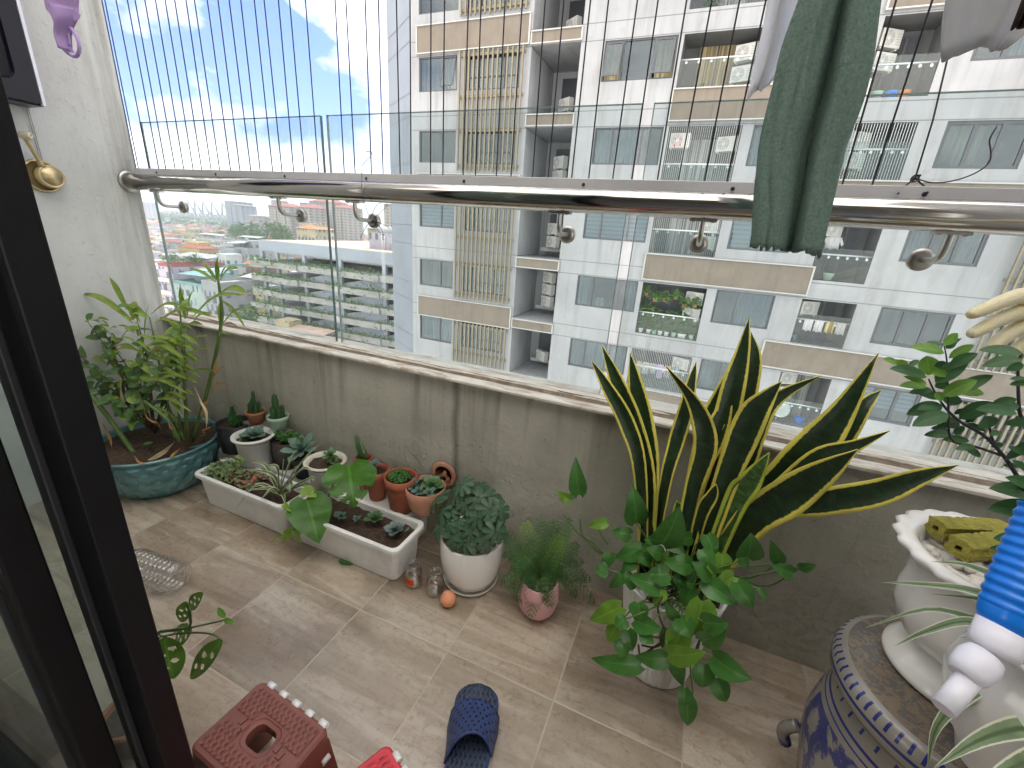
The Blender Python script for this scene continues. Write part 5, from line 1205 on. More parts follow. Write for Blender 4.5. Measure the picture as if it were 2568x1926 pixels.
for i in range(6): a = i*1.05; P = arc(cS+Vector((-.005, -.005, .095-.012*(i % 3))), (math.cos(a), math.sin(a)*.8, .3), .022, .3, 5); b.blade(P, [.007*v_ for v_ in prof('oval', 5)], (0, 0, 1), 1, 2, .15)
b.build('seedling', [M_['stem_green'], M_['lemon_light']], p1)
# spider plant: leaves read from the photograph, base near (860,1235)
sb = onz(cb(640, 885), PH+.02); sb = Vector((.105, -.235, PH+.0))
def leaf_px(b, base, mids, tip, W, hint, kind='grass', mat=0, n=12, cols=4, fold=.25, **kw):
    P = spl([base]+mids+[tip], n); b.blade(P, [W*v_ for v_ in prof(kind, n)], hint, mat, cols, fold, **kw)
b = MB()
SP = [((560, 800), (345, 760)), ((520, 745), (415, 715)), ((600, 760), (520, 735)), ((700, 680), (735, 640)), ((790, 690), (910, 575)), ((720, 760), (720, 800)), ((560, 920), (350, 915)), ((470, 950), (300, 1045)), ((560, 900), (480, 980)), ((640, 950), (650, 1010)), ((700, 840), (735, 830)), ((820, 830), (850, 850)), ((760, 770), (825, 765)), ((520, 880), (430, 860)), ((640, 730), (640, 690)), ((690, 860), (680, 930)), ((760, 880), (800, 900))]
for i, (m_, t_) in enumerate(SP):
    yy = -.24-.05*((t_[1]-700)/350); mid = ony(cb(*m_), (yy-.235)/2); tip = ony(cb(*t_), yy-.02 if t_[1] > 880 else yy)
    if mid.z < PH+.02: mid.z = PH+.03
    leaf_px(b, sb+Vector((rs.uniform(-.008, .008), rs.uniform(-.008, .008), 0)), [mid], tip, .0075, (0, -.6, 1), 'grass', 0, 12)
b.build('spider_leaves', M_['spider'], p1)
# rosettes in the second planter
for p_, r_, n_, m_ in (((1270, 1110), .038, 22, 1), ((1415, 1190), .040, 26, 2), ((1145, 1115), .022, 12, 0), ((1040, 1095), .028, 14, 0), ((1010, 1080), .018, 12, 0), ((1500, 1190), .012, 8, 2)):
    c = onz(cb(*p_), PH-.008); ros(p2, c, r_, n_, m_, (0, -.15, 1))
# monstera: two big leaves and young ones
def split_leaf(b, base, tip, Wd, hint, slits, mat=0, n=26, cols=22, sag=.0, lobe=.12):
    base, tip = Vector(base), Vector(tip); hv = Vector(hint).normalized()
    P = [base.lerp(tip, i/(n-1))+hv*(sag*(tip-base).length*(math.sin(math.pi*i/(n-1)))) for i in range(n)]
    def mk(u, v):
        for (s_, v0, w_, ud) in slits:
            if u*s_ > ud and abs(v-v0-.13*(abs(u)-ud)) < w_*(.35+.65*min(1, (abs(u)-ud)/.3)): return True
        return False
    b.blade(P, [Wd*v_ for v_ in prof('heart', n)], hint, mat, cols, .10, lobe, mk if slits else None, .05)
mroot = Vector((.30, -.21, PH-.02)); b = MB(); s2 = MB()
A0 = ony(cb(1090, 740), -.205); A1 = ony(cb(1130, 1030), -.235)
split_leaf(b, A0, A1, .084, (.62, -.65, .45), [(1, .35, .03, .45), (1, .62, .035, .25), (-1, .52, .05, .22), (-1, .78, .03, .15), (1, .8, .02, .3)], sag=.08)
b1_ = ony(cb(800, 970), -.255); B1 = ony(cb(885, 1280), -.325)
split_leaf(b, b1_, B1, .070, (.6, -.5, .7), [], sag=.10)
s2.tube(spl([mroot, ony(cb(950, 960), -.215), ony(cb(1000, 840), -.20), A0], 10), .0035, 6); s2.tube(spl([mroot+Vector((-.03, -.03, 0)), ony(cb(860, 960), -.24), b1_], 8), .0035, 6)
for (p0, p1_, w_) in (((700, 1180), (550, 1270), .010), ((700, 1190), (630, 1270), .014), ((740, 1180), (790, 1200), .014), ((710, 1190), (760, 1275), .012), ((640, 1010), (690, 1060), .010), ((780, 900), (870, 960), .02)):
    q0, q1 = ony(cb(*p0), -.305), ony(cb(*p1_), -.325); split_leaf(b, q0, q1, w_, (.6, -.5, .7), [(1, .4, .07, .3), (-1, .6, .07, .3)], 1, 14, 10)
s2.tube(spl([mroot+Vector((-.05, -.03, 0)), Vector((.19, -.295, PH+.02)), ony(cb(740, 1120), -.303), ony(cb(705, 1185), -.305)], 8), .002, 5)
b.build('split_leaves', [M_['monstera'], M_['lemon_light']], p2); s2.build('stalks', M_['stem_green'], p2)
c = onz(cb(1075, 1410), .002); b = MB(); b.blade([c+Vector((-.03+.012*i, -.006+.002*i, .001+.003*math.sin(i*.6))) for i in range(6)], [.015*v_ for v_ in prof('oval', 6)], (0, 0, 1), 0, 4, .1)
o = b.build('fallen_leaf', M_['pothos'], loc=c); tag(o, 'dark green fallen leaf lying on the tiles under the white planter', 'leaf')

# ---- big glazed bowl
BX, BY, BR, BH = -.555, -.25, .212, .20
bw = thing('potted_plant', (BX, BY, 0), 'wide turquoise glazed bowl with a diamond relief, full of ginger canes and a leafy shrub', 'potted plant')
def dia(a, z, i):
    v = z/BH*4.2; u = a/(2*math.pi)*22; row = math.floor(v); x = (u+.5*(row % 2)) % 1; y = v % 1
    return 1+(.058*max(0, 1-abs(x-.5)*2-abs(y-.5)*1.0) if .015 < z < BH*.88 and i < 30 else 0)
pf = [(BR*.60, 0), (BR*.64, .004)]+[(BR*(.64+.34*math.sin(math.pi/2*(k_/24))**.9), .004+(BH-.02)*k_/24) for k_ in range(1, 25)]+[(BR*1.01, BH-.012), (BR*1.025, BH-.004), (BR*1.0, BH), (BR*.96, BH-.004), (BR*.93, BH-.03)]
b = MB(); b.lathe(pf, (BX, BY, 0), 132, 0, dia, False); b.build('bowl', M_['teal_glaze'], bw)
b = MB(); soil_disc(b, (BX, BY), BR*.95, BH-.022, 0, .012); b.build('soil', M_['soil'], bw)
def at4(p, y): return ony(c4(*p), y)
st = MB(); lf = MB(); dr = MB(); tw_ = MB()
stemA = spl([at4((1240, 1200), -.20), at4((1330, 900), -.19), at4((1400, 600), -.18), at4((1430, 400), -.175), at4((1420, 250), -.17), at4((1405, 150), -.17)], 20); st.tube(stemA, [.0075-.0035*i/19 for i in range(20)], 8)
for p_ in ([(1200, 1180), (1195, 900), (1190, 500)], [(1215, 1190), (1180, 700), (1160, 300)], [(1130, 1180), (1085, 1000), (1000, 560), (965, 400)], [(1165, 1190), (1140, 800), (1130, 560)], [(1190, 1190), (1080, 950), (1030, 700)]):
    st.tube(spl([at4(q_, -.22+.02*i) for i, q_ in enumerate(p_)], 12), [.0055-.003*i/11 for i in range(12)], 7)
st.tube(spl([at4((900, 1330), -.33), at4((760, 1130), -.34), at4((590, 900), -.36)], 10), .0085, 8)
st.tube(spl([at4((1160, 1200), -.28), at4((1080, 1060), -.30), at4((930, 940), -.31)], 8), .006, 7)
GL = [((1405, 170), (1408, 5), 22, -.16), ((1420, 160), (1540, 85), 34, -.17), ((1425, 160), (1470, 70), 26, -.13), ((1395, 175), (1215, 85), 15, -.19), ((1395, 160), (1305, 50), 14, -.15), ((1425, 240), (1600, 250), 36, -.18), ((1240, 400), (1600, 258), 24, -.2), ((1430, 450), (1625, 345), 20, -.2), ((1430, 290), (1590, 480), 14, -.15), ((1405, 520), (1480, 515), 9, -.19), ((1425, 300), (1430, 480), 24, -.16),
      ((1190, 610), (1340, 520), 16, -.21), ((1190, 690), (1360, 600), 15, -.22), ((1195, 410), (1160, 200), 20, -.18), ((1205, 400), (1258, 210), 18, -.19), ((970, 385), (1205, 338), 20, -.22), ((1000, 440), (1400, 405), 26, -.24), ((1240, 440), (1370, 380), 22, -.2), ((850, 420), (500, 242), 26, -.24), ((820, 350), (705, 140), 20, -.2), ((960, 400), (815, 320), 16, -.22), ((930, 540), (970, 300), 8, -.22), ((1180, 560), (940, 590), 24, -.26), ((950, 580), (1190, 670), 22, -.27), ((870, 830), (1225, 900), 16, -.28), ((1000, 930), (1240, 1015), 15, -.28), ((690, 700), (490, 640), 20, -.27), ((800, 800), (660, 600), 24, -.25), ((1380, 745), (1210, 770), 12, -.2), ((1190, 480), (1310, 450), 22, -.2), ((1130, 620), (1215, 745), 18, -.22), ((1180, 560), (1110, 440), 20, -.18), ((870, 300), (860, 420), 34, -.22), ((1080, 560), (950, 690), 24, -.24), ((1100, 700), (1000, 660), 22, -.24), ((1120, 640), (1060, 720), 26, -.24), ((1170, 780), (1000, 820), 18, -.26), ((1000, 780), (860, 690), 22, -.26), ((1070, 900), (1180, 1050), 14, -.27)]
for (p0, p1_, w_, y) in GL:
    q0, q1 = at4(p0, y), at4(p1_, y-.02); L = (q1-q0).length; mid = q0.lerp(q1, .5)+Vector((0, 0, .10*L)); W = w_/2.572*dep(mid)/FPX*.62
    leaf_px(lf, q0, [mid], q1, W*1.25, (.5, -.5, .7), 'lance', 0, 10, 4, .22)
for (p0, p1_, w_) in (((1375, 800), (1400, 660), 14), ((1375, 790), (1450, 710), 10), ((1370, 830), (1505, 850), 12), ((1370, 830), (1490, 910), 12), ((1375, 850), (1365, 930), 10), ((1340, 940), (1300, 1050), 34), ((1450, 440), (1560, 480), 12), ((700, 880), (715, 965), 24), ((900, 850), (990, 900), 26), ((800, 590), (740, 600), 20), ((1010, 620), (1075, 640), 20), ((830, 480), (780, 560), 14)):
    q0, q1 = at4(p0, -.2), at4(p1_, -.22); mid = q0.lerp(q1, .5)+Vector((.004, 0, .01)); leaf_px(dr, q0, [mid], q1, w_/2.572*dep(mid)/FPX*.6, (.2, -.8, .5), 'lance', 0, 8, 2, .5, twist=1.5)
for P_ in ([(910, 930), (950, 1040), (1010, 1085), (1050, 1155)], [(1260, 850), (1295, 930), (1330, 1010), (1330, 1120)], [(780, 790), (785, 880), (795, 940), (800, 1010)], [(1080, 1060), (1110, 1120), (1145, 1175)], [(950, 1330), (1050, 1270), (1130, 1200)], [(940, 1330), (1040, 1285), (1110, 1225)], [(610, 1040), (640, 1150), (670, 1240)], [(650, 1060), (700, 1150), (720, 1240)], [(1180, 1240), (1120, 1285), (1090, 1310)], [(870, 1290), (900, 1330), (940, 1345)], [(1300, 1130), (1320, 1150), (1290, 1170)]):
    P = spl([at4(q_, -.30) if q_[1] < 1150 else onz(c4(*q_), BH+.005) for q_ in P_], 12); P[0].y = P[1].y
    leaf_px(dr, P[0], P[1:-1], P[-1], .0055, (.2, -1, .3), 'lance', 1 if P_[0][0] in (950, 940, 780, 1260) else 0, 14, 2, .6, twist=3)
for i in range(150):
    stm = rs.choice([[(1200, 1180), (1195, 900), (1190, 480)], [(1215, 1190), (1180, 700), (1160, 320)], [(1130, 1180), (1085, 1000), (1000, 560)], [(1165, 1190), (1140, 800), (1130, 560)], [(760, 900), (720, 650), (700, 420)], [(1000, 1000), (900, 700), (850, 380)]])
    q_ = spl([at4(p_, -.22-.05*rs.random()) for p_ in stm], 12)[rs.randrange(5, 12)]; a_ = rs.uniform(-.5, 3.6); L = rs.uniform(.05, .11)
    d = Vector((math.cos(a_), -.25*rs.random(), .25+.45*rs.random())).normalized(); lf.blade(arc(q_, d, L, .45, 10), [L*.058*v_ for v_ in prof('lance', 10)], (.4, -.5, .8), rs.choice([0, 0, 0, 2]), 4, .25)
# shrub with oval leaves: a branching frame, leaves along it
base = onz(c4(1000, 1150), BH-.01)
tips = [((560, 420), -.30), ((640, 470), -.27), ((450, 560), -.33), ((530, 690), -.36), ((560, 860), -.36), ((720, 560), -.25), ((900, 480), -.2), ((1100, 560), -.2), ((1050, 760), -.26), ((860, 330), -.2), ((700, 940), -.34), ((920, 700), -.27), ((1170, 470), -.17), ((620, 780), -.33), ((860, 960), -.31), ((1220, 660), -.17)]
rl = random.Random(12)
for (p_, y) in tips:
    tip = at4(p_, y); mid = base.lerp(tip, .5)+Vector((rl.uniform(-.02, .02), rl.uniform(-.02, .02), .03)); P = spl([base, mid, tip], 12); tw_.tube(P, [.0035-.0025*i/11 for i in range(12)], 5)
    for i in range(4, 12):
        for r_ in range(2 if i < 11 else 3):
            if rl.random() < .12: continue
            d = Vector((rl.gauss(-.25, .8), rl.gauss(-.15, .6), rl.gauss(.1, .5))).normalized(); L = rl.uniform(.036, .060)
            Q = arc(P[i], d, L, .35, 7); lt = rl.random() < .15
            lf.blade([P[i]+(q_-P[i]) for q_ in Q], [L*.26*v_ for v_ in prof('oval', 7)], (rl.uniform(0, .8), -.5, .7), 2 if lt else 1, 4, .18)
for i in range(7):
    a = i*.9; P = arc(onz(c4(960, 1235), BH-.005)+Vector((0, 0, .012)), (math.cos(a), math.sin(a), .5), .018, .3, 5); lf.blade(P, [.006*v_ for v_ in prof('oval', 5)], (0, 0, 1), 1, 2, .1)
st.build('ginger_canes', M_['stem_green'], bw); lf.build('leaves', [M_['ginger'], M_['lemon'], M_['lemon_light']], bw); dr.build('dry_leaves', [M_['dry_leaf'], M_['dry_pale']], bw); tw_.build('branches', M_['stem_brown'], bw)

# ---- white round pot with umbrella plant
WX, WYY, WR, WH = .832, -.142, .097, .176
t = thing('potted_plant', (WX, WYY, 0), 'round white ceramic pot on a saucer with a bushy grey green umbrella plant', 'potted plant')
b = MB(); b.lathe([(.062, .012), (.076, .018), (.093, .055), (.100, .105), (.100, WH-.004), (.098, WH), (.092, WH), (.091, WH-.02), (.089, WH-.025)], (WX, WYY, 0), 48); b.build('pot', M_['white_ceramic'], t)
b = MB(); b.lathe([(.068, 0), (.078, .002), (.088, .015), (.086, .017), (.076, .008), (.06, .007)], (WX, WYY, 0), 40); b.build('saucer', M_['cream_plastic'], t)
b = MB(); soil_disc(b, (WX, WYY), .089, WH-.026, 0, .002); b.build('soil', M_['soil'], t)
b = MB()
for i in range(120):
    a = rs.random()*6.28; r_ = .083*rs.random()**.5; b.stone((WX+r_*math.cos(a), WYY+r_*math.sin(a), WH-.022+rs.uniform(0, .008)), rs.uniform(.006, .010))
o = b.build('pebbles', M_['pebble'], t, kind='stuff')
def palm_leaf(b, c, nrm, L, n, mat=0):
    nrm = Vector(nrm).normalized(); s_ = nrm.orthogonal().normalized(); t_ = nrm.cross(s_); a0 = rs.random()*6.28
    for i in range(n):
        a = a0+2*math.pi*i/n*.93; d = s_*math.cos(a)+t_*math.sin(a); l_ = L*rs.uniform(.85, 1.1)
        P = [c+d*(l_*(.10+.9*k_/6))-nrm*(l_*.30*(k_/6)**1.6) for k_ in range(7)]
        b.blade(P, [l_*.25*v_ for v_ in prof('spoon', 7)], nrm, mat, 4, .12)
b = MB(); s2 = MB(); L0 = Vector((WX, WYY, WH-.02))
heads = [(1880, 870), (1990, 890), (1720, 960), (1900, 1000), (1930, 1010), (2060, 950), (2070, 1040), (1800, 1060), (1940, 1190), (2080, 1160), (1850, 1130), (1740, 1050), (1990, 1090), (2130, 1060), (1830, 1250), (1720, 1180), (1900, 1270), (2050, 1240), (1990, 960), (1850, 930), (1680, 1000), (2100, 1110), (2110, 1200), (1780, 1140), (1960, 1130), (2010, 1170)]
for i, p_ in enumerate(heads):
    fr = (p_[1]-870)/400; y = WYY-.0-.085*fr+rs.uniform(-.01, .01)+(.02 if i % 4 == 1 else 0); c = ony(cb(*p_), y)
    out_ = Vector((c.x-WX, c.y-WYY, .0)); nrm = Vector((out_.x*7, out_.y*7-.35, .75))
    palm_leaf(b, c, nrm, rs.uniform(.036, .045), rs.choice([7, 8, 8]), 0); s2.tube(spl([L0+Vector((rs.uniform(-.02, .02), rs.uniform(-.02, .02), 0)), L0.lerp(c, .55)+Vector((0, 0, .02)), c], 7), .0016, 5)
b.build('leaves', M_['schefflera'], t); s2.build('stems', M_['stem_green'], t)

# ---- pink egg pot with feathery fern
KX, KY, KR, KH = 1.072, -.168, .061, .124
t = thing('potted_plant', (KX, KY, 0), 'small pink egg shaped pot with a feathery dark green asparagus fern', 'potted plant')
b = MB(); b.lathe([(.021, 0), (.037, .006), (.054, .029), (.0615, .064), (.058, .099), (.0535, KH-.002), (.052, KH), (.048, KH), (.048, KH-.015), (.047, KH-.02)], (KX, KY, 0), 44); b.build('pot', M_['pink_ceramic'], t)
b = MB(); soil_disc(b, (KX, KY), .048, KH-.018, 0, .002)
b.build('soil', M_['soil'], t); b = MB()
for i in range(40): a = rs.random()*6.28; r_ = .041*rs.random()**.5; b.stone((KX+r_*math.cos(a), KY+r_*math.sin(a), KH-.014+rs.uniform(0, .006)), rs.uniform(.006, .009))
b.build('pebbles', M_['pebble'], t, kind='stuff')
def frond(b, P, Lb, mat, nb=26):
    for i in range(2, nb):
        f_ = i/nb; idx = f_*(len(P)-1); k_ = min(int(idx), len(P)-2); p = P[k_].lerp(P[k_+1], idx-k_); tg = (P[k_+1]-P[k_]).normalized(); sd = tg.cross(Vector((0, -.4, 1))).normalized()
        l_ = Lb*(math.sin(math.pi*min(1, .15+f_*.85))**.7)*rs.uniform(.8, 1.15)
        for s_ in (-1, 1):
            d = (sd*s_+tg*.75+Vector((0, 0, -.15))).normalized(); up_ = d.cross(sd*s_).normalized()
            e_ = p+d*l_-Vector((0, 0, l_*.25)); w_ = .0008
            b.poly([p-up_*w_, p+tg*w_, e_], mat)
            for q in range(1, 8):
                m_ = p.lerp(e_, q/8); nl = .0088*(1-.4*q/9)*rs.uniform(.8, 1.2)
                for s3 in (-1, 1):
                    nd_ = (d+s3*(sd*s_).cross(d).normalized()*.9+Vector((0, 0, .2))).normalized(); n2 = (d+s3*tg*1.1).normalized()
                    v_ = m_+(n2 if q % 2 else nd_)*nl; b.poly([m_-d*.0012, m_+d*.0012, v_], mat)
b = MB(); s2 = MB()
K0 = Vector((KX, KY, KH-.01))
FT = [((1200, 60), -.10), ((1060, 130), -.13), ((1090, 250), -.17), ((1050, 460), -.21), ((1090, 530), -.22), ((1160, 600), -.22), ((1250, 640), -.225), ((1330, 590), -.22), ((1400, 50), -.06), ((1440, 190), -.12), ((1480, 120), -.06), ((1540, 200), -.06), ((1580, 330), -.08), ((1600, 450), -.09), ((1540, 560), -.10), ((1290, 40), -.06), ((1180, 300), -.19), ((1330, 300), -.16), ((1440, 420), -.12), ((1250, 180), -.13), ((1360, 130), -.09), ((1100, 370), -.19), ((1640, 560), -.06), ((1050, 280), -.14), ((1010, 60), -.09), ((1500, 40), -.05)]
for i, (p_, y) in enumerate(FT):
    tip = ony(c8(*p_), y); mid = K0.lerp(tip, .5)+Vector((0, 0, .055 if tip.z < K0.z+.06 else .02)); 
    for rep in range(2):
        dv = Vector((rs.uniform(-.012, .012), rs.uniform(-.012, .012), rs.uniform(-.012, .012)))*rep; P = spl([K0, mid+dv, tip+dv*1.6], 14); s2.tube(P, [.0013-.0008*j/13 for j in range(14)], 4); frond(b, P, .036, 1 if i in (0, 9, 10) else 0, 14)
b.build('fronds', [M_['fern'], M_['fern_light']], t); s2.build('stems', M_['stem_green'], t)

# ---- fluted white pot: snake plant and pothos
FX, FYY, FR, FH = 1.418, -.165, .125, .285
sn = thing('potted_plant', (FX, FYY, 0), 'tall fluted white pot with a yellow edged snake plant and a trailing pothos', 'potted plant')
def flute(a, z, i): return 1+(.018*math.cos(40*a) if .01 < z < FH-.012 and i < 14 else .0)
b = MB(); b.lathe([(.084, 0), (.088, .004)]+[(.089+(.122-.089)*(k_/10)**1.15, .012+(FH-.03)*k_/10) for k_ in range(11)]+[(.124, FH-.012), (.127, FH-.004), (.124, FH), (.118, FH-.003), (.114, FH-.03)], (FX, FYY, 0), 240, 0, flute); b.build('pot', M_['white_plastic'], sn)
b = MB(); soil_disc(b, (FX, FYY), .114, FH-.03, 0, .004); b.build('soil', M_['soil'], sn)
b = MB()
for i in range(110): a = rs.random()*6.28; r_ = .106*rs.random()**.5; b.stone((FX+r_*math.cos(a), FYY+r_*math.sin(a), FH-.026+rs.uniform(0, .008)), rs.uniform(.007, .012))
b.build('pebbles', M_['pebble_white'], sn, kind='stuff')
SB = Vector((FX, FYY, FH-.03))
def SL(*ps): return [cs(*p_) for p_ in ps]
# (path of pixels base->tip, half width px, depth y at tip, twist, light)
SNK = [
 (SL((590, 2100), (540, 1500), (420, 1050), (230, 700), (80, 450)), 15, -.12, .5, 0),
 (SL((640, 2100), (600, 1600), (470, 1050), (320, 650), (180, 315)), 19, -.10, .1, 0),
 (SL((660, 2100), (620, 1500), (560, 1050), (500, 700), (443, 385)), 21, -.07, -.2, 0),
 (SL((700, 2150), (770, 1600), (860, 1250), (960, 900), (1010, 650), (1055, 465)), 14, -.08, 1.0, 0),
 (SL((920, 2250), (1010, 1700), (1130, 1300), (1120, 1050), (1010, 800), (770, 500)), 20, -.17, -.9, 0),
 (SL((900, 2250), (1060, 1500), (1180, 1050), (1300, 750), (1400, 450)), 19, -.06, .1, 0),
 (SL((1000, 2250), (1180, 1500), (1290, 1150), (1400, 700), (1480, 400), (1548, 50)), 21, -.09, -.5, 0),
 (SL((1120, 2250), (1330, 1300), (1450, 1000), (1530, 700), (1590, 420), (1560, 190)), 19, -.06, .6, 0),
 (SL((880, 2250), (1080, 1500), (1200, 1200), (1300, 950), (1390, 700)), 21, -.12, .2, 0),
 (SL((1080, 2250), (1300, 1650), (1450, 1250), (1580, 950), (1700, 800), (1845, 650)), 26, -.16, .15, 0),
 (SL((1180, 2250), (1480, 1550), (1600, 1150), (1700, 900), (1900, 740), (2210, 595)), 17, -.11, .9, 0),
 (SL((1150, 2300), (1400, 1800), (1560, 1560), (1730, 1310)), 22, -.19, .1, 1),
 (SL((1200, 2300), (1500, 1900), (1900, 1500), (2150, 1240), (2400, 930), (2740, 390)), 34, -.09, -.25, 0),
 (SL((1200, 2300), (1600, 1850), (2100, 1550), (2420, 1150), (2620, 860), (2768, 730)), 19, -.05, -.3, 0),
 (SL((1180, 2320), (1500, 1950), (1900, 1600), (2200, 1350), (2500, 1250), (2850, 1105)), 20, -.13, .3, 0),
 (SL((1180, 2350), (1500, 2000), (1900, 1700), (2200, 1500), (2550, 1280)), 34, -.20, .12, 0),
 (SL((1250, 2330), (1700, 1900), (2200, 1770), (2700, 1680), (3100, 1540), (3480, 1425)), 25, -.15, -.3, 0),
 (SL((1020, 2300), (1100, 1900), (1200, 1700), (1240, 1600)), 12, -.20, .5, 0),
 (SL((860, 2250), (880, 1900), (870, 1750)), 9, -.17, .5, 1)]
b = MB()
for path, w_, yt, tws, lt in SNK:
    n_ = len(path); P = []
    b0 = ony(path[0], FYY); 
    for i, p_ in enumerate(path): f_ = i/(n_-1); P.append(ony(p_, (FYY-.01)*(1-f_)+yt*f_))
    P[0] = Vector((min(max(P[0].x, FX-.07), FX+.07), FYY+.02*rs.uniform(-1, 1), FH-.03))
    Q = spl(P, 22); dm = dep(Q[12]); W = w_*dm/FPX*1.42
    b.blade(Q, [W*v_ for v_ in prof('sans', 22)], Matrix.Rotation(-tws*.5, 3, 'Z') @ Vector((-.1, -1, .25)), lt, 8, .28, 0, None, .085, tws)
o = b.build('snake_leaves', [M_['sans_leaf'], M_['sans_young']], sn); m_ = o.modifiers.new('thick', 'SOLIDIFY'); m_.thickness = .0016; m_.offset = 0
# pothos: leaf base -> tip pixels and width
PO = [((500, 410), (460, 55), 92), ((735, 610), (900, 255), 120), ((555, 640), (305, 740), 80), ((450, 520), (270, 480), 60), ((800, 880), (585, 890), 82), ((1010, 800), (750, 770), 80), ((1200, 905), (1010, 770), 75), ((400, 870), (245, 1010), 50), ((500, 985), (380, 880), 60), ((770, 1010), (420, 900), 85), ((1130, 960), (1440, 1165), 85), ((1430, 960), (1580, 1205), 85), ((1530, 740), (1560, 500), 100), ((1480, 720), (1520, 840), 45), ((1830, 780), (1740, 570), 55), ((1950, 880), (1740, 800), 60), ((2010, 825), (2165, 795), 40), ((360, 1185), (65, 1310), 85), ((520, 1150), (560, 1330), 80), ((480, 1310), (740, 1400), 80), ((400, 1300), (300, 1370), 60), ((1110, 1130), (1005, 1455), 120), ((870, 1300), (780, 1145), 50), ((910, 1290), (1010, 1480), 85), ((1120, 1330), (1360, 1340), 85), ((1100, 1500), (1340, 1400), 80), ((920, 1390), (800, 1640), 95), ((790, 1620), (1150, 1600), 90), ((310, 1380), (240, 1510), 60), ((420, 1400), (460, 1600), 65), ((560, 1420), (660, 1530), 60), ((360, 1480), (380, 1680), 65), ((230, 840), (110, 850), 60), ((260, 690), (190, 840), 50), ((480, 760), (370, 860), 55), ((900, 890), (900, 1035), 55), ((1030, 980), (960, 960), 40), ((540, 1720), (80, 1660), 80), ((800, 1660), (480, 1640), 80), ((1640, 1010), (1705, 1130), 30), ((640, 740), (490, 720), 60), ((740, 700), (590, 640), 60), ((230, 400), (45, 450), 45)]
b = MB(); s2 = MB(); rq = random.Random(8)
def pdep(p_):
    fr = min(1, max(0, (p_[1]-300)/1000)); return -.17-.165*fr+.06*max(0, (p_[0]-1300)/900)
for i, (p0, p1_, w_) in enumerate(PO):
    y = pdep(p0)+rq.uniform(-.012, .012); q0 = ony(cp(*p0), y); q1 = ony(cp(*p1_), y-.012); L = (q1-q0).length; n_ = 12
    hv = Vector((rq.uniform(-.3, .3), -1, rq.uniform(.3, .8))).normalized(); P = [q0.lerp(q1, k_/(n_-1))+hv*(.10*L*math.sin(math.pi*k_/(n_-1))) for k_ in range(n_)]
    W = w_/3.687*dep(q0)/FPX*1.2
    lt = 1 if i in (17, 21, 26, 27, 42, 28, 9, 18) and i not in (9, 18) else 0
    b.blade(P, [W*v_ for v_ in prof('heart', n_)], hv, lt, 8, .18, .10, None, .04)
    root = Vector((FX+rq.uniform(-.06, .06), FYY-.06+rq.uniform(-.03, .03), FH-.02)); rim = Vector((root.x*.4+q0.x*.6, min(FYY-.09, q0.y+.02), FH+.02)) if q0.z < FH else root.lerp(q0, .5)+Vector((0, 0, .02))
    if i % 2 == 0 or i > 38: s2.tube(spl([root, rim, q0], 8), .0017, 5)
for i in range(16):
    px_, py_ = rq.uniform(260, 1560), rq.uniform(470, 1060)
    if abs(px_-900) > 380+(py_-430)*.5: continue
    y = pdep((px_, py_))+rq.uniform(-.01, .03); q0 = ony(cp(px_, py_), y); a_ = rq.uniform(0, 6.28); L = rq.uniform(.030, .052)
    q1 = q0+Vector((.7*math.cos(a_), -.35, .6*math.sin(a_)-.35)).normalized()*L; hv = Vector((rq.uniform(-.3, .3), -.8, rq.uniform(.4, .9))).normalized()
    P = [q0.lerp(q1, k_/9)+hv*(.10*L*math.sin(math.pi*k_/9)) for k_ in range(10)]; b.blade(P, [L*.40*v_ for v_ in prof('heart', 10)], hv, 1 if rq.random() < .16 else 0, 8, .18, .10, None, .04)
    s2.tube(spl([Vector((FX+rq.uniform(-.06, .06), FYY-.04, FH-.02)), q0.lerp(Vector((FX, FYY-.03, FH)), .45)+Vector((0, 0, .02)), q0], 6), .0015, 5)
# long vines down the front and out to the sides
for P_ in ([(740, 1090), (700, 1180), (720, 1300), (770, 1420), (740, 1520), (660, 1560), (550, 1540)], [(770, 1420), (700, 1470), (600, 1440), (510, 1400)], [(740, 1510), (620, 1590), (540, 1640), (520, 1540)], [(960, 1280), (930, 1400), (900, 1420)], [(1120, 1330), (1100, 1450), (1070, 1560), (1040, 1700)]):
    s2.tube(spl([ony(cp(*p_), -.318) for p_ in P_], 16), .0024, 6, 1)
for P_ in ([(1380, 890), (1520, 920), (1650, 880), (1760, 820), (1830, 780)], [(1500, 920), (1610, 985), (1750, 985), (1900, 900), (2010, 825)], [(1310, 900), (1380, 800), (1440, 720), (1500, 730)], [(1300, 890), (1340, 780), (1380, 690)], [(1610, 985), (1640, 1010)]):
    s2.tube(spl([ony(cp(*p_), -.15) for p_ in P_], 14), .0021, 6)
for P_ in ([(600, 720), (380, 700), (290, 700), (150, 680), (60, 590), (-60, 480), (-170, 330)], [(290, 690), (200, 690), (90, 580), (0, 520), (-20, 380)], [(240, 610), (190, 540), (160, 470)]):
    s2.tube(spl([ony(cp(*p_), -.20) for p_ in P_], 16), .0023, 6)
for (p0, p1_, w_, m_) in (((-30, 150), (-60, -200), 85, 0), ((-100, 200), (-230, 110), 55, 1)):
    q0, q1 = ony(cp(*p0), -.2), ony(cp(*p1_), -.2); P = [q0.lerp(q1, k_/9)+Vector((0, -.006*math.sin(math.pi*k_/9), 0)) for k_ in range(10)]; b.blade(P, [w_/3.687*dep(q0)/FPX*v_ for v_ in prof('heart', 10)], (.3, -1, .3), m_, 8, .2, .1)
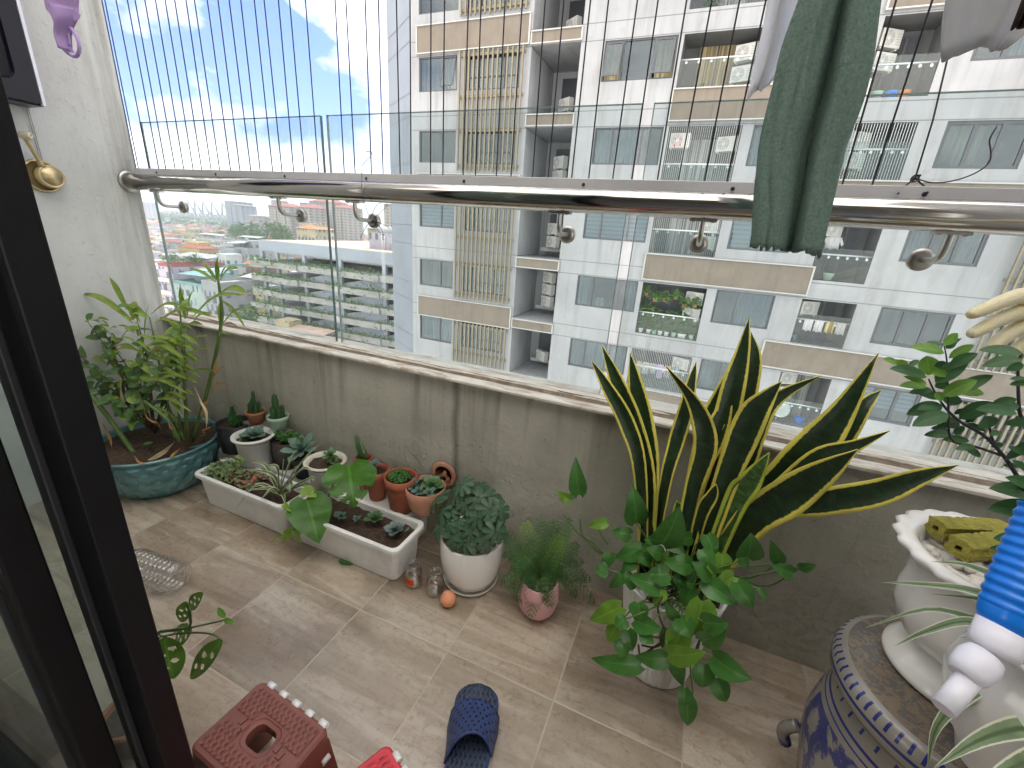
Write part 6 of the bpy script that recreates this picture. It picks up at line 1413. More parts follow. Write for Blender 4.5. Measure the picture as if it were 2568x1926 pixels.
# low hanging leaves in front
for (p0, p1_, w_) in (((2120, 760), (2190, 1010), 70), ((2150, 880), (2215, 1130), 60), ((100, 920+0), (455-1708+0, 1090), 0),):
    if w_ == 0: continue
    q0, q1 = ony(c8(*p0), -.3), ony(c8(*p1_), -.31); P = [q0.lerp(q1, k_/9)+Vector((0, -.008*math.sin(math.pi*k_/9), 0)) for k_ in range(10)]; b.blade(P, [w_/2.569*dep(q0)/FPX*v_ for v_ in prof('heart', 10)], (.1, -1, .4), 0, 8, .2, .1)
for (p0, p1_, w_) in (((200, 950), (455, 1095), 80), ((140, 1000), (130, 1150), 70), ((230, 1090), (290, 1240), 62), ((40, 1200), (40, 1395), 60), ((20, 1150), (20, 1260), 45)):
    q0, q1 = ony(c9(*p0), -.325), ony(c9(*p1_), -.335); P = [q0.lerp(q1, k_/9)+Vector((0, -.008*math.sin(math.pi*k_/9), .004)) for k_ in range(10)]; b.blade(P, [w_/2.569*dep(q0)/FPX*v_ for v_ in prof('heart', 10)], (.1, -1, .5), 0, 8, .2, .1)
s2.tube(spl([ony(cp(1080, 1500), -.29), ony(c9(60, 1000), -.295), ony(c9(75, 1180), -.30), ony(c9(40, 1230), -.305)], 12), .0018, 5)
b.build('pothos_leaves', [M_['pothos'], M_['pothos_light']], sn); s2.build('vines', [M_['stem_green'], M_['stem_brown']], sn)
# ------------------------------------------------------------------ small things on the floor
def jar(p, label, lab):
    c = onz(c8(*p), 0); c += Vector((0, .026, 0)); jk = 1.16; t = thing('glass_jar', c, label, 'jar', 'empty glass jars')
    b = MB(); b.lathe([(r_*jk, z_*jk) for r_, z_ in [(.018, 0), (.0215, .003), (.0225, .008), (.0225, .044), (.021, .050), (.0165, .056), (.0165, .058), (.0178, .059), (.0178, .064), (.0168, .066), (.0178, .068), (.0175, .070), (.0155, .070), (.015, .056), (.0205, .046), (.0208, .006), (.001, .005)]], c, 32); b.build('glass', M_['clear_glass'], t)
    b = MB(); n0 = 0; a0, a1 = lab; z0, z1 = .010*jk, .036*jk
    for i in range(13):
        a = a0+(a1-a0)*i/12; b.v.extend([Vector((c.x+.0229*jk*math.cos(a), c.y+.0229*jk*math.sin(a), z0)), Vector((c.x+.0229*jk*math.cos(a), c.y+.0229*jk*math.sin(a), z0+.006)), Vector((c.x+.0229*jk*math.cos(a), c.y+.0229*jk*math.sin(a), z1-.005)), Vector((c.x+.0229*jk*math.cos(a), c.y+.0229*jk*math.sin(a), z1))])
    for i in range(12):
        for j in range(3): b.face([4*i+j, 4*i+4+j, 4*i+5+j, 4*i+1+j], 0 if j == 1 else 1, None, True)
    b.build('paper_label', [M_['label_red'], M_['label_orange']], t)
jar((455, 510), 'empty glass jar with a red and orange label beside the planter', (R(190), R(300)))
jar((590, 565), 'empty glass jar with its label turned away, nearer the round white pot', (R(150), R(215)))
c = onz(c8(690, 640), 0)+Vector((-.004, .018, .0240)); b = MB()
b.lathe([(0, -.024), (.0113, -.0213), (.0202, -.0135), (.0241, 0), (.0218, .010), (.0135, .020), (.0045, .0263), (0, .0286)], c, 28, 0, None, True, Matrix.Rotation(R(-18), 4, 'Y')); o = b.build('peach_ball', M_['peach'], loc=c); tag(o, 'small peach coloured pointed ball on the tiles in front of the saucer', 'ball')
# clear plastic bottle lying on its side
e1 = onz(c7(1165, 440), .045); t = thing('plastic_bottle', (e1.x-.1, e1.y, 0), 'clear ribbed plastic bottle lying on the tiles beside the door', 'bottle')
ax = Vector((-1, -.12, 0)).normalized(); Mz = Vector((0, 0, 1)).rotation_difference(ax).to_matrix().to_4x4(); pr = [(.001, .004), (.028, .0), (.040, .006), (.0445, .02)]
for i in range(9): z = .025+.017*i; pr += [(.0445, z), (.0415, z+.005), (.0415, z+.007), (.0445, z+.012)]
pr += [(.043, .185), (.030, .215), (.016, .235), (.014, .26), (.001, .262)]
b = MB(); b.lathe(pr, e1, 32, 0, None, True, Mz); b.build('body', M_['clear_plastic'], t)
b = MB(); n_ = 9
for i in range(n_+1):
    a = R(200+70*i/n_); 
    for zz in (.035, .075): b.v.append(e1+Mz @ Vector((.0452*math.cos(a), .0452*math.sin(a), zz)))
for i in range(n_): b.face([2*i, 2*i+1, 2*i+3, 2*i+2], 0, None, True)
b.build('paper_label', M_['cloth_white'], t)
# holed-leaf climber reaching in from behind the door
dx_ = Vector((.50, -.80, 0)); t = thing('potted_plant', (.42, -.86, 0), 'small potted climber with oval holes in its leaves, poking out from behind the door frame', 'potted plant')
b = MB(); b.lathe(pot_prof(.055, .09, 'terra'), (.42, -.86, 0), 28); b.build('pot', M_['terracotta'], t)
b = MB(); soil_disc(b, (.42, -.86), .046, .078); b.build('soil', M_['soil'], t)
b = MB(); s2 = MB(); ah = [(s_, v_, r_) for s_ in (-1, 1) for v_, r_ in ((.28, .07), (.42, .08), (.57, .075), (.71, .06))]
def holed(q0, q1, W, hint, holes=True, n=30):
    P = [q0.lerp(q1, k_/(n-1))+Vector(hint)*(.06*(q1-q0).length*math.sin(math.pi*k_/(n-1))) for k_ in range(n)]
    mk = (lambda u, v: any(((u-s_*.36)/.24)**2+((v-v_)/(r_*.7))**2 < 1 for s_, v_, r_ in ah if (s_, v_) in ((1, .42), (1, .71), (-1, .28), (-1, .57)))) if holes else None
    b.blade(P, [W*x for x in prof('oval', n)], hint, 0, 20, .12, .02, mk)
yA = -.80
def AD(x, y, yy=yA): return ony(c7(x, y), yy)
holed(AD(1430, 840), AD(1225, 1085), .019, (.5, -.4, .8)); holed(AD(1060, 820), AD(1120, 1085), .030, (.5, -.4, .8)); holed(AD(1235, 770, -.78), AD(1125, 850, -.78), .018, (.5, -.4, .8)); holed(AD(1210, 590, -.78), AD(1165, 720, -.78), .014, (.5, -.6, .5)); holed(AD(1222, 628, -.78), AD(1310, 530, -.78), .013, (.4, -.6, .6)); holed(AD(1445, 705), AD(1510, 725), .005, (0, -.7, .7), False, 10); holed(AD(1450, 690), AD(1405, 625), .006, (0, -.7, .7), False, 10); holed(AD(1215, 735, -.78), AD(1115, 790, -.78), .007, (0, -.6, .8), False)
holed(AD(640, 1130), AD(560, 1260), .024, (.1, -.6, .8)); holed(AD(560, 1180), AD(640, 1330), .022, (-.1, -.6, .8))
root = Vector((.42, -.86, .08))
for P_ in ([(1000, 830), (1180, 790), (1360, 795), (1430, 840)], [(1000, 800), (1150, 770), (1300, 740), (1445, 705)], [(1000, 790), (1130, 765), (1225, 745), (1225, 628)], [(1210, 590), (1215, 640), (1228, 740)], [(1000, 800), (1040, 810), (1060, 820)]):
    Q = [AD(*p_) for p_ in P_]; s2.tube(spl(([root, root+(Q[0]-root)*.6+Vector((0, 0, .04))] if P_[0][0] == 1000 else [])+Q, 14), .0017, 6)
b.build('holed_leaves', M_['adansonii'], t); s2.build('stems', M_['stem_green'], t)

# ---- folding step stools
def stool(name, o_, ex, ey, w_, d_, h_, mats, label, hole=True):
    ex = Vector(ex).normalized(); ey = Vector(ey).normalized(); Mz = Matrix(((ex.x, ey.x, 0, o_[0]), (ex.y, ey.y, 0, o_[1]), (0, 0, 1, 0), (0, 0, 0, 1)))
    t = thing(name, (o_[0], o_[1], 0), label, 'stool', 'folding step stools')
    def wv(b, P): return [Mz @ Vector(p) for p in P]
    b = MB(); hw, hd = .026, .019; cx_, cy_ = w_/2, d_/2; N_ = 24
    ring = []
    def rr(x0, x1, y0, y1, rc, z):
        out = []
        for qx, qy, a0 in ((x1-rc, y1-rc, 0), (x0+rc, y1-rc, 90), (x0+rc, y0+rc, 180), (x1-rc, y0+rc, 270)):
            for k_ in range(6): a = R(a0+18*k_); out.append((qx+rc*math.cos(a), qy+rc*math.sin(a), z))
        return out
    loops = [rr(0, w_, 0, d_, .014, h_-.022), rr(0, w_, 0, d_, .014, h_-.004), rr(.004, w_-.004, .004, d_-.004, .012, h_)]
    if hole: loops += [rr(cx_-hw-.008, cx_+hw+.008, cy_-hd-.008, cy_+hd+.008, .02, h_), rr(cx_-hw-.006, cx_+hw+.006, cy_-hd-.006, cy_+hd+.006, .019, h_-.002), rr(cx_-hw, cx_+hw, cy_-hd, cy_+hd, .016, h_-.003), rr(cx_-hw, cx_+hw, cy_-hd, cy_+hd, .016, h_-.025)]
    n0 = len(b.v)
    for l_ in loops: b.v.extend(wv(b, l_))
    for i in range(len(loops)-1):
        for j in range(24): b.face([n0+i*24+j, n0+i*24+(j+1) % 24, n0+(i+1)*24+(j+1) % 24, n0+(i+1)*24+j])
    if not hole: b.face([n0+2*24+j for j in range(24)])
    b.build('seat', M_[mats[0]], t)
    # woven panels sit on the seat on both sides of the fold
    g = .012
    for y0, y1 in ((g, cy_-.010), (cy_+.010, d_-g)):
        b = MB(); xs = [g, cx_-hw-.012, cx_+hw+.012, w_-g]; z = h_+.0018
        yi0, yi1 = (y0, cy_-hd-.011) if y0 < cy_*.6 else (cy_+hd+.011, y1)
        cells = [(xs[0], xs[1], y0, y1), (xs[2], xs[3], y0, y1), (xs[1], xs[2], yi0, yi1)] if hole else [(xs[0], xs[3], y0, y1)]
        for a_, e_, f0, f1 in cells: b.poly(wv(b, [(a_, f0, z), (e_, f0, z), (e_, f1, z), (a_, f1, z)]), 0, [((a_-g)/(w_-2*g), (f0-y0)/(y1-y0)*.5), ((e_-g)/(w_-2*g), (f0-y0)/(y1-y0)*.5), ((e_-g)/(w_-2*g), (f1-y0)/(y1-y0)*.5), ((a_-g)/(w_-2*g), (f1-y0)/(y1-y0)*.5)])
        b.build('tread', M_[mats[1]], t)
    for i in range(5 if hole else 6):
        x = w_*(.10+.19*i) if hole else .022+.03*i; b = MB(); b.tube([Mz @ Vector((x, -.001, h_-.004)), Mz @ Vector((x+.017, -.001, h_-.004))], .0068, 10); b.build('hinge', M_[mats[2]], t)
    for i in range(5):
        x = d_*(.08+.2*i); b = MB(); b.tube([Mz @ Vector((w_+.003, x, h_-.055)), Mz @ Vector((w_+.003, x+.016, h_-.055))], .0068, 10); b.build('hinge', M_[mats[2]], t)
    for sx in (0, 1):
        b = MB(); x0, x1 = (0, .008) if sx == 0 else (w_-.008, w_); s_ = -1 if sx == 0 else 1; sp_ = .022
        for y0, y1 in ((.004, .05), (d_-.05, d_-.004)):
            n0 = len(b.v); b.v.extend(wv(b, [(x0, y0, h_-.02), (x1, y0, h_-.02), (x1, y1, h_-.02), (x0, y1, h_-.02), (x0+s_*sp_, y0-.01, 0), (x1+s_*sp_, y0-.01, 0), (x1+s_*sp_, y1+.01, 0), (x0+s_*sp_, y1+.01, 0)]))
            for q_ in ((0, 1, 2, 3), (7, 6, 5, 4), (0, 4, 5, 1), (1, 5, 6, 2), (2, 6, 7, 3), (3, 7, 4, 0)): b.face([n0+k_ for k_ in q_])
        n0 = len(b.v); b.v.extend(wv(b, [(x0, .05, h_-.02), (x1, .05, h_-.02), (x1, d_-.05, h_-.02), (x0, d_-.05, h_-.02), (x0+s_*sp_*.5, .052, h_*.45), (x1+s_*sp_*.5, .052, h_*.45), (x1+s_*sp_*.5, d_-.052, h_*.45), (x0+s_*sp_*.5, d_-.052, h_*.45)]))
        for q_ in ((0, 1, 2, 3), (7, 6, 5, 4), (0, 4, 5, 1), (1, 5, 6, 2), (2, 6, 7, 3), (3, 7, 4, 0)): b.face([n0+k_ for k_ in q_])
        b.build('leg_panel', M_[mats[0]], t)
    for yy, s_ in ((.0, -1), (d_-.006, 1)):
        b = MB(); b.box(.012, w_-.012, yy, yy+.006, .05, h_-.02, 0, Mz); b.build('side_panel', M_[mats[0]], t)
    for sx in (cx_-.058, cx_+.036):
        b = MB()
        for j in range(2): b.box(sx+j*.013, sx+j*.013+.010, cy_-.009+.005*j, cy_+.004+.005*j, h_-.001, h_+.0026, 0, Mz)
        if hole: b.build('fold_clip', M_[mats[0]], t)
    return t
HS = .20
oA = onz(c7(1690, 1085), HS); oB = onz(c7(2125, 1405), HS); exA = oB-oA; wA = exA.length
hc = onz(c7(1680, 1462), HS); nrm_ = Vector((exA.y, -exA.x, 0)).normalized(); dA = 2*abs((hc-oA).dot(nrm_))
stool('step_stool', oA, exA, nrm_, wA, dA, HS, ('stool_brown', 'stool_weave', 'hinge_white'), 'brown folding step stool with a basket weave top and an oval hand hole')
oR = onz(c8(318, 1488), HS); eR = onz(c8(470, 1760), HS)-oR; fR = onz(c8(60, 1680), HS)-oR; fR = fR-eR*(fR.dot(eR)/eR.dot(eR))
stool('step_stool', oR, eR, fR, .16, .2, HS, ('stool_red', 'red_weave', 'hinge_white'), 'bright red folding step stool, only one corner in view', False)

# ---- blue slipper
toe = onz(c8(905, 1143), .012); back = onz(c8(815, 1700), .02); ux = (back-toe); ux.z = 0; ux.normalize(); uy = Vector((-ux.y, ux.x, 0))
SLn = .262; t = thing('slipper', toe+ux*.13, 'dark blue woven rubber slide slipper lying on the tiles', 'slipper')
def sl_half(s_):   # half width along the sole, left/right slightly different
    f_ = s_/SLn; w_ = .052*(1-max(0, (.16-f_)/.16)**2.4)**.5*(1-.14*math.sin(math.pi*min(1, max(0, (f_-.38)/.45))))*(1-max(0, (f_-.86)/.14)**2.6)**.5
    return max(w_, .002)
b = MB(); n_ = 40; n0 = 0
def SP_(s_, u, z): return toe+ux*s_+uy*(u*sl_half(s_))-Vector((0, 0, toe.z))+Vector((0, 0, z))
for i in range(n_+1):
    s_ = SLn*i/n_; k_ = .006*max(0, 1-i/8)
    for u, z in ((-.93, 0), (-1, .008), (-1, .018+k_), (-.9, .023+k_), (0, .0205+k_), (.9, .023+k_), (1, .018+k_), (1, .008), (.93, 0)): b.v.append(SP_(s_, u, z))
for i in range(n_):
    for j in range(8):
        a = i*9+j; b.face([a, a+9, a+10, a+1], 0 if 3 <= j <= 4 else 1, [((j-3)/2, i/n_), ((j-3)/2, (i+1)/n_), ((j-2)/2, (i+1)/n_), ((j-2)/2, i/n_)], True)
b.face([j for j in range(9)]); b.face([n_*9+j for j in range(9)][::-1]); b.build('sole', [M_['sandal_sole'], M_['sandal_blue']], t)
b = MB(); ni, nj = 18, 18
for i in range(ni+1):
    f_ = i/ni
    for j in range(nj+1):
        u = -1+2*j/nj; s0, s1 = .046+.016*u*u, .142+.014*u*u-.012*u; s_ = s0+(s1-s0)*f_; hh = (.026+.036*f_)*(1-abs(u)**2.6)**.75
        b.v.append(SP_(s_, u*1.03, .012+hh))
for i in range(ni):
    for j in range(nj): a = i*(nj+1)+j; b.face([a, a+1, a+nj+2, a+nj+1], 0, [(j/nj, i/ni), ((j+1)/nj, i/ni), ((j+1)/nj, (i+1)/ni), (j/nj, (i+1)/ni)], True)
o = b.build('strap', M_['sandal_weave'], t); m_ = o.modifiers.new('thick', 'SOLIDIFY'); m_.thickness = .0045

# ---- right hand group: porcelain seat, urn, second pot
GX, GYY = 1.852, -.385; GT = .42
t = thing('garden_stool', (GX, GYY, 0), 'blue and white painted porcelain garden stool in the right corner', 'garden stool')
b = MB(); b.lathe([(.118, 0), (.128, .01), (.133, .03), (.150, .09), (.166, .17), (.170, .22), (.163, .28), (.150, .32), (.143, .345), (.147, .352), (.160, .362), (.168, .375), (.170, .392), (.167, .408), (.160, .416), (.148, GT), (.08, GT+.001), (0.0, GT+.001)], (GX, GYY, 0), 96); b.build('body', M_['blue_white'], t)
for a_ in (R(168), R(-12)):
    b = MB(); c_ = Vector((GX+.17*math.cos(a_), GYY+.17*math.sin(a_), .15)); b.tube(spl([c_+Vector((0, 0, .03)), c_+Vector((.012*math.cos(a_), .012*math.sin(a_), .015)), c_+Vector((.018*math.cos(a_), .018*math.sin(a_), -.005)), c_+Vector((.008*math.cos(a_), .008*math.sin(a_), -.03))], 10), .012, 10); b.build('lion_handle', M_['blue_white'], t)
UX, UYY, UZ = 1.852, -.352, GT+.0025
t = thing('potted_plant', (UX, UYY, UZ), 'white ceramic urn with a scalloped rim and a small leaved tree, on the porcelain stool', 'potted plant')
def scal(a, z, i): return 1+(.022*math.cos(22*a) if i in (13, 14, 15) else (.012*math.cos(11*a) if 4 < i < 13 else 0))
b = MB(); pu = [(.092, 0), (.098, .006), (.097, .014), (.086, .028), (.072, .042), (.070, .054), (.095, .075), (.108, .11), (.110, .14), (.107, .165), (.110, .188), (.117, .204), (.124, .212), (.139, .222), (.143, .230), (.136, .236), (.118, .233), (.108, .224), (.104, .200)]
b.lathe(pu, (UX, UYY, UZ), 132, 0, scal); b.build('urn', M_['white_ceramic'], t)
b = MB(); soil_disc(b, (UX, UYY), .105, UZ+.196, 0, .003); b.build('soil', M_['soil'], t)
b = MB()
for i in range(190):
    a = rs.random()*6.28; r_ = .098*rs.random()**.5; b.stone((UX+r_*math.cos(a), UYY+r_*math.sin(a), UZ+.203+rs.uniform(0, .010)), rs.uniform(.007, .0115))
b.build('pebbles', M_['pebble_white'], t, kind='stuff')
UT = t
# two mossy foam sticks lying across the pebbles
def foam_stick(p0, p1_, z, r_, label):
    a_, e_ = onz(p0, z), onz(p1_, z); ax = (e_-a_).normalized(); sd = Vector((0, 0, 1)).cross(ax); L = (e_-a_).length
    b = MB(); k_ = 26; prf = [(-1, -.75), (-1.05, -.2), (-.8, .1), (-1, .75), (-.3, .95), (.3, .88), (1, .8), (.85, .1), (1.05, -.3), (1, -.8), (.3, -.95), (-.3, -.9)]
    for i in range(k_+1):
        for (u, v) in prf: rn = 1+.10*noise.noise(Vector((i*.7, u*3, v*3))); b.v.append(a_+ax*(L*i/k_)+sd*(u*r_*rn)+Vector((0, 0, v*r_*rn)))
    m_ = len(prf)
    for i in range(k_):
        for j in range(m_): b.face([i*m_+j, i*m_+(j+1) % m_, (i+1)*m_+(j+1) % m_, (i+1)*m_+j])
    n0 = len(b.v)
    for j in range(m_): u, v = prf[j]; b.v.append(a_+sd*(u*r_*.3)+Vector((0, 0, v*r_*.3)))
    for j in range(m_): u, v = prf[j]; b.v.append(a_+ax*.03+sd*(u*r_*.28)+Vector((0, 0, v*r_*.28)))
    for j in range(m_): b.face([j, n0+j, n0+(j+1) % m_, (j+1) % m_]); b.face([n0+j, n0+m_+j, n0+m_+(j+1) % m_, n0+(j+1) % m_])
    b.face([n0+m_+j for j in range(m_)]); b.face([k_*m_+j for j in range(m_)])
    o = b.build('plant_food_stick', M_['foam_green'], loc=(a_.x, a_.y, z)); tag(o, label, 'foam stick', 'green foam sticks in the urn')
zf = UZ+.234
foam_stick(cr_(700, 285), cr_(1090, 300), zf, .0165, 'mossy green foam stick with an end hole, the rear one on the pebbles')
foam_stick(cr_(830, 400), cr_(1180, 370), zf, .0165, 'mossy green foam stick with an end hole, the front one on the pebbles')
# the little tree in the urn
b = MB(); s2 = MB(); yU = -.36
def U(p, y=yU): return ony(cf(*p), y)
trunk = [Vector((UX+.05, UYY+.02, UZ+.20)), ony((2572, 1420), -.35), U((2230, 2300)), U((2120, 2040)), U((1990, 1850)), U((1800, 1650)), U((1560, 1510)), U((1420, 1390)), U((1340, 1290)), U((1260, 1160)), U((1210, 1050))]
s2.tube(spl(trunk, 30), [.0036-.0026*i/29 for i in range(30)], 8)
s2.tube(spl([U((2000, 1860)), U((1700, 1760)), U((1450, 1690)), U((1420, 1400)), U((1410, 1100)), U((1400, 850)), U((1370, 680))], 24), [.0022-.0015*i/23 for i in range(24)], 6)
s2.tube(spl([U((2120, 2040)), U((1900, 1720)), U((1850, 1560))], 8), .0016, 5); s2.tube(spl([U((2300, 1750), -.34), U((2200, 1480), -.34), U((2160, 1350), -.34), U((2150, 900), -.34), U((2190, 780), -.34)], 14), [.0026-.0013*i/13 for i in range(14)], 6)
FL = [((1370, 690), (1520, 570), 50, 1), ((1375, 700), (1180, 660), 12, 0), ((1390, 730), (1560, 625), 16, 0), ((1375, 780), (1015, 710), 36, 1), ((1420, 830), (1690, 690), 50, 1), ((1430, 920), (1730, 780), 26, 0), ((1400, 880), (1270, 920), 40, 0), ((1210, 1010), (1190, 805), 100, 1), ((990, 920), (850, 860), 40, 1), ((900, 900), (730, 845), 22, 1), ((1000, 920), (1110, 850), 14, 0), ((1190, 1030), (800, 940), 30, 0), ((1190, 1110), (945, 1020), 34, 1), ((1190, 1130), (900, 1125), 20, 1), ((1250, 1170), (1000, 1195), 26, 0), ((1280, 1090), (1640, 840), 16, 0), ((1420, 1010), (1230, 980), 40, 1), ((1410, 1100), (1270, 1130), 50, 0), ((1360, 1230), (1720, 1060), 32, 1), ((1480, 1190), (1890, 1010), 62, 0), ((1480, 1180), (1795, 1200), 34, 1), ((1320, 1250), (1090, 1200), 32, 0), ((1300, 1180), (1340, 1290), 40, 1), ((1350, 1260), (1560, 1300), 60, 0), ((1360, 1330), (975, 1425), 46, 0), ((1340, 1320), (1090, 1370), 26, 0), ((1420, 1420), (1035, 1545), 42, 0), ((1530, 1470), (1890, 1290), 46, 0), ((1480, 1420), (1590, 1360), 12, 0), ((1540, 1490), (1280, 1490), 14, 0), ((1540, 1520), (1290, 1550), 26, 0), ((1560, 1540), (1490, 1640), 40, 0), ((1830, 1570), (1800, 1440), 95, 0), ((1700, 1450), (1600, 1510), 16, 0), ((1600, 1520), (1810, 1600), 30, 0), ((1430, 1620), (1235, 1570), 24, 0), ((1420, 1640), (1160, 1640), 22, 0), ((2140, 1410), (1700, 1370), 26, 0), ((1870, 1330), (2140, 1260), 50, 0), ((2200, 790), (1735, 745), 34, 0), ((2200, 850), (1770, 915), 34, 0), ((2212, 900), (2020, 960), 46, 0), ((2260, 1060), (2060, 1050), 16, 0), ((2260, 1080), (2060, 1110), 34, 0), ((2280, 1500), (2000, 1520), 50, 0), ((2160, 1330), (1860, 1330), 34, 0), ((1970, 1610), (1850, 1640), 16, 0), ((1760, 1870), (1560, 1760), 40, 0), ((1700, 1760), (1490, 1790), 20, 0), ((1640, 1700), (1350, 1690), 18, 0)]
FL += [((2520, 2270), (2010, 2080), 80, 0), ((2520, 2320), (1840, 2200), 30, 0), ((2440, 2440), (1830, 2420), 50, 0), ((2240, 1850), (2040, 1760), 34, 0), ((2330, 1700), (2010, 1900), 50, 0), ((2000, 1740), (1860, 1760), 30, 0), ((2150, 1970), (1990, 1960), 20, 0), ((2300, 2050), (2090, 1900), 40, 0)]
for (p0, p1_, w_, lt) in FL:
    y = yU+rs.uniform(-.02, .02); q0 = U(p0, y); q1 = U(p1_, y+rs.uniform(-.012, .012)); L = (q1-q0).length; wh = w_/4.189*dep(q0)/FPX
    tilt = min(1, wh/(.26*L+1e-6)); hv = Vector((rs.uniform(-.2, .2), -.25-.75*tilt, 1.05-.8*tilt)).normalized(); n_ = 10
    P = [q0.lerp(q1, k_/(n_-1))+Vector((0, 0, .05*L*math.sin(math.pi*k_/(n_-1)))) for k_ in range(n_)]
    b.blade(P, [max(wh, .22*L*.75)*v_ if tilt > .6 else .24*L*v_ for v_ in prof('oval', n_)], hv, lt, 6, .18)
for (p_) in ((1140, 330), (1120, 400)):
    pass
for (p0, p1_, w_) in (((1205, 330), (1030, 345), 30), ((1180, 400), (1005, 400), 22)):
    q0, q1 = ony(cr_(*p0), -.42), ony(cr_(*p1_), -.42); P = [q0.lerp(q1, k_/9) for k_ in range(10)]; b.blade(P, [w_/2.286*dep(q0)/FPX*v_ for v_ in prof('oval', 10)], (0, -.8, .6), 0, 6, .15)
b.build('leaves', [M_['ficus'], M_['ficus_light']], UT); s2.build('branches', M_['stem_dark'], UT)
# second white pot low at the right with a banded spider plant
vc = ony(cr_(1290, 1300), -.50); VX, VY = vc.x, vc.y; zb = vc.z; zv = zb+.075
t = thing('potted_plant', (VX, VY, 0), 'white ceramic vase with a shell handle and striped spider plant at the lower right', 'potted plant')
b = MB(); b.lathe([(.075, 0), (.078, .015), (.045, .06), (.032, .16), (.030, zb-.16), (.050, zb-.10), (.078, zb-.05), (.090, zb), (.084, zb+.04), (.070, zb+.065), (.076, zv), (.079, zv+.006), (.072, zv+.008), (.064, zv-.012)], (VX, VY, 0), 64, 0, lambda a, z, i: 1+(.012*math.cos(12*a) if z > zb-.1 else 0)); b.build('vase', M_['white_ceramic'], t)
b = MB(); sc_ = ony(cr_(985, 1435), -.50)
n0 = len(b.v)
for i in range(9):
    f_ = i/8
    for j in range(15): a_ = R(-30+240*j/14); rr_ = .034*f_*(1+.06*math.cos(j*math.pi)); b.v.append(sc_+Vector((-rr_*math.cos(a_-R(20)), -.012*(1-f_**2), rr_*math.sin(a_-R(20)))))
for i in range(8):
    for j in range(14): a_ = n0+i*15+j; b.face([a_, a_+1, a_+16, a_+15], 0, None, True)
o = b.build('shell', M_['white_ceramic'], t); mm = o.modifiers.new('thick', 'SOLIDIFY'); mm.thickness = .006
b = MB(); b.tube(spl([ony(cr_(1010, 1400), -.50), ony(cr_(1030, 1240), -.50), ony(cr_(1090, 1080), -.50), ony(cr_(1150, 980), -.50), Vector((VX-.05, VY, zv-.01))], 14), .0075, 10); b.build('handle', M_['white_ceramic'], t)
b = MB(); soil_disc(b, (VX, VY), .066, zv-.010); b.build('soil', M_['soil'], t)
b = MB()
for i in range(70): a = rs.random()*6.28; r_ = .058*rs.random()**.5; b.stone((VX+r_*math.cos(a), VY+r_*math.sin(a), zv-.008+rs.uniform(0, .008)), rs.uniform(.007, .011))
b.build('pebbles', M_['pebble_white'], t, kind='stuff')
VB = Vector((VX+.01, VY+.01, zv+.005)); b = MB()
VL = [([(1260, 900), (1000, 830), (660, 750)], (300, 855), 24, -.55), ([(1260, 930), (900, 820), (640, 880)], (465, 960), 27, -.58), ([(1260, 760), (900, 640), (600, 605)], (390, 595), 22, -.52), ([(1260, 800), (1000, 700)], (665, 660), 24, -.54), ([(1260, 640), (1000, 540), (850, 490)], (670, 475), 22, -.50), ([(1400, 1060), (1080, 1130), (840, 1280), (700, 1440)], (655, 1655), 38, -.64), ([(1500, 1420), (1200, 1430), (950, 1500)], (690, 1660), 60, -.72), ([(1500, 1560), (1300, 1600), (1100, 1680)], (900, 1800), 60, -.76), ([(1300, 930), (1100, 890)], (820, 915), 18, -.6), ([(1500, 1000), (1700, 850)], (1900, 900), 34, -.6), ([(1500, 1300), (1800, 1300)], (2000, 1500), 40, -.7), ([(1250, 960), (1200, 960)], (1165, 945), 18, -.62)]
for mids, tip, w_, y in VL:
    n_ = len(mids); Q = [VB+Vector((rs.uniform(-.02, .02), rs.uniform(-.02, .02), 0)), VB+Vector((-.012, -.005, .05+.03*rs.random()))]
    for i, p_ in enumerate(mids+[tip]): f_ = (i+1)/(n_+1); Q.append(ony(cr_(*p_), (VY+.0)*(1-f_)+(y+.08)*f_))
    P = spl(Q, 22); W = w_/2.286*dep(P[14])/FPX*1.35; b.blade(P, [W*v_ for v_ in prof('grass', 22)], (-.5, -.5, .75), 0, 6, .3)
b.build('spider_leaves', M_['spider_band'], t)

# ---- blue hand pump hung at the right edge
DP = .50
def Q9(x, y, d_=DP): return ond(c9(x, y), d_)
rpx = DP/FPX/2.569
t = thing('hand_pump', Q9(2100, 600), 'bright blue ribbed bellows of a water hand pump with a white spout', 'hand pump')
A_, B_ = Q9(2420, 20), Q9(2090, 770); ax = (B_-A_); L = ax.length; P = []; r_ = []
for i in range(121):
    f_ = i/120; P.append(A_+ax*f_); nr = 12; rb = 168-20*max(0, (f_-.72)/.28)-30*max(0, (f_-.9)/.1)**2; r_.append(rpx*(rb*(1+.034*math.cos(2*math.pi*f_*nr)) if f_ < .86 else rb))
b = MB(); b.tube(P, r_, 48); b.build('bellows', M_['pump_blue'], t)
C_, D_ = Q9(2085, 765), Q9(2000, 910); b = MB(); b.tube([C_, C_.lerp(D_, .75), D_, D_+(D_-C_)*.02], [rpx*136, rpx*128, rpx*118, rpx*90], 36); b.build('collar', M_['pump_white'], t)
b = MB(); e0, e1 = Q9(1960, 940, DP-.008), Q9(1815, 1070, DP-.012)
b.tube([e0, e0.lerp(e1, .3), e0.lerp(e1, .75), e1], [rpx*92, rpx*112, rpx*100, rpx*74], 32)
b.tube([Q9(1850, 1090, DP-.014), Q9(1690, 1275, DP-.02)], rpx*62, 28); b.tube([Q9(1700, 1264, DP-.0195), Q9(1687, 1279, DP-.0203)], rpx*54, 24)
b.build('spout', M_['pump_white'], t)
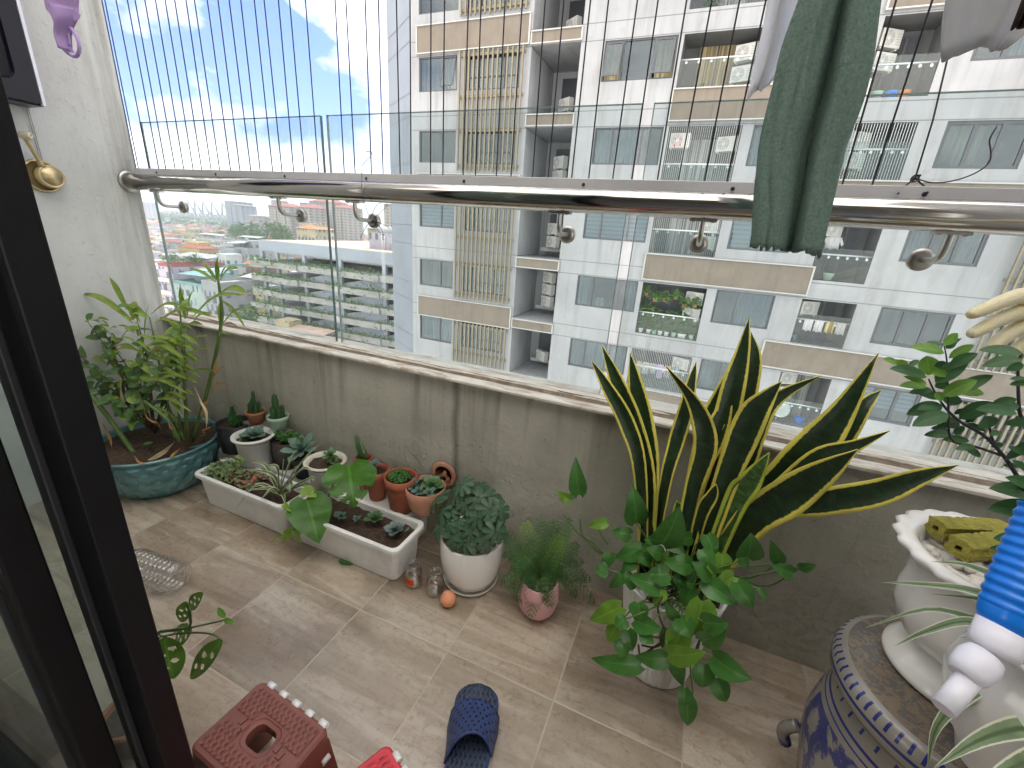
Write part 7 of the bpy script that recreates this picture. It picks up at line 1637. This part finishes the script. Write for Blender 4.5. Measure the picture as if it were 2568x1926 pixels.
b = MB(); b.tube([A_, A_+Vector((.004, .004, .05)), Vector((A_.x+.005, A_.y+.01, RACKZ if 'RACKZ' in globals() else 2.32))], .0015, 6); b.build('hanging_cord', M_['cloth_white'], t)

# ---- cloths over the rail
RACKZ = 2.32
def hang(name, rows, y0, depth_prof, mat, label, cat, th=.003, nu=40, nv=60, ruf=.0, ragged=.0, fuzz=0):
    # rows: list of (left px, right px) from top to bottom; the sheet hangs in the plane y=y0, folded by depth_prof(u)
    b = MB(); A0_ = [ony(r_[0], y0) for r_ in rows[1:]]; A1_ = [ony(r_[1], y0) for r_ in rows[1:]]; 
    for A_ in (A0_, A1_):
        k_ = (RACKZ-A_[0].z)/max(.05, A_[0].z-A_[1].z); k_ = min(k_, 2.2); A_.insert(0, Vector((A_[0].x+(A_[0].x-A_[1].x)*k_*.5, y0, (RACKZ+A_[0].z)/2))); A_.insert(0, Vector((A_[0].x, y0, RACKZ)))
    
    def rows_(A_):
        cum = [0]
        for i in range(len(A_)-1): cum.append(cum[-1]+(A_[i+1]-A_[i]).length)
        o_ = []
        for i in range(nv+1):
            s_ = cum[-1]*i/nv; k_ = max(j for j in range(len(A_)-1) if cum[j] <= s_+1e-9); o_.append(A_[k_].lerp(A_[k_+1], (s_-cum[k_])/max(1e-6, cum[k_+1]-cum[k_])))
        for _ in range(6): o_ = [o_[0]]+[(o_[i-1]+o_[i]*2+o_[i+1])/4 for i in range(1, nv)]+[o_[-1]]
        return o_
    L = rows_(A0_); Rr = rows_(A1_)
    for i in range(nv+1):
        f_ = i/nv
        for j in range(nu+1):
            u = j/nu; p = L[i].lerp(Rr[i], u); p = p+Vector((0, depth_prof(u, f_), 0))
            p += Vector((ruf*noise.noise(Vector((u*9, f_*14, 3.3))), ruf*noise.noise(Vector((u*12, f_*10, 8.1)))*2, ruf*noise.noise(Vector((u*9, f_*14, 5.7)))))
            if i == nv and ragged: p.z += ragged*.35*math.sin(u*61)+ragged*2.2*noise.noise(Vector((u*22, 1, 2)))
            b.v.append(p)
    for i in range(nv):
        for j in range(nu): a = i*(nu+1)+j; b.face([a, a+1, a+nu+2, a+nu+1], 0, [(j/nu, i/nv)]*4, True)
    if fuzz:      # loose loops of the pile
        nvt = len(b.v); rf = random.Random(6)
        for i in range(fuzz):
            v0 = b.v[rf.randrange((nu+1)*20, nvt)] if rf.random() < .0 else b.v[min(nvt-1, rf.randrange(20, nv+1)*(nu+1)+rf.choice([0, 0, 1, nu, nu, nu-1]))]
            d_ = Vector((rf.gauss(0, 1), -abs(rf.gauss(0, 1)), rf.gauss(0, 1))).normalized()*rf.uniform(.0010, .0026); s_ = d_.orthogonal().normalized()*.0007; q_ = v0+Vector((rf.uniform(-.002, .002), -.002, rf.uniform(-.004, .004)))
            b.poly([q_-s_, q_+s_, q_+d_], 0, None, True)
    c_ = (L[0]+Rr[0])/2; o = b.build(name, M_[mat], loc=c_); m_ = o.modifiers.new('thick', 'SOLIDIFY'); m_.thickness = th; m_.offset = 0
    return tag(o, label, cat)
def tow(u, f_):
    s_ = min(1, max(0, (u-.30)/.34)); s_ = s_*s_*(3-2*s_); k_ = 1/(1+math.exp(-(u-.665)/.010)); return .024*s_*(1-k_)-.010*k_+.010*k_*max(0, u-.8)*5-.006*math.sin(math.pi*min(1, u/.6))+.002*math.sin(f_*9+u*5)
TR = [(c3(900, -420), c3(1420, -420)), (c3(765, -10), c3(1272, -10)), (c3(650, 320), c3(1238, 330)), (c3(560, 690), c3(1175, 640)), (c3(497, 950), c3(1070, 900)), (c3(478, 1200), c3(1010, 1130)), (c3(470, 1390), c3(950, 1380)), (c3(440, 1590), c3(905, 1640))]
hang('towel', TR, -.40, tow, 'towel_green', 'thick green terry towel hanging folded in front of the handrail', 'towel', .005, 80, 150, .0026, .004, 0)
hang('white_cloth', [(c3(640, -420), c3(900, -420)), (c3(560, -10), c3(800, -10)), (c3(520, 260), c3(760, 300)), (c3(470, 460), c3(690, 440)), (c3(425, 640), c3(600, 520))], -.33, lambda u, f_: .012*math.sin(u*9+f_*2), 'cloth_white', 'crumpled thin white cloth hanging behind the green towel', 'cloth', .0008, 40, 60, .0028)
hang('grey_cloth', [(c3(1735, -420), c3(2400, -420)), (c3(1722, -10), c3(2400, -10)), (c3(1712, 130), c3(2390, 120)), (c3(1704, 250), c3(2300, 260)), (c3(1708, 370), c3(2120, 290))], -.36, lambda u, f_: .014*math.sin(u*8+1), 'cloth_grey', 'light grey cloth hanging at the top right corner', 'cloth', .0012, 50, 50, .002)
hang('dark_garment', [(c3(2330, -400), c3(2500, -400)), (c3(2290, -60), c3(2480, -60)), (c3(2190, 20), c3(2460, 60)), (c3(2175, 100), c3(2440, 150)), (c3(2140, 160), c3(2420, 200))], -.45, lambda u, f_: .01*math.sin(u*9), 'cloth_dark', 'corner of a dark brown garment at the top right edge', 'garment', .002, 24, 30, .004)
# clothes bar above the frame that the washing hangs from
zt_ = RACKZ
b = MB()
for yy in (-.33, -.42): b.tube([(LX+.01, yy, zt_+.01), (2.298, yy, zt_+.01)], .011, 14)
for xx in (-.3, 1.0, 2.1): b.tube([(xx, -.375, zt_+.02), (xx, -.375, 3.38)], .002, 6); b.box(xx-.01, xx+.01, -.43, -.32, zt_+.012, zt_+.024)
o = b.build('drying_rack', M_['aluminium'], loc=(1.2, -.375, zt_)); tag(o, 'pair of aluminium clothes rails hung high over the balcony, out of sight above the washing', 'drying rack')
# lilac mask at the upper left
MY = -.37
def Mk(x, y, yy=MY): return ony(c1(x, y), yy)
t = thing('face_mask', Mk(400, 60), 'lilac cloth face mask hanging by the white end wall', 'mask')
b = MB(); n_ = 26; m_ = 14
Lp = spl([Mk(240, -380), Mk(258, 0), Mk(300, 90), Mk(345, 200), Mk(385, 275), Mk(440, 330)], n_+1); Rp = spl([Mk(530, -380), Mk(492, 0), Mk(492, 60), Mk(488, 110), Mk(450, 210), Mk(452, 330)], n_+1)
for i in range(n_+1):
    for j in range(m_+1): u = j/m_; b.v.append(Lp[i].lerp(Rp[i], u)+Vector((0, .016*math.sin(u*7.5+.6)-.01*u, 0)))
for i in range(n_):
    for j in range(m_): a = i*(m_+1)+j; b.face([a, a+1, a+m_+2, a+m_+1], 0, None, True)
b.poly([Mk(470, 70), Mk(492, 62), Mk(522, 100), Mk(508, 128), Mk(482, 138), Mk(476, 110)])
o = b.build('cloth', M_['lilac'], t); mm = o.modifiers.new('thick', 'SOLIDIFY'); mm.thickness = .0014
b = MB(); b.tube(spl([Mk(385, 270), Mk(420, 325), Mk(470, 362), Mk(500, 355), Mk(512, 310), Mk(500, 250), Mk(470, 195), Mk(448, 180)], 30), .0042, 8); b.tube(spl([Mk(345, 5), Mk(400, 130), Mk(440, 220), Mk(452, 300)], 12), .003, 6); b.build('ear_loop', M_['lilac'], t)
# crank of the drying rack on the wall, with its cables
WX0 = LX
def Wk(x, y, dx=0): p = onx(c1(x, y), WX0+dx); return p
t = thing('rack_crank', Wk(285, 1130), 'pale gold crank handle with a round hub on the white end wall', 'crank')
Mz = Matrix.Rotation(R(90), 4, 'Y'); c0 = Wk(265, 1135); rp_ = (Wk(265, 1035)-c0).length
b = MB(); b.lathe([(rp_*1.02, 0), (rp_*1.04, .006), (rp_*.98, .012), (rp_*.9, .013), (rp_*.88, .010), (rp_*.2, .010), (0, .010)], c0, 40, 0, None, True, Mz); b.build('wall_plate', M_['gold'], t)
c1_ = Wk(325, 1140, .03); b = MB(); rh_ = rp_*.72
b.lathe([(rh_*.95, -.018), (rh_*1.0, -.010), (rh_, .004), (rh_*.94, .012), (rh_*.86, .013), (rh_*.84, .011), (rh_*.74, .012), (rh_*.72, .015), (0, .0155)], c1_, 44, 0, None, True, Mz); b.build('hub', M_['gold'], t)
b = MB(); a0, a1 = Wk(275, 1075, .034), Wk(158, 884, .052); b.tube(spl([a0, a0.lerp(a1, .3), a0.lerp(a1, .7), a1], 10), [.011, .008, .0065, .0065, .0065, .0065, .0065, .0065, .007, .007], 12); b.build('arm', M_['gold'], t)
b = MB(); g0, g1 = Wk(130, 870, .05), Wk(205, 878, .075); b.tube([g0, g0.lerp(g1, .2), g0.lerp(g1, .9), g1, g1.lerp(g0, .05)], [.010, .0115, .0115, .010, .006], 16); b.build('grip', M_['gold_pale'], t)
b = MB()
for p0 in (275, 262): e_ = Wk(p0, 1040, .006); b.tube([e_, Vector((e_.x, e_.y, 3.35))], .0009, 5)
b.build('cable', M_['brushed_steel'], t)
# black cabinet on the wall, upper left
cx0 = -.70; pB = onx(c1(290, 692), cx0); z0 = pB.z; y1 = pB.y; z1 = z0+.85; y0 = y1-.36
t = thing('wall_cabinet', (cx0-.04, (y0+y1)/2, z0), 'black wall cabinet with a round cornered recessed front and silver edge, upper left', 'cabinet')
b = MB(); b.box(LX+.001, cx0, y0, y1, z0, z1); b.build('body', M_['cabinet_black'], t, bevel=.004)
def rr2(y0, y1, z0, z1, rc, x):
    o_ = []
    for qy, qz, a0 in ((y1-rc, z1-rc, 0), (y0+rc, z1-rc, 90), (y0+rc, z0+rc, 180), (y1-rc, z0+rc, 270)):
        for k_ in range(6): a = R(a0+18*k_); o_.append(Vector((x, qy+rc*math.cos(a), qz+rc*math.sin(a))))
    return o_
b = MB(); Ls = [rr2(y0+.004, y1-.010, z0+.004, z1-.004, .008, cx0+.001), rr2(y0+.006, y1-.012, z0+.006, z1-.006, .008, cx0+.014), rr2(y0+.045, y1-.055, z0+.055, z1-.05, .03, cx0+.014), rr2(y0+.05, y1-.06, z0+.06, z1-.055, .03, cx0+.003)]
for l_ in Ls: b.v.extend(l_)
for i in range(3):
    for j in range(24): b.face([i*24+j, i*24+(j+1) % 24, (i+1)*24+(j+1) % 24, (i+1)*24+j])
b.build('front_frame', M_['cabinet_black'], t)
b = MB(); b.poly(rr2(y0+.05, y1-.06, z0+.06, z1-.055, .03, cx0+.004)); b.build('front_pane', M_['door_black'], t)
b = MB(); b.box(cx0+.0012, cx0+.016, y1-.0095, y1-.002, z0+.002, z1-.002); b.build('edge_strip', M_['cabinet_rim'], t)

# ---- yellow rubber glove hanging at the right
GD = .62
def Gp(x, y, d_=0): return ond(c6(x, y), GD+d_)
gk = GD/FPX/2.572
chains = [[(2420, 330), (2330, 290), (2190, 255), (2040, 310), (1930, 360), (1850, 390)], [(2420, 330), (2320, 330), (2170, 370), (2040, 420), (1930, 480), (1855, 518)], [(2420, 340), (2330, 390), (2210, 450), (2110, 510), (2030, 570), (1970, 622)], [(2420, 360), (2370, 440), (2290, 520), (2220, 570), (2150, 625), (2095, 655)], [(2430, 400), (2400, 540), (2330, 640), (2250, 730), (2215, 800), (2195, 850)]]
rad = [[95, 80, 52, 45, 40, 32], [95, 80, 52, 45, 42, 34], [95, 80, 54, 47, 44, 36], [95, 76, 54, 47, 44, 36], [90, 70, 52, 44, 38, 30]]
me = bpy.data.meshes.new('glove'); V = [Gp(2620, 180, 0), Gp(2500, 270, 0)]; E_ = [(0, 1)]; RD = [120, 125]
for ci, ch in enumerate(chains):
    prev = 1
    for k_, p_ in enumerate(ch):
        if k_ == 0: continue
        V.append(Gp(p_[0], p_[1], .012*(ci-1.5)*.6 if k_ > 1 else 0)); RD.append(rad[ci][k_]); E_.append((prev, len(V)-1)); prev = len(V)-1
V += [Gp(2780, 60, 0), Gp(2950, -80, 0)]; RD += [118, 135]; E_ += [(0, len(V)-2), (len(V)-2, len(V)-1)]
o0 = V[1].copy(); me.from_pydata([tuple(v-o0) for v in V], E_, []); me.update(); gl = bpy.data.objects.new('rubber_glove', me); S.collection.objects.link(gl); gl.location = o0
me.materials.append(M_['glove_rubber'])
sk = gl.modifiers.new('skin', 'SKIN'); sk.use_smooth_shade = True
for v_, r_ in zip(me.skin_vertices[0].data, RD): v_.radius = (r_*gk, r_*gk)
me.skin_vertices[0].data[1].use_root = True
sb_ = gl.modifiers.new('sub', 'SUBSURF'); sb_.levels = 2; sb_.render_levels = 2
b = MB(); g_ = V[-1]; b.tube([g_, Vector((g_.x, g_.y, 2.32))], .0015, 6); b.box(g_.x-.006, g_.x+.006, g_.y-.006, g_.y+.006, g_.z-.02, g_.z+.05); b.build('hanging_cord', M_['cloth_white'], gl)
tag(gl, 'pale yellow rubber glove hanging with its fingers pointing down left', 'glove')

# ---- sliding door leaves right in front of the lens
ED = (ray(180, 860)); 
def door_leaf(name, xr, y, w_, label, edge_grey):
    t = thing(name, (xr-.4, y, 0), label, 'door', 'sliding door leaves')
    b = MB(); th = .028; b.box(xr-w_, xr, y-th/2, y+th/2, .02, 2.25); b.build('stile', M_['door_black'], t, bevel=.002)
    b = MB(); b.box(xr-w_*.56, xr-w_*.50, y-th/2-.007, y-th/2-.0005, .02, 2.25); b.box(xr-w_-.012, xr-w_-.0005, y-.012, y+.012, .1, 2.19); b.build('trim_strip', M_['door_grey'], t, bevel=.0015)
    xl = xr-.80
    b = MB(); b.box(xl, xl+w_, y-th/2, y+th/2, .02, 2.25); b.build('stile', M_['door_black'], t)
    b = MB(); b.box(xl+w_, xr-w_, y-th/2+.001, y+th/2-.001, .02, .10); b.box(xl+w_, xr-w_, y-th/2+.001, y+th/2-.001, 2.19, 2.25); b.build('rail', M_['door_black'], t)
    b = MB(); b.box(xl+w_, xr-w_-.012, y-.003, y+.003, .10, 2.19); b.build('pane', M_['door_glass'], t)
    return t
def xdir(p, q_, y): a_ = ray(*p); e_ = ray(*q_); return CAM.x+(a_.x/a_.y+e_.x/e_.y)/2*(y-CAM.y)
yD = -.965; xr1 = xdir(c4(300, 0), c7(1290, 1659), yD+.014); xl1 = xdir(c7(240, 0), c7(940, 1659), yD-.014)
door_leaf('sliding_door', xr1, yD, xr1-xl1, 'black framed sliding glass door leaf whose upright stile cuts across the left of the view', 0)
yE = -1.010; xr2 = xdir(c7(250, 0), c7(745, 1659), yE+.014) if False else xdir(c4(20, 1000), c7(745, 1659), yE+.014)
door_leaf('sliding_door', xr2, yE, .042, 'second black framed sliding door leaf, seen left of the first at the lower left edge', 1)
b = MB(); b.box(-.3, 2.6, -1.05, -.925, .0005, .018); o = b.build('door_track', M_['door_grey'], loc=(1, -1.03, 0)); tag(o, 'dark sill track under the sliding door leaves', 'door track')
